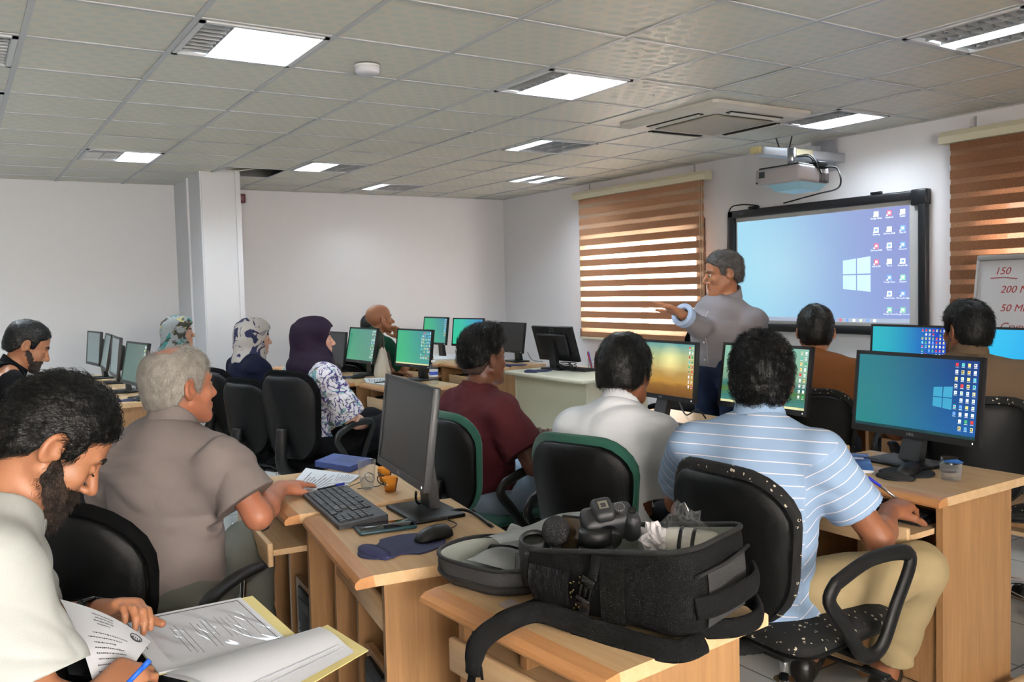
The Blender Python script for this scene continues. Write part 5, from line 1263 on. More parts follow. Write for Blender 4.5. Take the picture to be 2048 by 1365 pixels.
# ------------------------------------------------------------------ interactive board, projector, whiteboard
XBd = XR-.035
a, b, c = at_x(1458, 422, XBd), at_x(1856, 380, XBd), at_x(1848, 674, XBd)
y1, y0, z1, z0 = a.y, b.y, (a.z+b.z)/2, c.z
e = thing('interactive_board', 'large black-framed board showing a projected blue desktop', 'interactive board', (XR, (y0+y1)/2, z0)); W, H = y1-y0, z1-z0
fw = .07
mb = MB().rbox((-.035, 0, H-fw/2), (.05, W, fw), .012).rbox((-.035, 0, fw/2), (.05, W, fw), .012).rbox((-.035, W/2-fw/2, H/2), (.05, fw, H), .012).rbox((-.035, -W/2+fw/2, H/2), (.05, fw, H), .012).rbox((-.03, -W/2+.06, H-.055), (.062, .13, .12), .01)
mb.build('frame', mat('board_frame', rgb(20, 20, 24), .35), e, merge=False)
MB().box((-.012, 0, H/2), (.02, W-.1, H-.1)).build('board_surface', mat('board_white', rgb(190, 188, 186), .35), e)
def bstops(t, u, v):
    f = two(rgb(165, 225, 248), rgb(150, 168, 226), rgb(172, 226, 250), rgb(152, 160, 218))(t, u, v)
    d = t.math('SQRT', t.math('ADD', t.math('POWER', t.math('MULTIPLY', t.math('SUBTRACT', u, .3), 1.4), 2.0), t.math('POWER', t.math('SUBTRACT', v, .5), 2.0)))
    g = t.ramp(d, [(0, (.09, .08, .02)), (.5, (0, 0, 0))]); m = t.n('MixRGB', blend_type='ADD'); m.inputs[0].default_value = 1; t.l(f, m.inputs[1]); t.l(g, m.inputs[2]); return m.outputs[0]
S_PROJ = emis('projected_picture', bstops, 1.0, gloss=.5)  # projector's light is put into the surface as its own glow
sw, sh_ = W-.24, H-.2
so = Matrix.Translation((-.0225, .035, H/2-.005))
q = MB(); q.quad((0, sw/2, -sh_/2), (0, -sw/2, -sh_/2), (0, -sw/2, sh_/2), (0, sw/2, sh_/2)); scr = q.build('projected_picture', S_PROJ, e, M=so, merge=False)
def EM(n, c, s=1.0): return flat_emit('proj_'+n, c, s)
P_PANE = EM('pane', rgb(176, 214, 248)); P_W = EM('white', rgb(228, 234, 246)); P_R = EM('red', rgb(190, 100, 120)); P_G = EM('green', rgb(130, 190, 160)); P_Y = EM('yellow', rgb(206, 214, 190)); P_BL = EM('blue', rgb(110, 150, 220)); P_T = EM('task', rgb(150, 160, 178))
mb = MB(); win_logo(mb, sw, sh_, sw*.155, -sh_*.07, sh_*.29); mb.mi = [0]*len(mb.mi); mb.build('desktop_logo', P_PANE, scr, merge=False)
t = MB(); t.quad((-.0004, sw/2, -sh_/2), (-.0004, -sw/2, -sh_/2), (-.0004, -sw/2, -sh_/2+.034), (-.0004, sw/2, -sh_/2+.034)); t.build('taskbar', P_T, scr, merge=False)
PM = [P_W, P_R, P_G, P_Y, P_BL]
cols = [[(3, 'Folder'), (4, 'This PC'), (4, 'Network'), (0, 'Recycle Bin'), (2, 'Control'), (4, 'Microsoft Edge'), (2, 'Google Chrome')], [(1, 'AnyDesk'), (3, 'Chrome RAR'), (0, 'Excel'), (3, 'Word'), (4, 'Google Docs'), (0, 'TeamViewer'), (2, 'Google Sheets')], [(3, 'Google Slides'), (0, 'Samsung'), (1, 'Chrome RAR'), (1, 'AutoCAD')]]
RT = Matrix(((0, 0, -1, 0), (-1, 0, 0, 0), (0, 1, 0, 0), (0, 0, 0, 1)))
for ci, col in enumerate(cols):
    for ri, (k, txt) in enumerate(col):
        yy = -(sw/2-.055-ci*.112); zz = sh_/2-.045-ri*.125; s = .021
        mb = MB(); mb.cur = k; mb.quad((-.0006, yy+s, zz-s), (-.0006, yy-s, zz-s), (-.0006, yy-s, zz+s), (-.0006, yy+s, zz+s))
        mb.cur = 0 if k else 4; mb.quad((-.0009, yy+s*.5, zz-s*.4), (-.0009, yy-s*.5, zz-s*.4), (-.0009, yy-s*.5, zz+s*.5), (-.0009, yy+s*.5, zz+s*.5))
        mb.cur = 0; mb.quad((-.0012, yy+s*1.2, zz-s*1.1), (-.0012, yy+s*.6, zz-s*1.1), (-.0012, yy+s*.6, zz-s*.5), (-.0012, yy+s*1.2, zz-s*.5))
        mb.T = Matrix.Translation((-.0008, yy, zz-s*1.6)) @ RT; mb.text(txt, Matrix.Identity(4), .018, .0001)
        mb.build('desktop_icon', PM, scr, merge=False)
mb = MB()
for k in range(8):
    yy = -.12-k*.062; zz = -sh_/2+.017; mb.cur = [2, 4, 1, 4, 0, 3, 4, 0][k]; mb.quad((-.0008, yy+.012, zz-.011), (-.0008, yy-.012, zz-.011), (-.0008, yy-.012, zz+.011), (-.0008, yy+.012, zz+.011))
mb.build('taskbar_icons', PM, scr, merge=False)
l = MB(); l.T = Matrix.Translation((-.0615, W/2-.16, H-.034)) @ RT; l.text('hitachi', Matrix.Identity(4), .026, .0003); l.build('frame_lettering', mat('dim_lettering', rgb(120, 120, 124), .4), e, merge=False)
MB().rbox((-.04, -W/2+.42, H+.012), (.03, .09, .02), .004).rbox((-.04, W/2-.30, H+.012), (.04, .1, .022), .006).build('clip', M_BLK, e, merge=False)
tag(MB().tube(bez([(XR-.03, y1-.34, z1+.025), (XR-.04, y1-.15, z1+.05), (XR-.05, y1-.02, z1+.01), (XR-.03, y1+.02, z1-.25), (XR-.02, y1+.05, z0+.1), (XR-.02, y1+.02, .35)], 8), .006, 8).build('cable', M_BLK), 'black cable looping over the top left corner of the board', 'cable')

# projector on its wall arm
wp0, wp1 = at_x(1627, 292, XR-.02), at_x(1668, 333, XR-.02)
py = (wp0.y+wp1.y)/2; pz = (wp0.z+wp1.z)/2
e = thing('projector', 'grey short-throw projector on a wall arm above the board', 'projector', (XR, py, pz))
MB().rbox((-.011, 0, 0), (.02, .24, .26), .006).build('wall_plate', mat('plate_grey', rgb(176, 178, 190), .4, .3), e)
bl = MB()
for sy in (-1, 1):
    for sz in (-1, 1): bl.cone((-.02, sy*.09, sz*.1), (-.03, sy*.09, sz*.1), .012, n=12)
bl.build('bolts', M_STEEL, e, merge=False)
pc = at_d(1583, 360, 6.35); ox, oy, oz = pc.x-XR, pc.y-py, pc.z-pz
AR = mat('arm_grey', rgb(196, 198, 204), .4, .2)
MB().rbox((ox/2-.02, oy*.55+.08, -.04), (abs(ox)+.05, .10, .07), .01).build('arm', AR, e)
MB().rbox((-.06, .07, .0), (.08, .10, .17), .01).build('arm_joint', AR, e)
MB().rbox((ox*.55, oy*.55+.028, -.035), (.2, .004, .06), .001).build('warning_label', mat('label_cream', rgb(224, 214, 180), .5), e)
MB().rbox((ox-.02, oy*.55+.10, -.03), (.10, .09, .05), .006).build('arm_end_cover', mat('cover_yellow', rgb(222, 208, 150), .5), e)
MB().cone((ox+.03, oy+.02, oz+.09), (ox+.03, oy+.02, -.05), .035, .03).build('swivel', M_STEEL, e)
PJ = mat('projector_grey', rgb(176, 170, 172), .4)
b = MB(); b.T = Matrix.Translation((ox, oy, oz)) @ Matrix.Rotation(.04, 4, 'Y'); b.rbox((0, 0, .02), (.34, .40, .12), .022, seg=3); b.build('body', PJ, e)
b = MB(); b.T = Matrix.Translation((ox, oy, oz)) @ Matrix.Rotation(.04, 4, 'Y'); b.rbox((.0, 0, .083), (.30, .36, .018), .008); b.build('rear_cover', M_DGREY, e)
b = MB(); b.T = Matrix.Translation((ox, oy, oz)) @ Matrix.Rotation(.04, 4, 'Y'); b.add([(-.14, .10, -.04), (-.14, -.19, -.04), (.15, -.19, -.04), (.15, .10, -.04), (-.09, .07, -.088), (-.09, -.15, -.088), (.12, -.15, -.088), (.12, .07, -.088)], [(0, 1, 5, 4), (1, 2, 6, 5), (2, 3, 7, 6), (3, 0, 4, 7), (4, 5, 6, 7)])
b.build('lens_hood', mat('hood_pale', rgb(160, 205, 222), .35), e)
g = MB(); g.T = Matrix.Translation((ox, oy, oz)) @ Matrix.Rotation(.04, 4, 'Y')
for k in range(8): g.box((.06+.013*k, -.2005, .0), (.005, .004, .07))
g.build('vent_slots', M_SLOT, e, merge=False)
g = MB(); g.T = Matrix.Translation((ox, oy, oz)); g.rbox((.08, -.17, .085), (.10, .09, .05), .005); g.build('socket_panel', M_BLK, e)
g = MB(); g.T = Matrix.Translation((ox, oy, oz)) @ Matrix.Rotation(.04, 4, 'Y'); g.box((-.171, .13, .035), (.003, .05, .045)).box((-.171, .175, -.02), (.003, .016, .012)); g.build('sensor_window', M_DGREY, e, merge=False)
P0 = Vector((XR+ox, py+oy, pz+oz)); c1 = at_z(1552, 277, CEIL); c2 = at_z(1584, 272, CEIL)
cb = MB().tube(bez([c1, c1.lerp(P0, .4)+Vector((0, -.03, -.02)), P0+Vector((.06, -.10, .16)), P0+Vector((.08, -.14, .10))], 8), .006, 8)
tag(cb.build('cable', M_BLK), 'left black cable running from the ceiling to the projector', 'cable')
tag(MB().tube(bez([c2, c2+Vector((-.03, .0, -.16)), P0+Vector((.02, -.15, .16)), P0+Vector((.02, -.24, .02)), P0+Vector((.06, -.20, .06))], 8), .005, 8).build('cable', M_BLK), 'second black cable dropping from the ceiling past the projector arm', 'cable')
tag(MB().tube(bez([P0+Vector((.09, -.20, .07)), P0+Vector((.12, -.30, .05)), P0+Vector((.14, -.30, -.08)), Vector((XR-.06, y0+.95, z1+.06)), Vector((XR-.03, y1-.62, z1+.02))], 8), .006, 8).build('cable', M_BLK), 'black cable curving from the projector down to the top of the board', 'cable')

# flip-chart whiteboard at the right edge
tl, bl_ = at_d(1958, 517, 5.7), at_d(1935, 640, 5.6)
e = thing('whiteboard', 'white flip-chart board with red handwriting at the right edge', 'whiteboard', (tl.x, tl.y, 0), 0)
th = math.radians(-8); R_ = Matrix.Translation((0, 0, tl.z)) @ Matrix.Rotation(.16, 4, 'Y') @ Matrix.Rotation(0, 4, 'Z')
Wb, Hb = .86, 1.15; K = 1.2
b = MB(); b.T = R_; b.rbox((.012, -Wb/2, -Hb/2), (.012, Wb, Hb), .004); b.build('panel', mat('whiteboard_white', rgb(206, 204, 206), .3), e)
b = MB(); b.T = R_; b.rbox((.006, -Wb/2, .0), (.035, Wb+.02, .035), .008); b.build('top_clamp', mat('clamp_grey', rgb(150, 148, 146), .4), e)
b = MB(); b.T = R_; b.rbox((.006, .004, -Hb/2), (.022, .018, Hb), .006).rbox((.006, -Wb-.004, -Hb/2), (.022, .018, Hb), .006).rbox((.006, -Wb/2, -Hb), (.022, Wb+.02, .02), .006); b.build('edge_frame', mat('edge_grey', rgb(190, 190, 192), .4), e, merge=False)
M_RED = mat('marker_red', rgb(168, 52, 52), .6)
for txt, yy, zz, s in (('150', -.13, -.075, .055), ('200 Mbps', -.235, -.175, .055), ('50 Mbps.', -.235, -.275, .055), ('Cryptanaly', -.27, -.375, .06)):
    b = MB(); b.T = R_ @ Matrix.Translation((.0052, yy*K, zz*K)) @ RT; b.text(txt, Matrix.Identity(4), s*K, .0003, 1.0, .25); b.build('handwriting', M_RED, e, merge=False)
b = MB(); b.T = R_ @ Matrix.Diagonal((1, K, K, 1)); b.tube([(.005, -.07, -.112), (.005, -.14, -.108), (.005, -.21, -.116)], .0022, 6).tube([(.005, -.40, -.10), (.005, -.52, -.085)], .002, 6).tube([(.005, -.10, -.44), (.005, -.3, -.46), (.005, -.5, -.44)], .0016, 6); b.build('red_lines', M_RED, e, merge=False)
for sd, yy in ((1, -.06), (-1, -Wb+.06)):
    MB().cone((.03, yy, tl.z-.04), (-.28, yy, .02), .012, n=10).build('front_leg', M_STEEL, e)
MB().cone((.05, -Wb/2, tl.z-.1), (.42, -Wb/2, .02), .012, n=10).build('rear_leg', M_STEEL, e)
# ------------------------------------------------------------------ things on the desks
M_PAPER = mat('paper', rgb(226, 228, 234), .7); M_INK = mat('ink', rgb(70, 72, 80), .7); M_NAVY = mat('navy_cloth', rgb(36, 40, 78), .75, bump=.2, bscale=800)
M_BLUEP = mat('pen_blue', rgb(34, 50, 190), .3); M_NBLUE = mat('notebook_blue', rgb(52, 72, 132), .6, noise=.05)
def clear_mat(name, tint, transp=.75, rough=.05, gl=.5):
    t = NT(name); out = t.t.nodes['Material Output']; t.t.nodes.remove(t.b); a = t.n('BsdfTransparent'); a.inputs[0].default_value = (*tint, 1); g = t.n('BsdfGlossy'); g.inputs['Roughness'].default_value = rough
    fr = t.n('LayerWeight'); f2 = t.math('ADD', t.math('MULTIPLY', t.math('POWER', fr.outputs['Facing'], 4.0), .5), 1-transp); d = t.n('BsdfDiffuse'); d.inputs[0].default_value = (.8, .82, .84, 1)
    m1 = t.n('MixShader'); m1.inputs[0].default_value = gl; t.l(d.outputs[0], m1.inputs[1]); t.l(g.outputs[0], m1.inputs[2])
    m = t.n('MixShader'); t.l(f2, m.inputs[0]); t.l(a.outputs[0], m.inputs[1]); t.l(m1.outputs[0], m.inputs[2]); t.l(m.outputs[0], out.inputs['Surface']); return t.m
M_CUP = clear_mat('clear_plastic', (.975, .98, .985), .93, .05, .35); M_WATER = clear_mat('water', (.95, .965, .97), .95, .02, .8); M_FILM = clear_mat('clear_film', (.97, .97, .98), .90, .08, .75)
DZ = .7505
def keyboard(label, c, rz, z, L=.45, Wd=.145, parent=None):
    e = thing('keyboard', label, 'keyboard', (c[0], c[1], z), rz, 'keyboards')
    b = MB(); b.add([(-Wd/2, -L/2, 0), (Wd/2, -L/2, 0), (Wd/2, L/2, 0), (-Wd/2, L/2, 0), (-Wd/2, -L/2, .012), (Wd/2, -L/2, .024), (Wd/2, L/2, .024), (-Wd/2, L/2, .012)], [(0, 3, 2, 1), (4, 5, 6, 7), (0, 1, 5, 4), (1, 2, 6, 5), (2, 3, 7, 6), (3, 0, 4, 7)]); b.build('keyboard_body', mat('keyboard_black', rgb(40, 41, 44), .45), e)
    k = MB(); sl = math.atan2(.012, Wd); k.T = Matrix.Translation((0, 0, .0185)) @ Matrix.Rotation(-sl, 4, 'Y')
    M_KEY = mat('key_black', rgb(52, 53, 57), .4)
    pit = .0188
    for r in range(6):
        x = -Wd/2+.018+r*.0205
        n = 15; y = L/2-.012
        widths = {0: [1.25, 1.25, 1.25, 6.2, 1.25, 1.25, 1.25, 1.25], 1: [2.2]+[1]*10+[2.8], 2: [1.7]+[1]*11+[2.3], 3: [1.4]+[1]*12+[1.6], 4: [1]*13+[2], 5: [1, .4, 1, 1, 1, 1, .3, 1, 1, 1, 1, .3, 1, 1, 1]}[r]
        for w in widths:
            if w > .5: k.box((x, y-w*pit*.5*.98, .002), (.0165, w*pit*.98-.003, .006))
            y -= w*pit*.98
        y = -L/2+.155
        for q in range(3):
            if r in (0, 4, 5) or (r == 3) or (r == 1 and q == 1): k.box((x, y-q*pit, .002), (.0165, pit-.003, .006))
        y = -L/2+.085
        for q in range(4):
            if r < 5: k.box((x, y-q*pit, .002), (.0165, pit-.003, .006))
    k.build('keys', M_KEY, e, merge=False)
    return e
def mouse(label, p, rz, z=DZ, cable=None, gr='mice'):
    e = thing('computer_mouse', label, 'mouse', (p[0], p[1], z), rz, gr)
    b = MB(); b.grid(lambda u, v: (.058*math.cos(math.pi*u)*(1-.0*v), .031*math.sin(2*math.pi*v)*math.sin(math.pi*u)**.6*(1 if True else 0), max(0, .036*math.cos(2*math.pi*v)*math.sin(math.pi*u)**.7*(1.1-.3*u))), 16, 24); b.build('mouse_body', M_BLK, e)
    MB().rbox((.03, 0, .026), (.018, .006, .012), .003).build('scroll_wheel', M_DGREY, e)
    if cable: MB().tube(bez(cable, 8), .0018, 6).build('mouse_cable', M_BLK, e)
    return e
def mousepad(label, p, rz, m, s=1.0, z=DZ):
    e = thing('mouse_pad', label, 'mouse pad', (p[0], p[1], z), rz, 'mouse pads')
    out = []
    for k in range(48):
        a = 2*math.pi*k/48; r = .105+.012*math.cos(2*a); x, y = r*math.cos(a), r*math.sin(a)*1.0
        if x < -.03: x = -.03+(x+.03)*1.35; y *= .92-.25*math.sin(min(1, max(0, (-x-.03)/.06))*math.pi)
        out.append((x*s, y*s))
    MB().prism(out, 0, .004).build('pad', m, e); b = MB(); b.sphere((-.105*s, 0, .004), (.026*s, .07*s, .018), 20, 10); b.build('wrist_rest', m, e); return e
def scribble(mb, fn, rows, x0, x1, y0, y1, seed=1, h=.35, fill=.8):
    r = random.Random(seed)
    for k in range(rows):
        y = y0+(y1-y0)*(k+.5)/rows; x = x0+(x1-x0)*r.uniform(0, .12); hh = abs(y1-y0)/rows*h; end = x0+(x1-x0)*r.uniform(.55, 1.0)*min(1, fill+.2)
        while x < end:
            w = r.uniform(.012, .05)*(x1-x0); yy = y+r.uniform(-.1, .1)*hh; mb.quad(fn(x, yy), fn(x+w, yy), fn(x+w, yy+hh*r.uniform(.6, 1)), fn(x, yy+hh*r.uniform(.5, 1))); x += w+r.uniform(.006, .014)*(x1-x0)
def sheet(name, label, cat, corners, th=.0015, m=None, text=None, group=None, parent=None):
    """flat sheet from four corner points (counter-clockwise from above)"""
    P = [Vector(c) for c in corners]; o = P[0].copy(); n = (P[1]-P[0]).cross(P[3]-P[0]).normalized()
    if n.z < 0: n = -n
    mb = MB(); A = [p-o for p in P]; mb.add([a for a in A]+[a+n*th for a in A], [(3, 2, 1, 0), (4, 5, 6, 7), (0, 1, 5, 4), (1, 2, 6, 5), (2, 3, 7, 6), (3, 0, 4, 7)])
    e = mb.build(name, m or M_PAPER); e.location = o
    if label: tag(e, label, cat, group)
    if text:
        t = MB()
        def fn(u, v): return (A[0]*(1-u)*(1-v)+A[1]*u*(1-v)+A[2]*u*v+A[3]*(1-u)*v)+n*(th+.0004)
        text(t, fn); t.build('printed_lines', M_INK, e, merge=False)
    return e
def gz(pts, z): return [at_z(x, y, z) for x, y in pts]
def V2(x, y, z=DZ): return at_z(x, y, z)

# desk with the dark monitor
a0, a1, a2, a3 = (at_z(616, 987, .768), at_z(687, 1052, .765), at_z(767, 1033, .77), at_z(683, 974, .77)); kc = (a0+a1+a2+a3)/4
kd = ((a0+a3)-(a1+a2)); keyboard('black keyboard lying across two desks in front of the dark monitor', kc, math.atan2(-kd.x, kd.y), DZ+.002, min(.47, kd.length/2))
e = thing('smartphone', 'phone in teal case lying beside the keyboard', 'phone', V2(771, 1059), 0); q0, q1 = V2(712, 1068), V2(829, 1052); e.rotation_euler.z = math.atan2(q1.y-q0.y, q1.x-q0.x)
MB().rbox((0, 0, .006), (.165, .08, .011), .005).build('phone_case', mat('teal_case', rgb(34, 66, 76), .4), e); MB().rbox((0, 0, .0118), (.155, .071, .001), .0004).build('phone_glass', mat('phone_glass', rgb(16, 17, 20), .06), e)
mousepad('navy mouse pad at the corner of the desk with the dark monitor', V2(812, 1092), math.radians(10), M_NAVY, .95)
mouse('black mouse beside the open camera backpack', V2(868, 1080), math.radians(10), DZ+.005, [(.05, 0, .012), (.12, .05, .003), (.14, .12, .003), (.22, .16, .003)])
cv = MB().tube(bez([V2(832, 985, .83), V2(833, 1003, .78), V2(845, 1008, .757), V2(870, 990, .77)], 8), .004, 8); tag(cv.build('cable', M_BLK), 'black cable dropping behind the dark grey monitor', 'cable')
cv = MB().tube(bez([V2(898, 1024, .757), V2(925, 1020, .765), V2(952, 1030, .757), V2(985, 1055, .75), V2(1000, 1075, .68)], 8), .005, 8); tag(cv.build('cable', M_BLK), 'black cable running off the desk behind the open backpack', 'cable')
# desk with papers
def tx(rows, seed, x0=.12, x1=.88, y0=.12, y1=.88, h=.35):
    def f(t, fn): scribble(t, fn, rows, x0, x1, y0, y1, seed, h)
    return f
z = DZ
for k, (cs, lb) in enumerate([([(571, 986), (612, 937), (716, 956), (690, 975)], 'lowest loose paper under the grey-haired person\'s hand'), ([(575, 984), (614, 938), (706, 950), (640, 987)], 'top loose printed paper under the grey-haired person\'s hand'), ([(660, 968), (672, 945), (720, 952), (700, 966)], 'loose paper sticking out to the right of the pile, by the clear cup')]):
    sheet('paper_sheet', lb, 'paper', gz(cs, z), .0015, M_PAPER, tx(9, k), 'loose papers'); z += .002
def pen(label, a, b, z, m=M_BLUEP, body=None):
    a, b = at_z(*a, z) if len(a) == 2 else Vector(a), at_z(*b, z) if len(b) == 2 else Vector(b); c = (a+b)/2; e = thing('pen', label, 'pen', c, 0, 'pens'); d = (b-a)
    MB().cone(-d/2, d*.18, .0042, n=10).build('pen_barrel', body or m, e); MB().cone(d*.18, d*.5, .0048, n=10).build('pen_cap', m, e); MB().cone(-d/2, -d/2-d.normalized()*.012, .0035, .0008, 10).build('pen_tip', M_STEEL, e); return e
pen('blue-capped pen between the papers and the keyboard', (634, 981), (688, 968), DZ+.006, M_BLUEP, M_BLK)
e = thing('notebook', 'navy zipped document case at the far end of the paper-strewn desk', 'document case', V2(685, 935), 0)
cs = gz([(630, 934), (668, 918), (742, 928), (700, 946)], DZ); cc = sum(cs, Vector())/4; e.location = cc; b = MB(); A = [c-cc for c in cs]; b.add(A+[a+Vector((0, 0, .022)) for a in A], [(3, 2, 1, 0), (4, 5, 6, 7), (0, 1, 5, 4), (1, 2, 6, 5), (2, 3, 7, 6), (3, 0, 4, 7)]); b.build('case_cover', M_NBLUE, e)
b = MB(); b.add([a*.6+Vector((.02, -.01, .0226)) for a in A], [(0, 1, 2, 3)]); b.build('front_pocket', mat('notebook_blue_dark', rgb(44, 60, 112), .6), e)
def cup(label, p, h, r0, r1, m, water=None, cat='cup', gr=None):
    e = thing('cup', label, cat, p, 0, gr); t = .0012
    MB().lathe([(0, .002), (r0-.004, .002), (r0, .004), (r0+(r1-r0)*.3, h*.3), (r1, h-.002), (r1+.002, h), (r1+.0005, h+.001), (r1-t, h-.003), (r0-t, .006), (0, .004)], 32).build('cup_wall', m, e)
    if water: f = .42 if water is True else water; MB().lathe([(0, .0055), (r0-2*t, .0055), (r0+(r1-r0)*f-2*t, h*f), (0, h*f)], 32).build('water', M_WATER, e)
    return e
cup('clear plastic cup half full of water beside the papers', V2(735, 979), .098, .021, .031, M_CUP, .40)
M_TEA = mat('cup_orange', rgb(226, 150, 50), .5); M_TEAB = mat('cup_maroon', rgb(84, 34, 34), .5); M_TEAC = mat('cup_cream', rgb(216, 196, 160), .6)
for p, lb, hh in ((V2(781, 983), 'small orange and maroon paper tea cup right of the clear cup', .046), (V2(770, 962), 'second small paper tea cup behind the first, against the monitor', .046)):
    e = thing('paper_cup', lb, 'cup', p, 0, 'paper tea cups')
    MB().lathe([(0, .003), (.017, .003), (.018, 0), (.0265, hh), (.0275, hh+.001), (.0255, hh), (.0165, .005), (0, .005)], 28).build('cup_wall', M_TEA, e)
    b = MB(); b.grid(lambda u, v: ((.0185+.0086*v)*math.cos(-1.1+1.5*u), (.0185+.0086*v)*math.sin(-1.1+1.5*u), hh*v*.98+.0005), 10, 2); b.build('maroon_side', M_TEAB, e)
    b = MB(); b.grid(lambda u, v: ((.0234+.003*v)*math.cos(2.75+1.0*u), (.0234+.003*v)*math.sin(2.75+1.0*u), hh*(.48+.25*v)), 8, 1); b.build('black_label', M_BLK, e)
    l = MB(); l.T = Matrix.Rotation(math.radians(-147), 4, 'Z') @ Matrix.Translation((.0262, 0, hh*.60)) @ Matrix(((0, 0, 1, 0), (1, 0, 0, 0), (0, 1, 0, 0), (0, 0, 0, 1))); l.text('Tea', Matrix.Identity(4), .011, .0003); l.build('label_letters', M_TEAC, e, merge=False)
e = thing('eyeglasses', 'folded dark-framed glasses on the desk between clear cup and tea cups', 'glasses', V2(752, 968), .3)
b = MB()
for s in (-1, 1): b.tube([(.0, s*.032+.024*math.cos(a), .018+.016*math.sin(a)) for a in [2*math.pi*k/18 for k in range(18)]], .002, 6, True)
b.build('rims', M_BLK, e, merge=False); MB().tube([(0, -.056, .02), (-.03, -.05, .004), (-.10, -.02, .004)], .0016, 6).tube([(0, .056, .02), (-.03, .05, .004), (-.10, .03, .004)], .0016, 6).build('temples', M_BLK, e, merge=False)

# right front desk
mousepad('black mouse pad under the large blue screen', V2(1812, 948), math.radians(12), mat('pad_black', rgb(26, 26, 28), .8), .92)
mouse('black mouse under the large blue screen', V2(1818, 940, .765), math.radians(8), DZ+.005, [(.05, 0, .012), (.11, -.03, .003), (.17, -.02, .003)])
cs = gz([(1690, 945), (1688, 912), (1737, 915), (1748, 948)], DZ); cc = sum(cs, Vector())/4; e = thing('notebook', 'blue spiral notebook beside the striped shirt', 'notebook', cc)
A = [c-cc for c in cs]; b = MB(); b.add([a*1.0 for a in A]+[a+Vector((0, 0, .010)) for a in A], [(3, 2, 1, 0), (4, 5, 6, 7), (0, 1, 5, 4), (1, 2, 6, 5), (2, 3, 7, 6), (3, 0, 4, 7)]); b.build('pages', M_PAPER, e)
b = MB(); b.add([a*.985+Vector((0, 0, .0102)) for a in A]+[a*.985+Vector((0, 0, .0112)) for a in A], [(3, 2, 1, 0), (4, 5, 6, 7), (0, 1, 5, 4), (1, 2, 6, 5), (2, 3, 7, 6), (3, 0, 4, 7)])
t = NT('notebook_cover'); gr = t.n('TexNoise', Scale=9.0, Detail=2.0); t.l(t.coord(), gr.inputs['Vector']); t.l(t.ramp(gr.outputs['Fac'], [(.35, rgb(28, 70, 150)), (.55, rgb(60, 124, 205)), (.7, rgb(120, 190, 235))]), t.b.inputs['Base Color']); t.b.inputs['Roughness'].default_value = .3; cvr = b.build('cover', t.m, e)
b = MB()
for k in range(14): q = A[1].lerp(A[2], (k+.5)/14)+Vector((0, 0, .008)); b.tube([q+Vector((.004*math.cos(x), 0, .006*math.sin(x))) for x in [math.pi*2*i/8 for i in range(8)]], .0008, 5, True)
b.build('spiral', M_BLK, e, merge=False)
b = MB(); b.add([A[0].lerp(A[1], u).lerp(A[3].lerp(A[2], u), v)+Vector((0, 0, .0118)) for u, v in ((.62, .3), (.74, .3), (.74, .75), (.62, .75))], [(0, 1, 2, 3)]); b.build('cover_title', M_PAPER, cvr, merge=False)
e = thing('water_cup', 'clear square cup of water at the corner under the large blue screen', 'cup', V2(1902, 962), .1)
out = rrect(.058, .058, .012, 4); b = MB(); n = len(out)
for z0, z1, s0, s1 in ((.002, .058, .86, 1.0), (.058, .0585, 1.0, .96), (.0585, .006, .96, .82), (.006, .0055, .82, .01)): b.add([(x*s0, y*s0, z0) for x, y in out]+[(x*s1, y*s1, z1) for x, y in out], [(k, (k+1) % n, n+(k+1) % n, n+k) for k in range(n)], True)
b.build('cup_wall', M_CUP, e); MB().prism([(x*.80, y*.80) for x, y in out], .007, .048).build('water', M_WATER, e)
l = MB(); l.add([(.03, -.028, .0595), (.03, .028, .0595), (-.005, .028, .0595), (-.005, -.028, .0595), (.045, 0, .064)], [(0, 1, 2, 3), (0, 4, 1)]); l.build('peeled_lid', mat('lid_blue', rgb(60, 120, 200), .4), e)
e = thing('black_cap', 'smoky dark plastic cap standing behind the square water cup', 'cap', V2(1898, 944), 0); MB().cone((0, 0, .0), (0, 0, .05), .028, .028, 24).build('cap', mat('smoke_plastic', rgb(30, 30, 34), .2), e); MB().lathe([(.0285, .008), (.029, .01), (.029, .016), (.0285, .018)], 24).build('cap_band', M_DGREY, e)
hb = [q for q in PEOPLE if 'striped' in q.label][0]; wv = hb.arms[-1]['w']; hd = hb.arms[-1]['hd']
pen('blue pen held in the striped-shirted person\'s right hand', tuple(wv+hd*.10+A3((0, 0, -.005))), tuple(wv+hd*.06+A3((-.05, .07, .085))), 0, M_BLUEP, M_STEEL)
dk = DESKS[3]; keyboard('black keyboard on the pulled-out tray under the large blue screen', Vector((2.735-.14, 1.765, 0)), 0, .636, .40, .13)
dk = DESKS[5]; sheet('notebook', 'blue edged booklet on the tray below the sunrise screen', 'booklet', gz([(1352, 876), (1362, 868), (1412, 882), (1405, 892)], .645), .012, mat('booklet', rgb(60, 80, 170), .5))
mousepad('black mouse pad below the sunrise screen', V2(1340, 858), .2, mat('pad_black', rgb(26, 26, 28), .8), .7); mouse('black mouse below the sunrise screen', V2(1322, 852, .765), .2, DZ+.004)
cv = MB().tube(bez([V2(1358, 803, .80), V2(1372, 830, .757), V2(1395, 820, .80), V2(1412, 838, .757)], 8), .004, 6); tag(cv.build('cable', M_BLK), 'black cables looping behind the sunrise screen', 'cable')

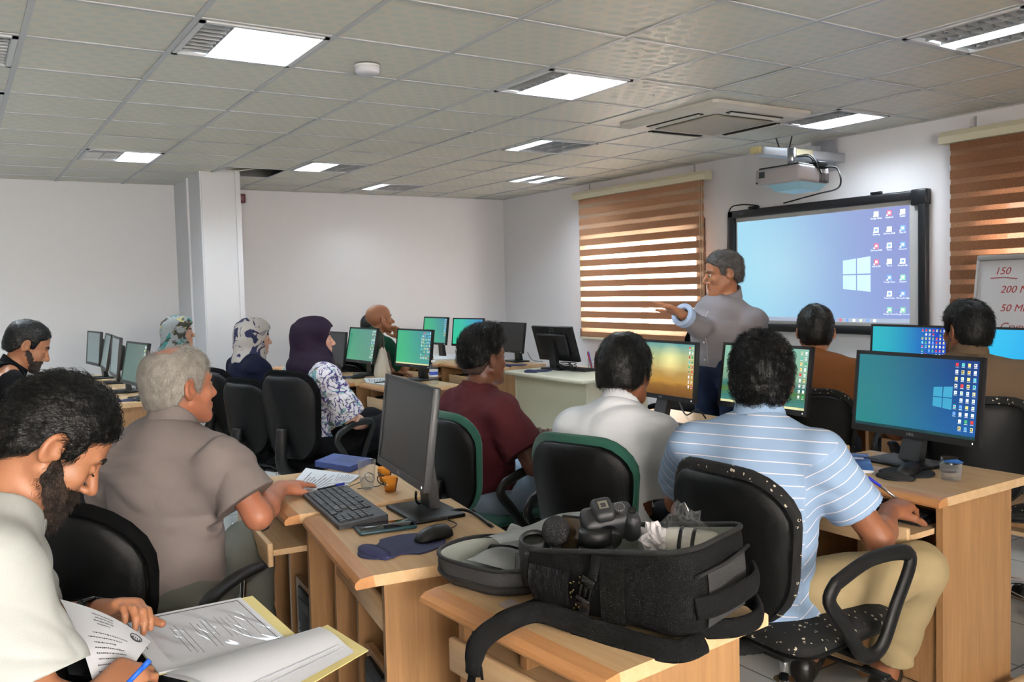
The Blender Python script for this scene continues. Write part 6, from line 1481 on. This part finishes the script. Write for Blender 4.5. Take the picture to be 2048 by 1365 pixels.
# lecture desk
LZ = .7805
e = thing('pen_holder', 'clear pen holder with red and black markers on the lecture desk', 'pen holder', at_z(1187, 742, LZ)); e.location.z = LZ
MB().lathe([(0, .002), (.038, .002), (.04, 0), (.042, .09), (.0405, .09), (.038, .004), (0, .004)], 20).build('holder', M_CUP, e)
for k, (m, dx, dy) in enumerate(((MATS.get('marker_red') or M_RED, -.015, .01), (M_BLK, .012, .0), (M_RED, .0, -.016), (M_BLUEP, -.005, .018))): MB().cone((dx*.5, dy*.5, .006), (dx*2.2, dy*2.2, .13), .006, n=8).cone((dx*2.2, dy*2.2, .13), (dx*2.3, dy*2.3, .145), .005, .002, 8).build('marker', m, e, merge=False)
mousepad('navy mouse pad on the lecture desk', at_z(1078, 743, LZ), .2, M_NAVY, .9, LZ)
keyboard('dark keyboard on the lecture desk behind the monitor foot', at_z(1150, 740, LZ), math.radians(180), LZ, .40, .13)
cb = MB(); r = random.Random(2); c0 = at_z(1140, 738, LZ+.02)
for k in range(3): cb.tube(bez([c0+Vector((r.uniform(-.07, .07), r.uniform(-.12, .12), r.uniform(-.012, .05))) for _ in range(7)], 6), .003, 6)
tag(cb.build('cable', M_BLK), 'tangle of thin black cables behind the lecture desk monitor', 'cable')

# bottle desk row
e = thing('water_bottle', 'small clear water bottle with blue label beside the green screen', 'bottle', V2(868, 769)); e.location.z = DZ
MB().lathe([(0, .002), (.026, .002), (.030, .008), (.031, .06), (.029, .065), (.031, .07), (.031, .11), (.028, .125), (.014, .148), (.0125, .152), (.0125, .165), (0, .165)], 24).build('bottle_body', M_CUP, e)
MB().lathe([(.0316, .055), (.0318, .056), (.0318, .105), (.0316, .106)], 24).build('label_band', mat('label_white', rgb(225, 228, 234), .5), e); MB().lathe([(.0320, .068), (.0322, .069), (.0322, .09), (.0320, .091)], 24).build('label_blue', mat('label_blue', rgb(52, 84, 190), .5), e)
MB().lathe([(0, .02), (.03, .02), (.03, .004), (0, .004)], 24).build('water', M_WATER, e); MB().lathe([(.0135, .153), (.0155, .153), (.0155, .170), (0, .171)], 20).build('bottle_cap', M_WHITE, e)
e = thing('handbag', 'cream handbag with brown straps beside the bald person', 'handbag', V2(766, 752)); e.location.z = DZ; e.rotation_euler.z = math.radians(60)
M_CRM = mat('bag_cream', rgb(206, 198, 184), .55, noise=.04); M_STRAP = mat('bag_brown', rgb(72, 42, 34), .5)
b = MB()
sec = [(0, .14, .055), (.02, .15, .065), (.10, .13, .055), (.18, .085, .03), (.225, .05, .016)]
for (z0, w0, d0), (z1, w1, d1) in zip(sec, sec[1:]):
    A_, B_ = rrect(2*w0*.8, 2*d0, min(w0, d0)*.7, 4), rrect(2*w1*.8, 2*d1, min(w1, d1)*.7, 4); n = len(A_); b.add([(x, y, z0) for x, y in A_]+[(x, y, z1) for x, y in B_], [(k, (k+1) % n, n+(k+1) % n, n+k) for k in range(n)], True)
b.build('bag_body', M_CRM, e)
for s in (-1, 1): MB().tube(bez([(.06*s-.01, -.045, .19), (.05*s, -.06, .10), (.03, -.072, .03), (.085, -.07, .01)], 8), .009, 8, ry=.004).tube(bez([(s*.03, s*.014, .21), (s*.02, s*.012, .29), (-.01, 0, .33), (-.03*s, s*.012, .27), (-.035, s*.01, .21)], 8), .012, 8, ry=.005).build('bag_strap', M_STRAP, e, merge=False)
sheet('paper_sheet', 'papers on the bottle desk near the handbag', 'paper', gz([(732, 766), (728, 758), (775, 757), (770, 772)], DZ), .006, M_PAPER, tx(6, 8)); pen('dark pen lying on the papers by the handbag', (750, 766), (775, 763), DZ+.011, M_BLK, M_BLK)
mousepad('navy mouse pad on the desk left of the handbag', V2(705, 755), .1, M_NAVY, .9); mouse('black mouse on the desk left of the handbag', V2(716, 752, .77), .1, DZ+.004)
# corner row
for k, (cs, lb) in enumerate([([(868, 722), (866, 712), (925, 710), (928, 720)], 'white papers on the far corner desk beside the mint green screen')]): sheet('paper_sheet', lb, 'paper', gz(cs, DZ), .012, M_PAPER)
mouse('black mouse next to the papers on the far corner desk', V2(925, 719, .765), .3); mousepad('navy mouse pad in front of the far dark monitor', V2(1030, 731), .1, M_NAVY, .95)
tag(MB().tube(bez([V2(1055, 705, .85), V2(1062, 718, .80), V2(1070, 722, .757), V2(1085, 724, .757)], 6), .003, 6).build('cable', M_BLK), 'thin cable behind the far dark monitor', 'cable')
# left row
mousepad('navy mouse pad under the greenish left monitor', V2(262, 801), .1, M_NAVY, .8); mouse('black mouse under the greenish left monitor', V2(283, 796, .765), .1)
tag(MB().tube(bez([V2(284, 790, .79), V2(300, 782, .80), V2(306, 800, .757), V2(304, 830, .60)], 6), .003, 6).build('cable', M_BLK), 'thin cable behind the greenish left monitor', 'cable')
sheet('envelope', 'pink paper on the left row desk beside the greenish monitor', 'paper', gz([(290, 808), (290, 803), (303, 802), (303, 807)], DZ), .004, mat('pink_paper', rgb(214, 120, 100), .6))

# PC towers under the desks
def tower(label, dk, lx, ly, rz=0):
    M = dk.matrix_world if False else Matrix.Translation(dk.location) @ Matrix.Rotation(dk.rotation_euler.z, 4, 'Z'); p = M @ Vector((lx, ly, .101))
    e = thing('computer_tower', label, 'computer', p, dk.rotation_euler.z+rz, 'desktop computers')
    MB().rbox((.02, 0, .18), (.30, .15, .36), .006).build('tower_case', M_BLKG, e); MB().rbox((-.135, 0, .18), (.02, .152, .362), .006).build('front_bezel', M_BLK, e); g = MB()
    for k in range(8): g.box((-.146, 0, .05+.018*k), (.002, .11, .005))
    g.build('front_grille', M_DGREY, e, merge=False); MB().box((-.1455, 0, .31), (.002, .12, .03)).build('disc_drive', M_DGREY, e)
    l = MB(); l.T = Matrix.Translation((-.1465, .055, .20)) @ RT @ Matrix.Rotation(math.pi/2, 4, 'Z'); l.text('G M 8 H', Matrix.Identity(4), .024, .0004); l.build('case_letters', M_LOGO, e, merge=False); return e
tower('black computer tower in the nearest middle desk below the keyboard', DESKS[0], -.02, -.155); tower('black computer tower in the desk with loose papers', DESKS[1], -.02, -.155); tower('black computer tower beside the khaki trousers under the right desk', DESKS[3], .0, -.15)
# ------------------------------------------------------------------ the open camera backpack and what lies in it
BC, BR_ = Vector((1.138, 1.322, .75)), math.radians(16.7)
BM = Matrix.Translation(BC) @ Matrix.Rotation(BR_, 4, 'Z')
def bl_(x, y, z): return BM @ Vector((x, y, z))
M_BAG = mat('bag_black', rgb(14, 14, 15), .85, bump=.35, bscale=500, noise=.12, nscale=30, spec=.2); M_BAGG = mat('bag_grey', rgb(48, 48, 49), .85, noise=.25, nscale=240, bump=.3, bscale=500)
M_LIN = mat('bag_lining', rgb(160, 166, 160), .85, noise=.05, nscale=40, bump=.15, bscale=300); M_ZIP = mat('zip_black', rgb(18, 18, 18), .5, bump=.6, bscale=900); M_WEB = mat('webbing', rgb(14, 14, 14), .8, bump=.5, bscale=700, spec=.2)
M_SILV = mat('mesh_silver', rgb(176, 178, 176), .32, .35, bump=.6, bscale=420)
e = thing('backpack', 'black camera backpack lying open on the nearest desk, lined in light grey', 'backpack', BC, BR_)
W0, L0, Hh = .25, .41, .168
def ringz(w, l, r, z, n=6, dx=0): return [(x+dx, y, z) for x, y in rrect(w, l, r, n)]
def loft(mb, rings, cap0=False):
    n = len(rings[0]); vs = [v for r in rings for v in r]
    mb.add(vs, [(i*n+k, i*n+(k+1) % n, (i+1)*n+(k+1) % n, (i+1)*n+k) for i in range(len(rings)-1) for k in range(n)], True)
    if cap0: mb.add(vs, [list(range(n))[::-1]])
    return mb
def top_z(y): return .158-.036*(y/.19)+.004*math.sin(y*14)
def wav(ring, f): return [(x, y, f(y)) for x, y, z in ring]
out = [ringz(W0-.05, L0-.05, .05, .022), ringz(W0-.012, L0-.014, .055, .040), wav(ringz(W0, L0, .055, 0), lambda y: top_z(y)*.55), wav(ringz(W0-.006, L0-.006, .055, 0), lambda y: top_z(y)*.85), wav(ringz(W0-.012, L0-.012, .055, 0), top_z)]
loft(MB(), out, True).build('bag_shell', M_BAG, e)
inn = [wav(ringz(W0-.016, L0-.016, .053, 0), top_z), wav(ringz(W0-.034, L0-.034, .045, 0), lambda y: top_z(y)*.7), ringz(W0-.04, L0-.04, .04, .045), ringz(.02, .02, .009, .042)]
loft(MB(), inn).build('lining', M_LIN, e)
MB().tube([(x, y, top_z(y)) for x, y, z in ringz(W0-.013, L0-.013, .055, 0, 8)], .0055, 8, True).build('zip', M_ZIP, e)
# padded dividers
d = MB(); d.rbox((0, -.045, .085), (W0-.05, .012, .09), .006).rbox((.02, .06, .078), (.012, .2, .08), .006, rot=(0, 0, .25)); d.build('divider', M_LIN, e, merge=False)
# grey panel, grab handle and webbing at the top end of the bag
g = MB(); g.grid(lambda u, v: ((u-.5)*(W0-.10), -L0/2-.002-.003*math.sin(v*3.1), .045+.105*v), 8, 6); g.build('grey_panel', M_BAGG, e)
MB().tube(bez([(-.10, -L0/2+.01, .085), (-.07, -L0/2-.016, .09), (0, -L0/2-.028, .094), (.07, -L0/2-.026, .096), (.115, -L0/2+.0, .10)], 6), .022, 10, ry=.008, up=(0, 0, 1)).build('grab_handle', M_BAG, e)
MB().tube(bez([(-.105, -L0/2+.004, .145), (0, -L0/2-.006, .15), (.105, -L0/2+.004, .152)], 6), .004, 6).build('piping', M_ZIP, e)
# near side: mesh pocket, buckle and webbing straps
x0 = -W0/2
p = MB(); p.grid(lambda u, v: (x0-.002-.010*math.sin(v*2.6)-.002*math.sin(u*30+v*4), .06+.10*u, .035+.075*v), 16, 8); p.build('side_pocket', mat('pocket_black', rgb(18, 18, 20), .7, bump=.3, bscale=300, spec=.2), e)
p = MB(); p.grid(lambda u, v: (x0-.003-.003*math.sin(v*3.1), -.065+.055*u, .03+.125*v), 4, 6); p.build('side_flap', M_WEB, e)
st = MB().tube(bez([(x0-.004, -.002, .155), (x0-.010, .0, .125), (x0-.013, .012, .085), (x0-.014, .022, .045), (x0-.012, .035, .0), (x0-.03, .03, -.0), (x0-.02, .0, .02)], 6), .011, 8, ry=.0022, up=(0, 1, 0)); st.build('buckle_strap', M_WEB, e)
bk = MB(); bk.T = Matrix.Translation((x0-.019, .014, .085)) @ Matrix.Rotation(.0, 4, 'Z') @ Matrix.Rotation(.32, 4, 'X')
bk.rbox((0, 0, .020), (.009, .030, .020), .003).rbox((0, 0, -.022), (.009, .032, .018), .003).rbox((.001, .011, 0), (.007, .006, .03), .002).rbox((.001, -.011, 0), (.007, .006, .03), .002).rbox((0, 0, .002), (.006, .008, .026), .002); bk.build('buckle', M_BLKG, e, merge=False)
s_ = MB()
rr = random.Random(6)
for k in range(14): s_.sphere((x0-.0035, .05+rr.gauss(0, .008), .068+rr.gauss(0, .02)), (.001, rr.uniform(.0008, .0025), rr.uniform(.001, .003)), 8, 5)
tag(s_.build('paint_spots', mat('paint_spots', rgb(120, 104, 60), .7), e, merge=False), kind='stuff')
# shoulder straps
MB().tube(bez([(x0+.06, -.19, .012), (x0-.012, -.17, .014), (x0-.025, -.06, .016), (x0-.030, .04, .024), (x0-.055, .11, .034), (x0-.115, .145, .020), (x0-.17, .15, .006), (x0-.19, .15, -.02), (x0-.195, .15, -.05)], 6), .021, 12, ry=.009, up=(.2, .6, .8)).build('shoulder_strap', M_BAG, e)
MB().tube(bez([(x0+.08, .16, .02), (x0+.0, .185, .012), (x0-.08, .19, .012), (x0-.15, .16, .008), (x0-.178, .145, -.02), (x0-.186, .135, -.06)], 6), .008, 8, ry=.002, up=(0, 0, 1)).build('webbing_strap', M_WEB, e)
MB().tube(bez([(x0-.195, .15, -.045), (x0-.197, .155, -.075), (x0-.195, .165, -.115), (x0-.195, .14, -.085), (x0-.20, .13, -.125)], 6), .010, 8, ry=.002, up=(0, 1, 0)).build('strap_tail', M_WEB, e)
MB().tube(bez([(-.02, -.16, .014), (.03, -.21, .014), (.09, -.225, .016), (.135, -.205, .022), (.14, -.17, .04), (.11, -.155, .04)], 6), .020, 12, ry=.009, up=(0, 0, 1)).build('shoulder_strap', M_BAG, e)
# the opened lid, lying beyond the bag
def lid_ring(s, z, dx=0, dy=0): return [( -.005+dx+s*(x), .355+dy+s*y, z) for x, y in rrect(.225, .29, .10, 7)]
lz = .022
lid = MB(); loft(lid, [lid_ring(.86, .004), lid_ring(.97, .018), lid_ring(1.0, .045), lid_ring(.985, .062)], True); lid.build('lid_shell', M_BAGG, e)
lid = MB(); loft(lid, [lid_ring(.97, .062), lid_ring(.90, .034), lid_ring(.6, .026), lid_ring(.02, .025)]); lid.build('lid_lining', M_LIN, e)
MB().tube([(x, y, .063) for x, y, z in lid_ring(.985, 0)], .005, 8, True).tube([(x, y, .026) for x, y, z in lid_ring(.985, 0)], .004, 8, True).build('lid_zip', M_ZIP, e, merge=False)
mp = MB(); mp.grid(lambda u, v: (-.045+.11*u, .27+.15*v, .045+.026*math.sin(math.pi*u)*math.sin(math.pi*v)**.6), 12, 12); mp.build('mesh_pocket', M_SILV, e)
mp = MB(); mp.grid(lambda u, v: (.055+.075*u+.02*v, .215+.20*v, .05+.045*math.sin(math.pi*u)*(.5+.5*v)), 10, 12); mp.build('mesh_pocket', M_SILV, e)
MB().tube(bez([(-.05, .272, .05), (.0, .28, .074), (.06, .275, .06)], 6), .003, 6).build('pocket_zip', M_LOGO, e)
MB().rbox((.065, .385, .05), (.03, .10, .01), .004, rot=(0, 0, .5)).build('black_flap', M_BAG, e)
MB().tube([(x0-.002, .196, .12), (x0-.004, .197, .12), (x0-.004, .199, .09)], .003, 6).build('zip_pull', M_ZIP, e, merge=False)

fl_ = [[(962, 1078, .835), (1020, 1062, .85), (1062, 1050, .865), (1120, 1028, .885), (1200, 1022, .90)], [(1000, 1088, .85), (1050, 1078, .865), (1100, 1066, .88), (1160, 1050, .90), (1212, 1048, .91)]]
FA = [bez([BM.inverted() @ at_z(*q) for q in r_], 4) for r_ in fl_]; nF = len(FA[0])-1
fb = MB(); fb.grid(lambda u, v: FA[0][round(u*nF)].lerp(FA[1][round(u*nF)], v)+Vector((0, 0, .010*math.sin(math.pi*v))), nF, 5); fb.build('lining_flap', M_SILV, e)
# camera body, seen from above and behind
cm = thing('camera', 'black camera with empty hot shoe lying in the open backpack', 'camera', at_z(1212, 1046, .945), BR_+.55); M_CAM = mat('camera_black', rgb(40, 41, 44), .36, bump=.25, bscale=900)
cz_ = (Vector((-.53, -.77, .35))*.75+Vector((0, 0, .75))).normalized(); cy_ = -(Vector((.84, -.54, .35))); cy_ = (cy_-cz_*cy_.dot(cz_)).normalized(); cx_ = cy_.cross(cz_)
cm.rotation_euler = Matrix((cx_, cy_, cz_)).transposed().to_euler(); cm.location = at_z(1214, 1047, .925); cm.scale = (.88, .88, .88)
MB().rbox((0, 0, 0), (.065, .125, .078), .016, seg=3).rbox((-.022, -.052, .002), (.05, .04, .08), .018, seg=3).build('camera_body', M_CAM, cm, merge=False)
MB().rbox((.004, .01, .045), (.062, .05, .03), .012, seg=3).build('viewfinder_hump', M_CAM, cm)
MB().box((.006, .01, .0615), (.022, .022, .002)).build('hot_shoe', mat('shoe_metal', rgb(190, 188, 176), .3, .9), cm); MB().box((.0035, .01, .0628), (.012, .012, .0015)).build('hot_shoe_contacts', M_DGREY, cm)
MB().cone((0, -.028, .037), (0, -.028, .050), .0135, .0125, 24).build('mode_dial', M_DGREY, cm); kn = MB()
for k in range(14): a = 2*math.pi*k/14; kn.sphere((.012*math.cos(a), -.028+.012*math.sin(a), .050), .0011, 6, 4)
kn.build('dial_marks', M_LOGO, cm, merge=False)
MB().cone((-.012, -.056, .038), (-.012, -.056, .046), .009, n=20).build('control_dial', M_BLKG, cm)
bt = MB()
for y, z in ((-.045, .02), (-.05, .0), (-.03, .022), (-.052, -.018)): bt.cone((.032, y, z), (.036, y, z), .005, n=12)
bt.build('buttons', M_BLKG, cm, merge=False); MB().box((.0335, .018, -.006), (.002, .075, .05)).build('camera_screen', M_BLKG, cm)
MB().cone((-.030, .012, -.002), (-.055, .012, -.002), .032, .031, 28).build('lens_mount', M_BLK, cm)
# white lens
ln = thing('camera_lens', 'white telephoto lens with two black rings in the open backpack', 'lens', at_z(1372, 1092, .882), 0); ax = (at_z(1432, 1098, .885)-at_z(1318, 1083, .89)).normalized()
ln.rotation_euler = ax.to_track_quat('Z', 'Y').to_euler()
M_LW = mat('lens_white', rgb(222, 220, 212), .32)
MB().lathe([(0, -.06), (.026, -.06), (.028, -.045), (.034, -.035), (.0355, -.015), (.037, .0), (.037, .022), (.036, .035), (.035, .06), (.030, .064), (0, .064)], 36).build('lens_barrel', M_LW, ln)
for z in (-.012, .014): MB().lathe([(.0372, z), (.0382, z+.001), (.0382, z+.007), (.0372, z+.008)], 36).build('lens_ring', M_BLK, ln)
MB().lathe([(.027, -.061), (.031, -.058), (.031, -.042), (.029, -.04)], 36).build('mount_ring', M_DGREY, ln)
# black lenses
l2 = thing('camera_lens', 'upright black lens with ribbed rear cap in the open backpack', 'lens', at_z(1190, 1060, .925)-Vector((0, 0, .115)), 0)
MB().lathe([(0, 0), (.036, 0), (.037, .004), (.037, .07), (.035, .075), (.034, .085), (0, .085)], 36).build('lens_barrel', M_CAM, l2); MB().lathe([(.030, .085), (.034, .086), (.034, .112), (.032, .115), (0, .1155)], 36).build('rear_cap', M_BLK, l2); MB().lathe([(.0372, .078), (.0375, .079), (.0375, .081), (.0372, .082)], 36).build('silver_ring', M_CHROME, l2)
l3 = thing('camera_lens', 'small black lens with its front glass up at the left end of the backpack', 'lens', at_z(1072, 1075, .885)-Vector((0, 0, .09)), 0); l3.rotation_euler = (.2, -.2, 0)
MB().lathe([(0, 0), (.034, 0), (.034, .085), (.031, .09), (.031, .1), (.027, .104), (.023, .096)], 36).build('lens_barrel', M_CAM, l3); MB().lathe([(0, .092), (.012, .0925), (.023, .094)], 28).build('front_glass', M_BLKG, l3)
ml = thing('microphone', 'round black foam windscreen standing among the lenses', 'microphone', at_z(1112, 1063, .91), 0); MB().sphere((0, 0, 0), (.030, .030, .032), 24, 16).build('foam_ball', mat('foam_black', rgb(24, 24, 27), .95, bump=.8, bscale=500), ml); MB().cone((0, 0, -.09), (0, 0, -.02), .010, n=16).build('stem', M_BLK, ml)
ph = thing('smartphone', 'phone standing upright in the backpack in front of a black lens', 'phone', at_z(1155, 1086, .885), BR_); ph.rotation_euler = (0, .12, BR_+.25)
MB().rbox((0, 0, 0), (.010, .074, .11), .008, seg=3).build('phone_case', M_BLKG, ph); MB().rbox((-.0052, 0, 0), (.001, .066, .10), .0004).build('phone_glass', mat('phone_brown', rgb(58, 48, 34), .12), ph)
def crumple(name, label, c, r, m, seed, flat=1.0):
    rng = np.random.default_rng(seed); b = MB()
    def fn(u, v):
        a, q = 2*math.pi*u, math.pi*v; P = np.array([[math.cos(a)*math.sin(q)*2+seed, math.sin(a)*math.sin(q)*2, math.cos(q)*2]]); k = 1+.45*float(vnoise(P*1.7)[0])+.2*float(vnoise(P*4)[0]); return (r[0]*k*math.cos(a)*math.sin(q), r[1]*k*math.sin(a)*math.sin(q), r[2]*k*math.cos(q))
    b.grid(fn, 26, 14, smooth=False); o = b.build(name, m); o.location = c; return tag(o, label, 'plastic bag' if 'plastic' in name else 'tissue')
crumple('tissue', 'crumpled white tissue beside the white lens', at_z(1310, 1088, .885), (.028, .032, .035), mat('tissue_white', rgb(216, 212, 214), .8), 3)
crumple('plastic_bag', 'crumpled clear plastic bag at the far rim of the backpack', at_z(1370, 1060, .91), (.03, .05, .045), M_FILM, 5)
sheet('sticker', 'clear square sticker on the near desk edge left of the backpack', 'sticker', gz([(995, 1208), (1022, 1199), (1040, 1207), (1010, 1218)], .7507), .0006, mat('sticker', rgb(200, 186, 184), .25))

# ------------------------------------------------------------------ the bearded person's papers
M_YEL = mat('folder_yellow', rgb(226, 212, 146), .6)
def pxs(l): return [at_z(x, y, z) for x, y, z in l]
fo = thing('document_folder', 'open yellow document folder with papers in clear sleeves on the lap', 'folder', at_z(480, 1290, .70), 0); O = fo.location.copy()
def slab(name, P, th, m, up=0):
    P = [Vector(p)-O for p in P]; n = (P[1]-P[0]).cross(P[3]-P[0]).normalized(); n = n if n.z > 0 else -n; b = MB(); b.add([p+n*up for p in P]+[p+n*(up+th) for p in P], [(3, 2, 1, 0), (4, 5, 6, 7), (0, 1, 5, 4), (1, 2, 6, 5), (2, 3, 7, 6), (3, 0, 4, 7)]); return b.build(name, m, fo), P, n
L1 = pxs([(238, 1250, .715), (505, 1194, .735), (612, 1290, .70), (318, 1352, .69)])
slab('folder_leaf', L1, .002, M_YEL)
L1p = pxs([(238, 1250, .715), (482, 1201, .733), (580, 1290, .703), (318, 1352, .69)]); pg, A, n = slab('left_pages', L1p, .004, M_PAPER, .0025)
tt = MB()
def fnA(u, v): return A[0].lerp(A[1], u).lerp(A[3].lerp(A[2], u), v)+n*.0068
for k in range(15):
    u0 = .30+.04*k
    if k % 5 != 3: scribble(tt, lambda a, b, u0=u0: fnA(u0+b*.016, a), 1, .24+.03*(k % 3), .86, .1, .9, k, .5)
tt.build('printed_lines', M_INK, pg, merge=False)
fr = MB()
for (ua, va), (ub, vb) in (((.05, .05), (.95, .05)), ((.95, .05), (.95, .95)), ((.05, .05), (.05, .6))):
    d_ = .004; fr.tube([fnA(ua, va), fnA(ub, vb)], .0008, 4)
fr.build('page_border', M_INK, pg, merge=False)
fl = MB(); rngf = random.Random(4)
fl.grid(lambda u, v: fnA(.12+.84*u, .06+.86*v)+n*(.003+.006*abs(math.sin(u*9+v*3))*math.sin(math.pi*u)*math.sin(math.pi*v)+.003*math.sin(u*23-v*11)*math.sin(math.pi*v)), 40, 30); fl.build('clear_sleeve', M_FILM, fo)
L2 = pxs([(330, 1385, .70), (655, 1252, .705), (737, 1303, .69), (520, 1430, .68)]); slab('folder_leaf', L2, .002, M_YEL)
L2p = [Vector(v) for v in pxs([(326, 1352, .712), (640, 1258, .712), (708, 1306, .697), (500, 1420, .69)])]
b = MB()
def fnB(u, v): return L2p[0].lerp(L2p[1], u).lerp(L2p[3].lerp(L2p[2], u), v)-O+Vector((0, 0, .004+.014*math.sin(math.pi*min(1, v*1.3))*(1-.6*u)))
b.grid(fnB, 16, 12); b.grid(lambda u, v: fnB(u, v)-Vector((0, 0, .004)), 2, 2); b.build('right_pages', M_PAPER, fo, merge=False)
b = MB()
for k, vv in enumerate((.72, .82)): b.tube([fnB(u/8*.9+.05, vv+.0*u)+Vector((0, 0, .001)) for u in range(9)], .0009, 5)
b.build('page_edges', mat('edge_grey_paper', rgb(170, 174, 186), .7), fo, merge=False)
# held sheet
H4 = [Vector(J(120, 1199, 1.66)), Vector(J(302, 1284, 1.66)), Vector(J(255, 1352, 1.54)), Vector(J(196, 1400, 1.46))]
hs_ = thing('paper_sheet', 'printed sheet with an oval emblem held by the bearded person', 'paper', H4[0], 0); O2 = H4[0].copy(); nn_ = (H4[1]-H4[0]).cross(H4[3]-H4[0]).normalized(); nn_ = nn_ if nn_.dot(Vector((0, 0, CAM_H))-H4[0]) > 0 else -nn_
def fnH(u, v): return H4[0].lerp(H4[1], u).lerp(H4[3].lerp(H4[2], u), v)-O2+nn_*(.012*math.sin(math.pi*u)*(1-v)+.01*math.sin(math.pi*v))
b = MB(); b.grid(fnH, 16, 16); sp_ = b.build('sheet', M_PAPER, hs_)
b = MB()
scribble(b, lambda u, v: fnH(u, v)+nn_*.0008, 4, .30, .62, .06, .26, 1, .4, .6); scribble(b, lambda u, v: fnH(u, v)+nn_*.0008, 10, .15, .9, .34, .95, 2, .28, .6); b.build('printed_lines', M_INK, hs_, merge=False)
b = MB(); b.tube([fnH(.84+.075*math.cos(a), .20+.085*math.sin(a))+nn_*.0012 for a in [2*math.pi*k/28 for k in range(28)]], .0009, 5, True).tube([fnH(.84+.06*math.cos(a), .205+.065*math.sin(a))+nn_*.0012 for a in [.3+2.6*k/16 for k in range(17)]], .0012, 5)
for k in range(4): c_ = fnH(.80+.028*k, .20)+nn_*.0012; b.tube([c_+(fnH(.5, .52)-fnH(.5, .5))*.6, c_, c_+(fnH(.52, .5)-fnH(.5, .5))*.5], .0008, 5)
b.build('emblem', M_INK, hs_, merge=False)
rw = fore.arms[-1]; pw = rw['w']+rw['hd']*.09
pen('blue pen in the bearded person\'s near hand', tuple(J(255, 1368, 1.44)), tuple(J(300, 1321, 1.46)), 0, flat_emit('x', (0, 0, 0)) if False else mat('pen_bright_blue', rgb(36, 96, 205), .3))
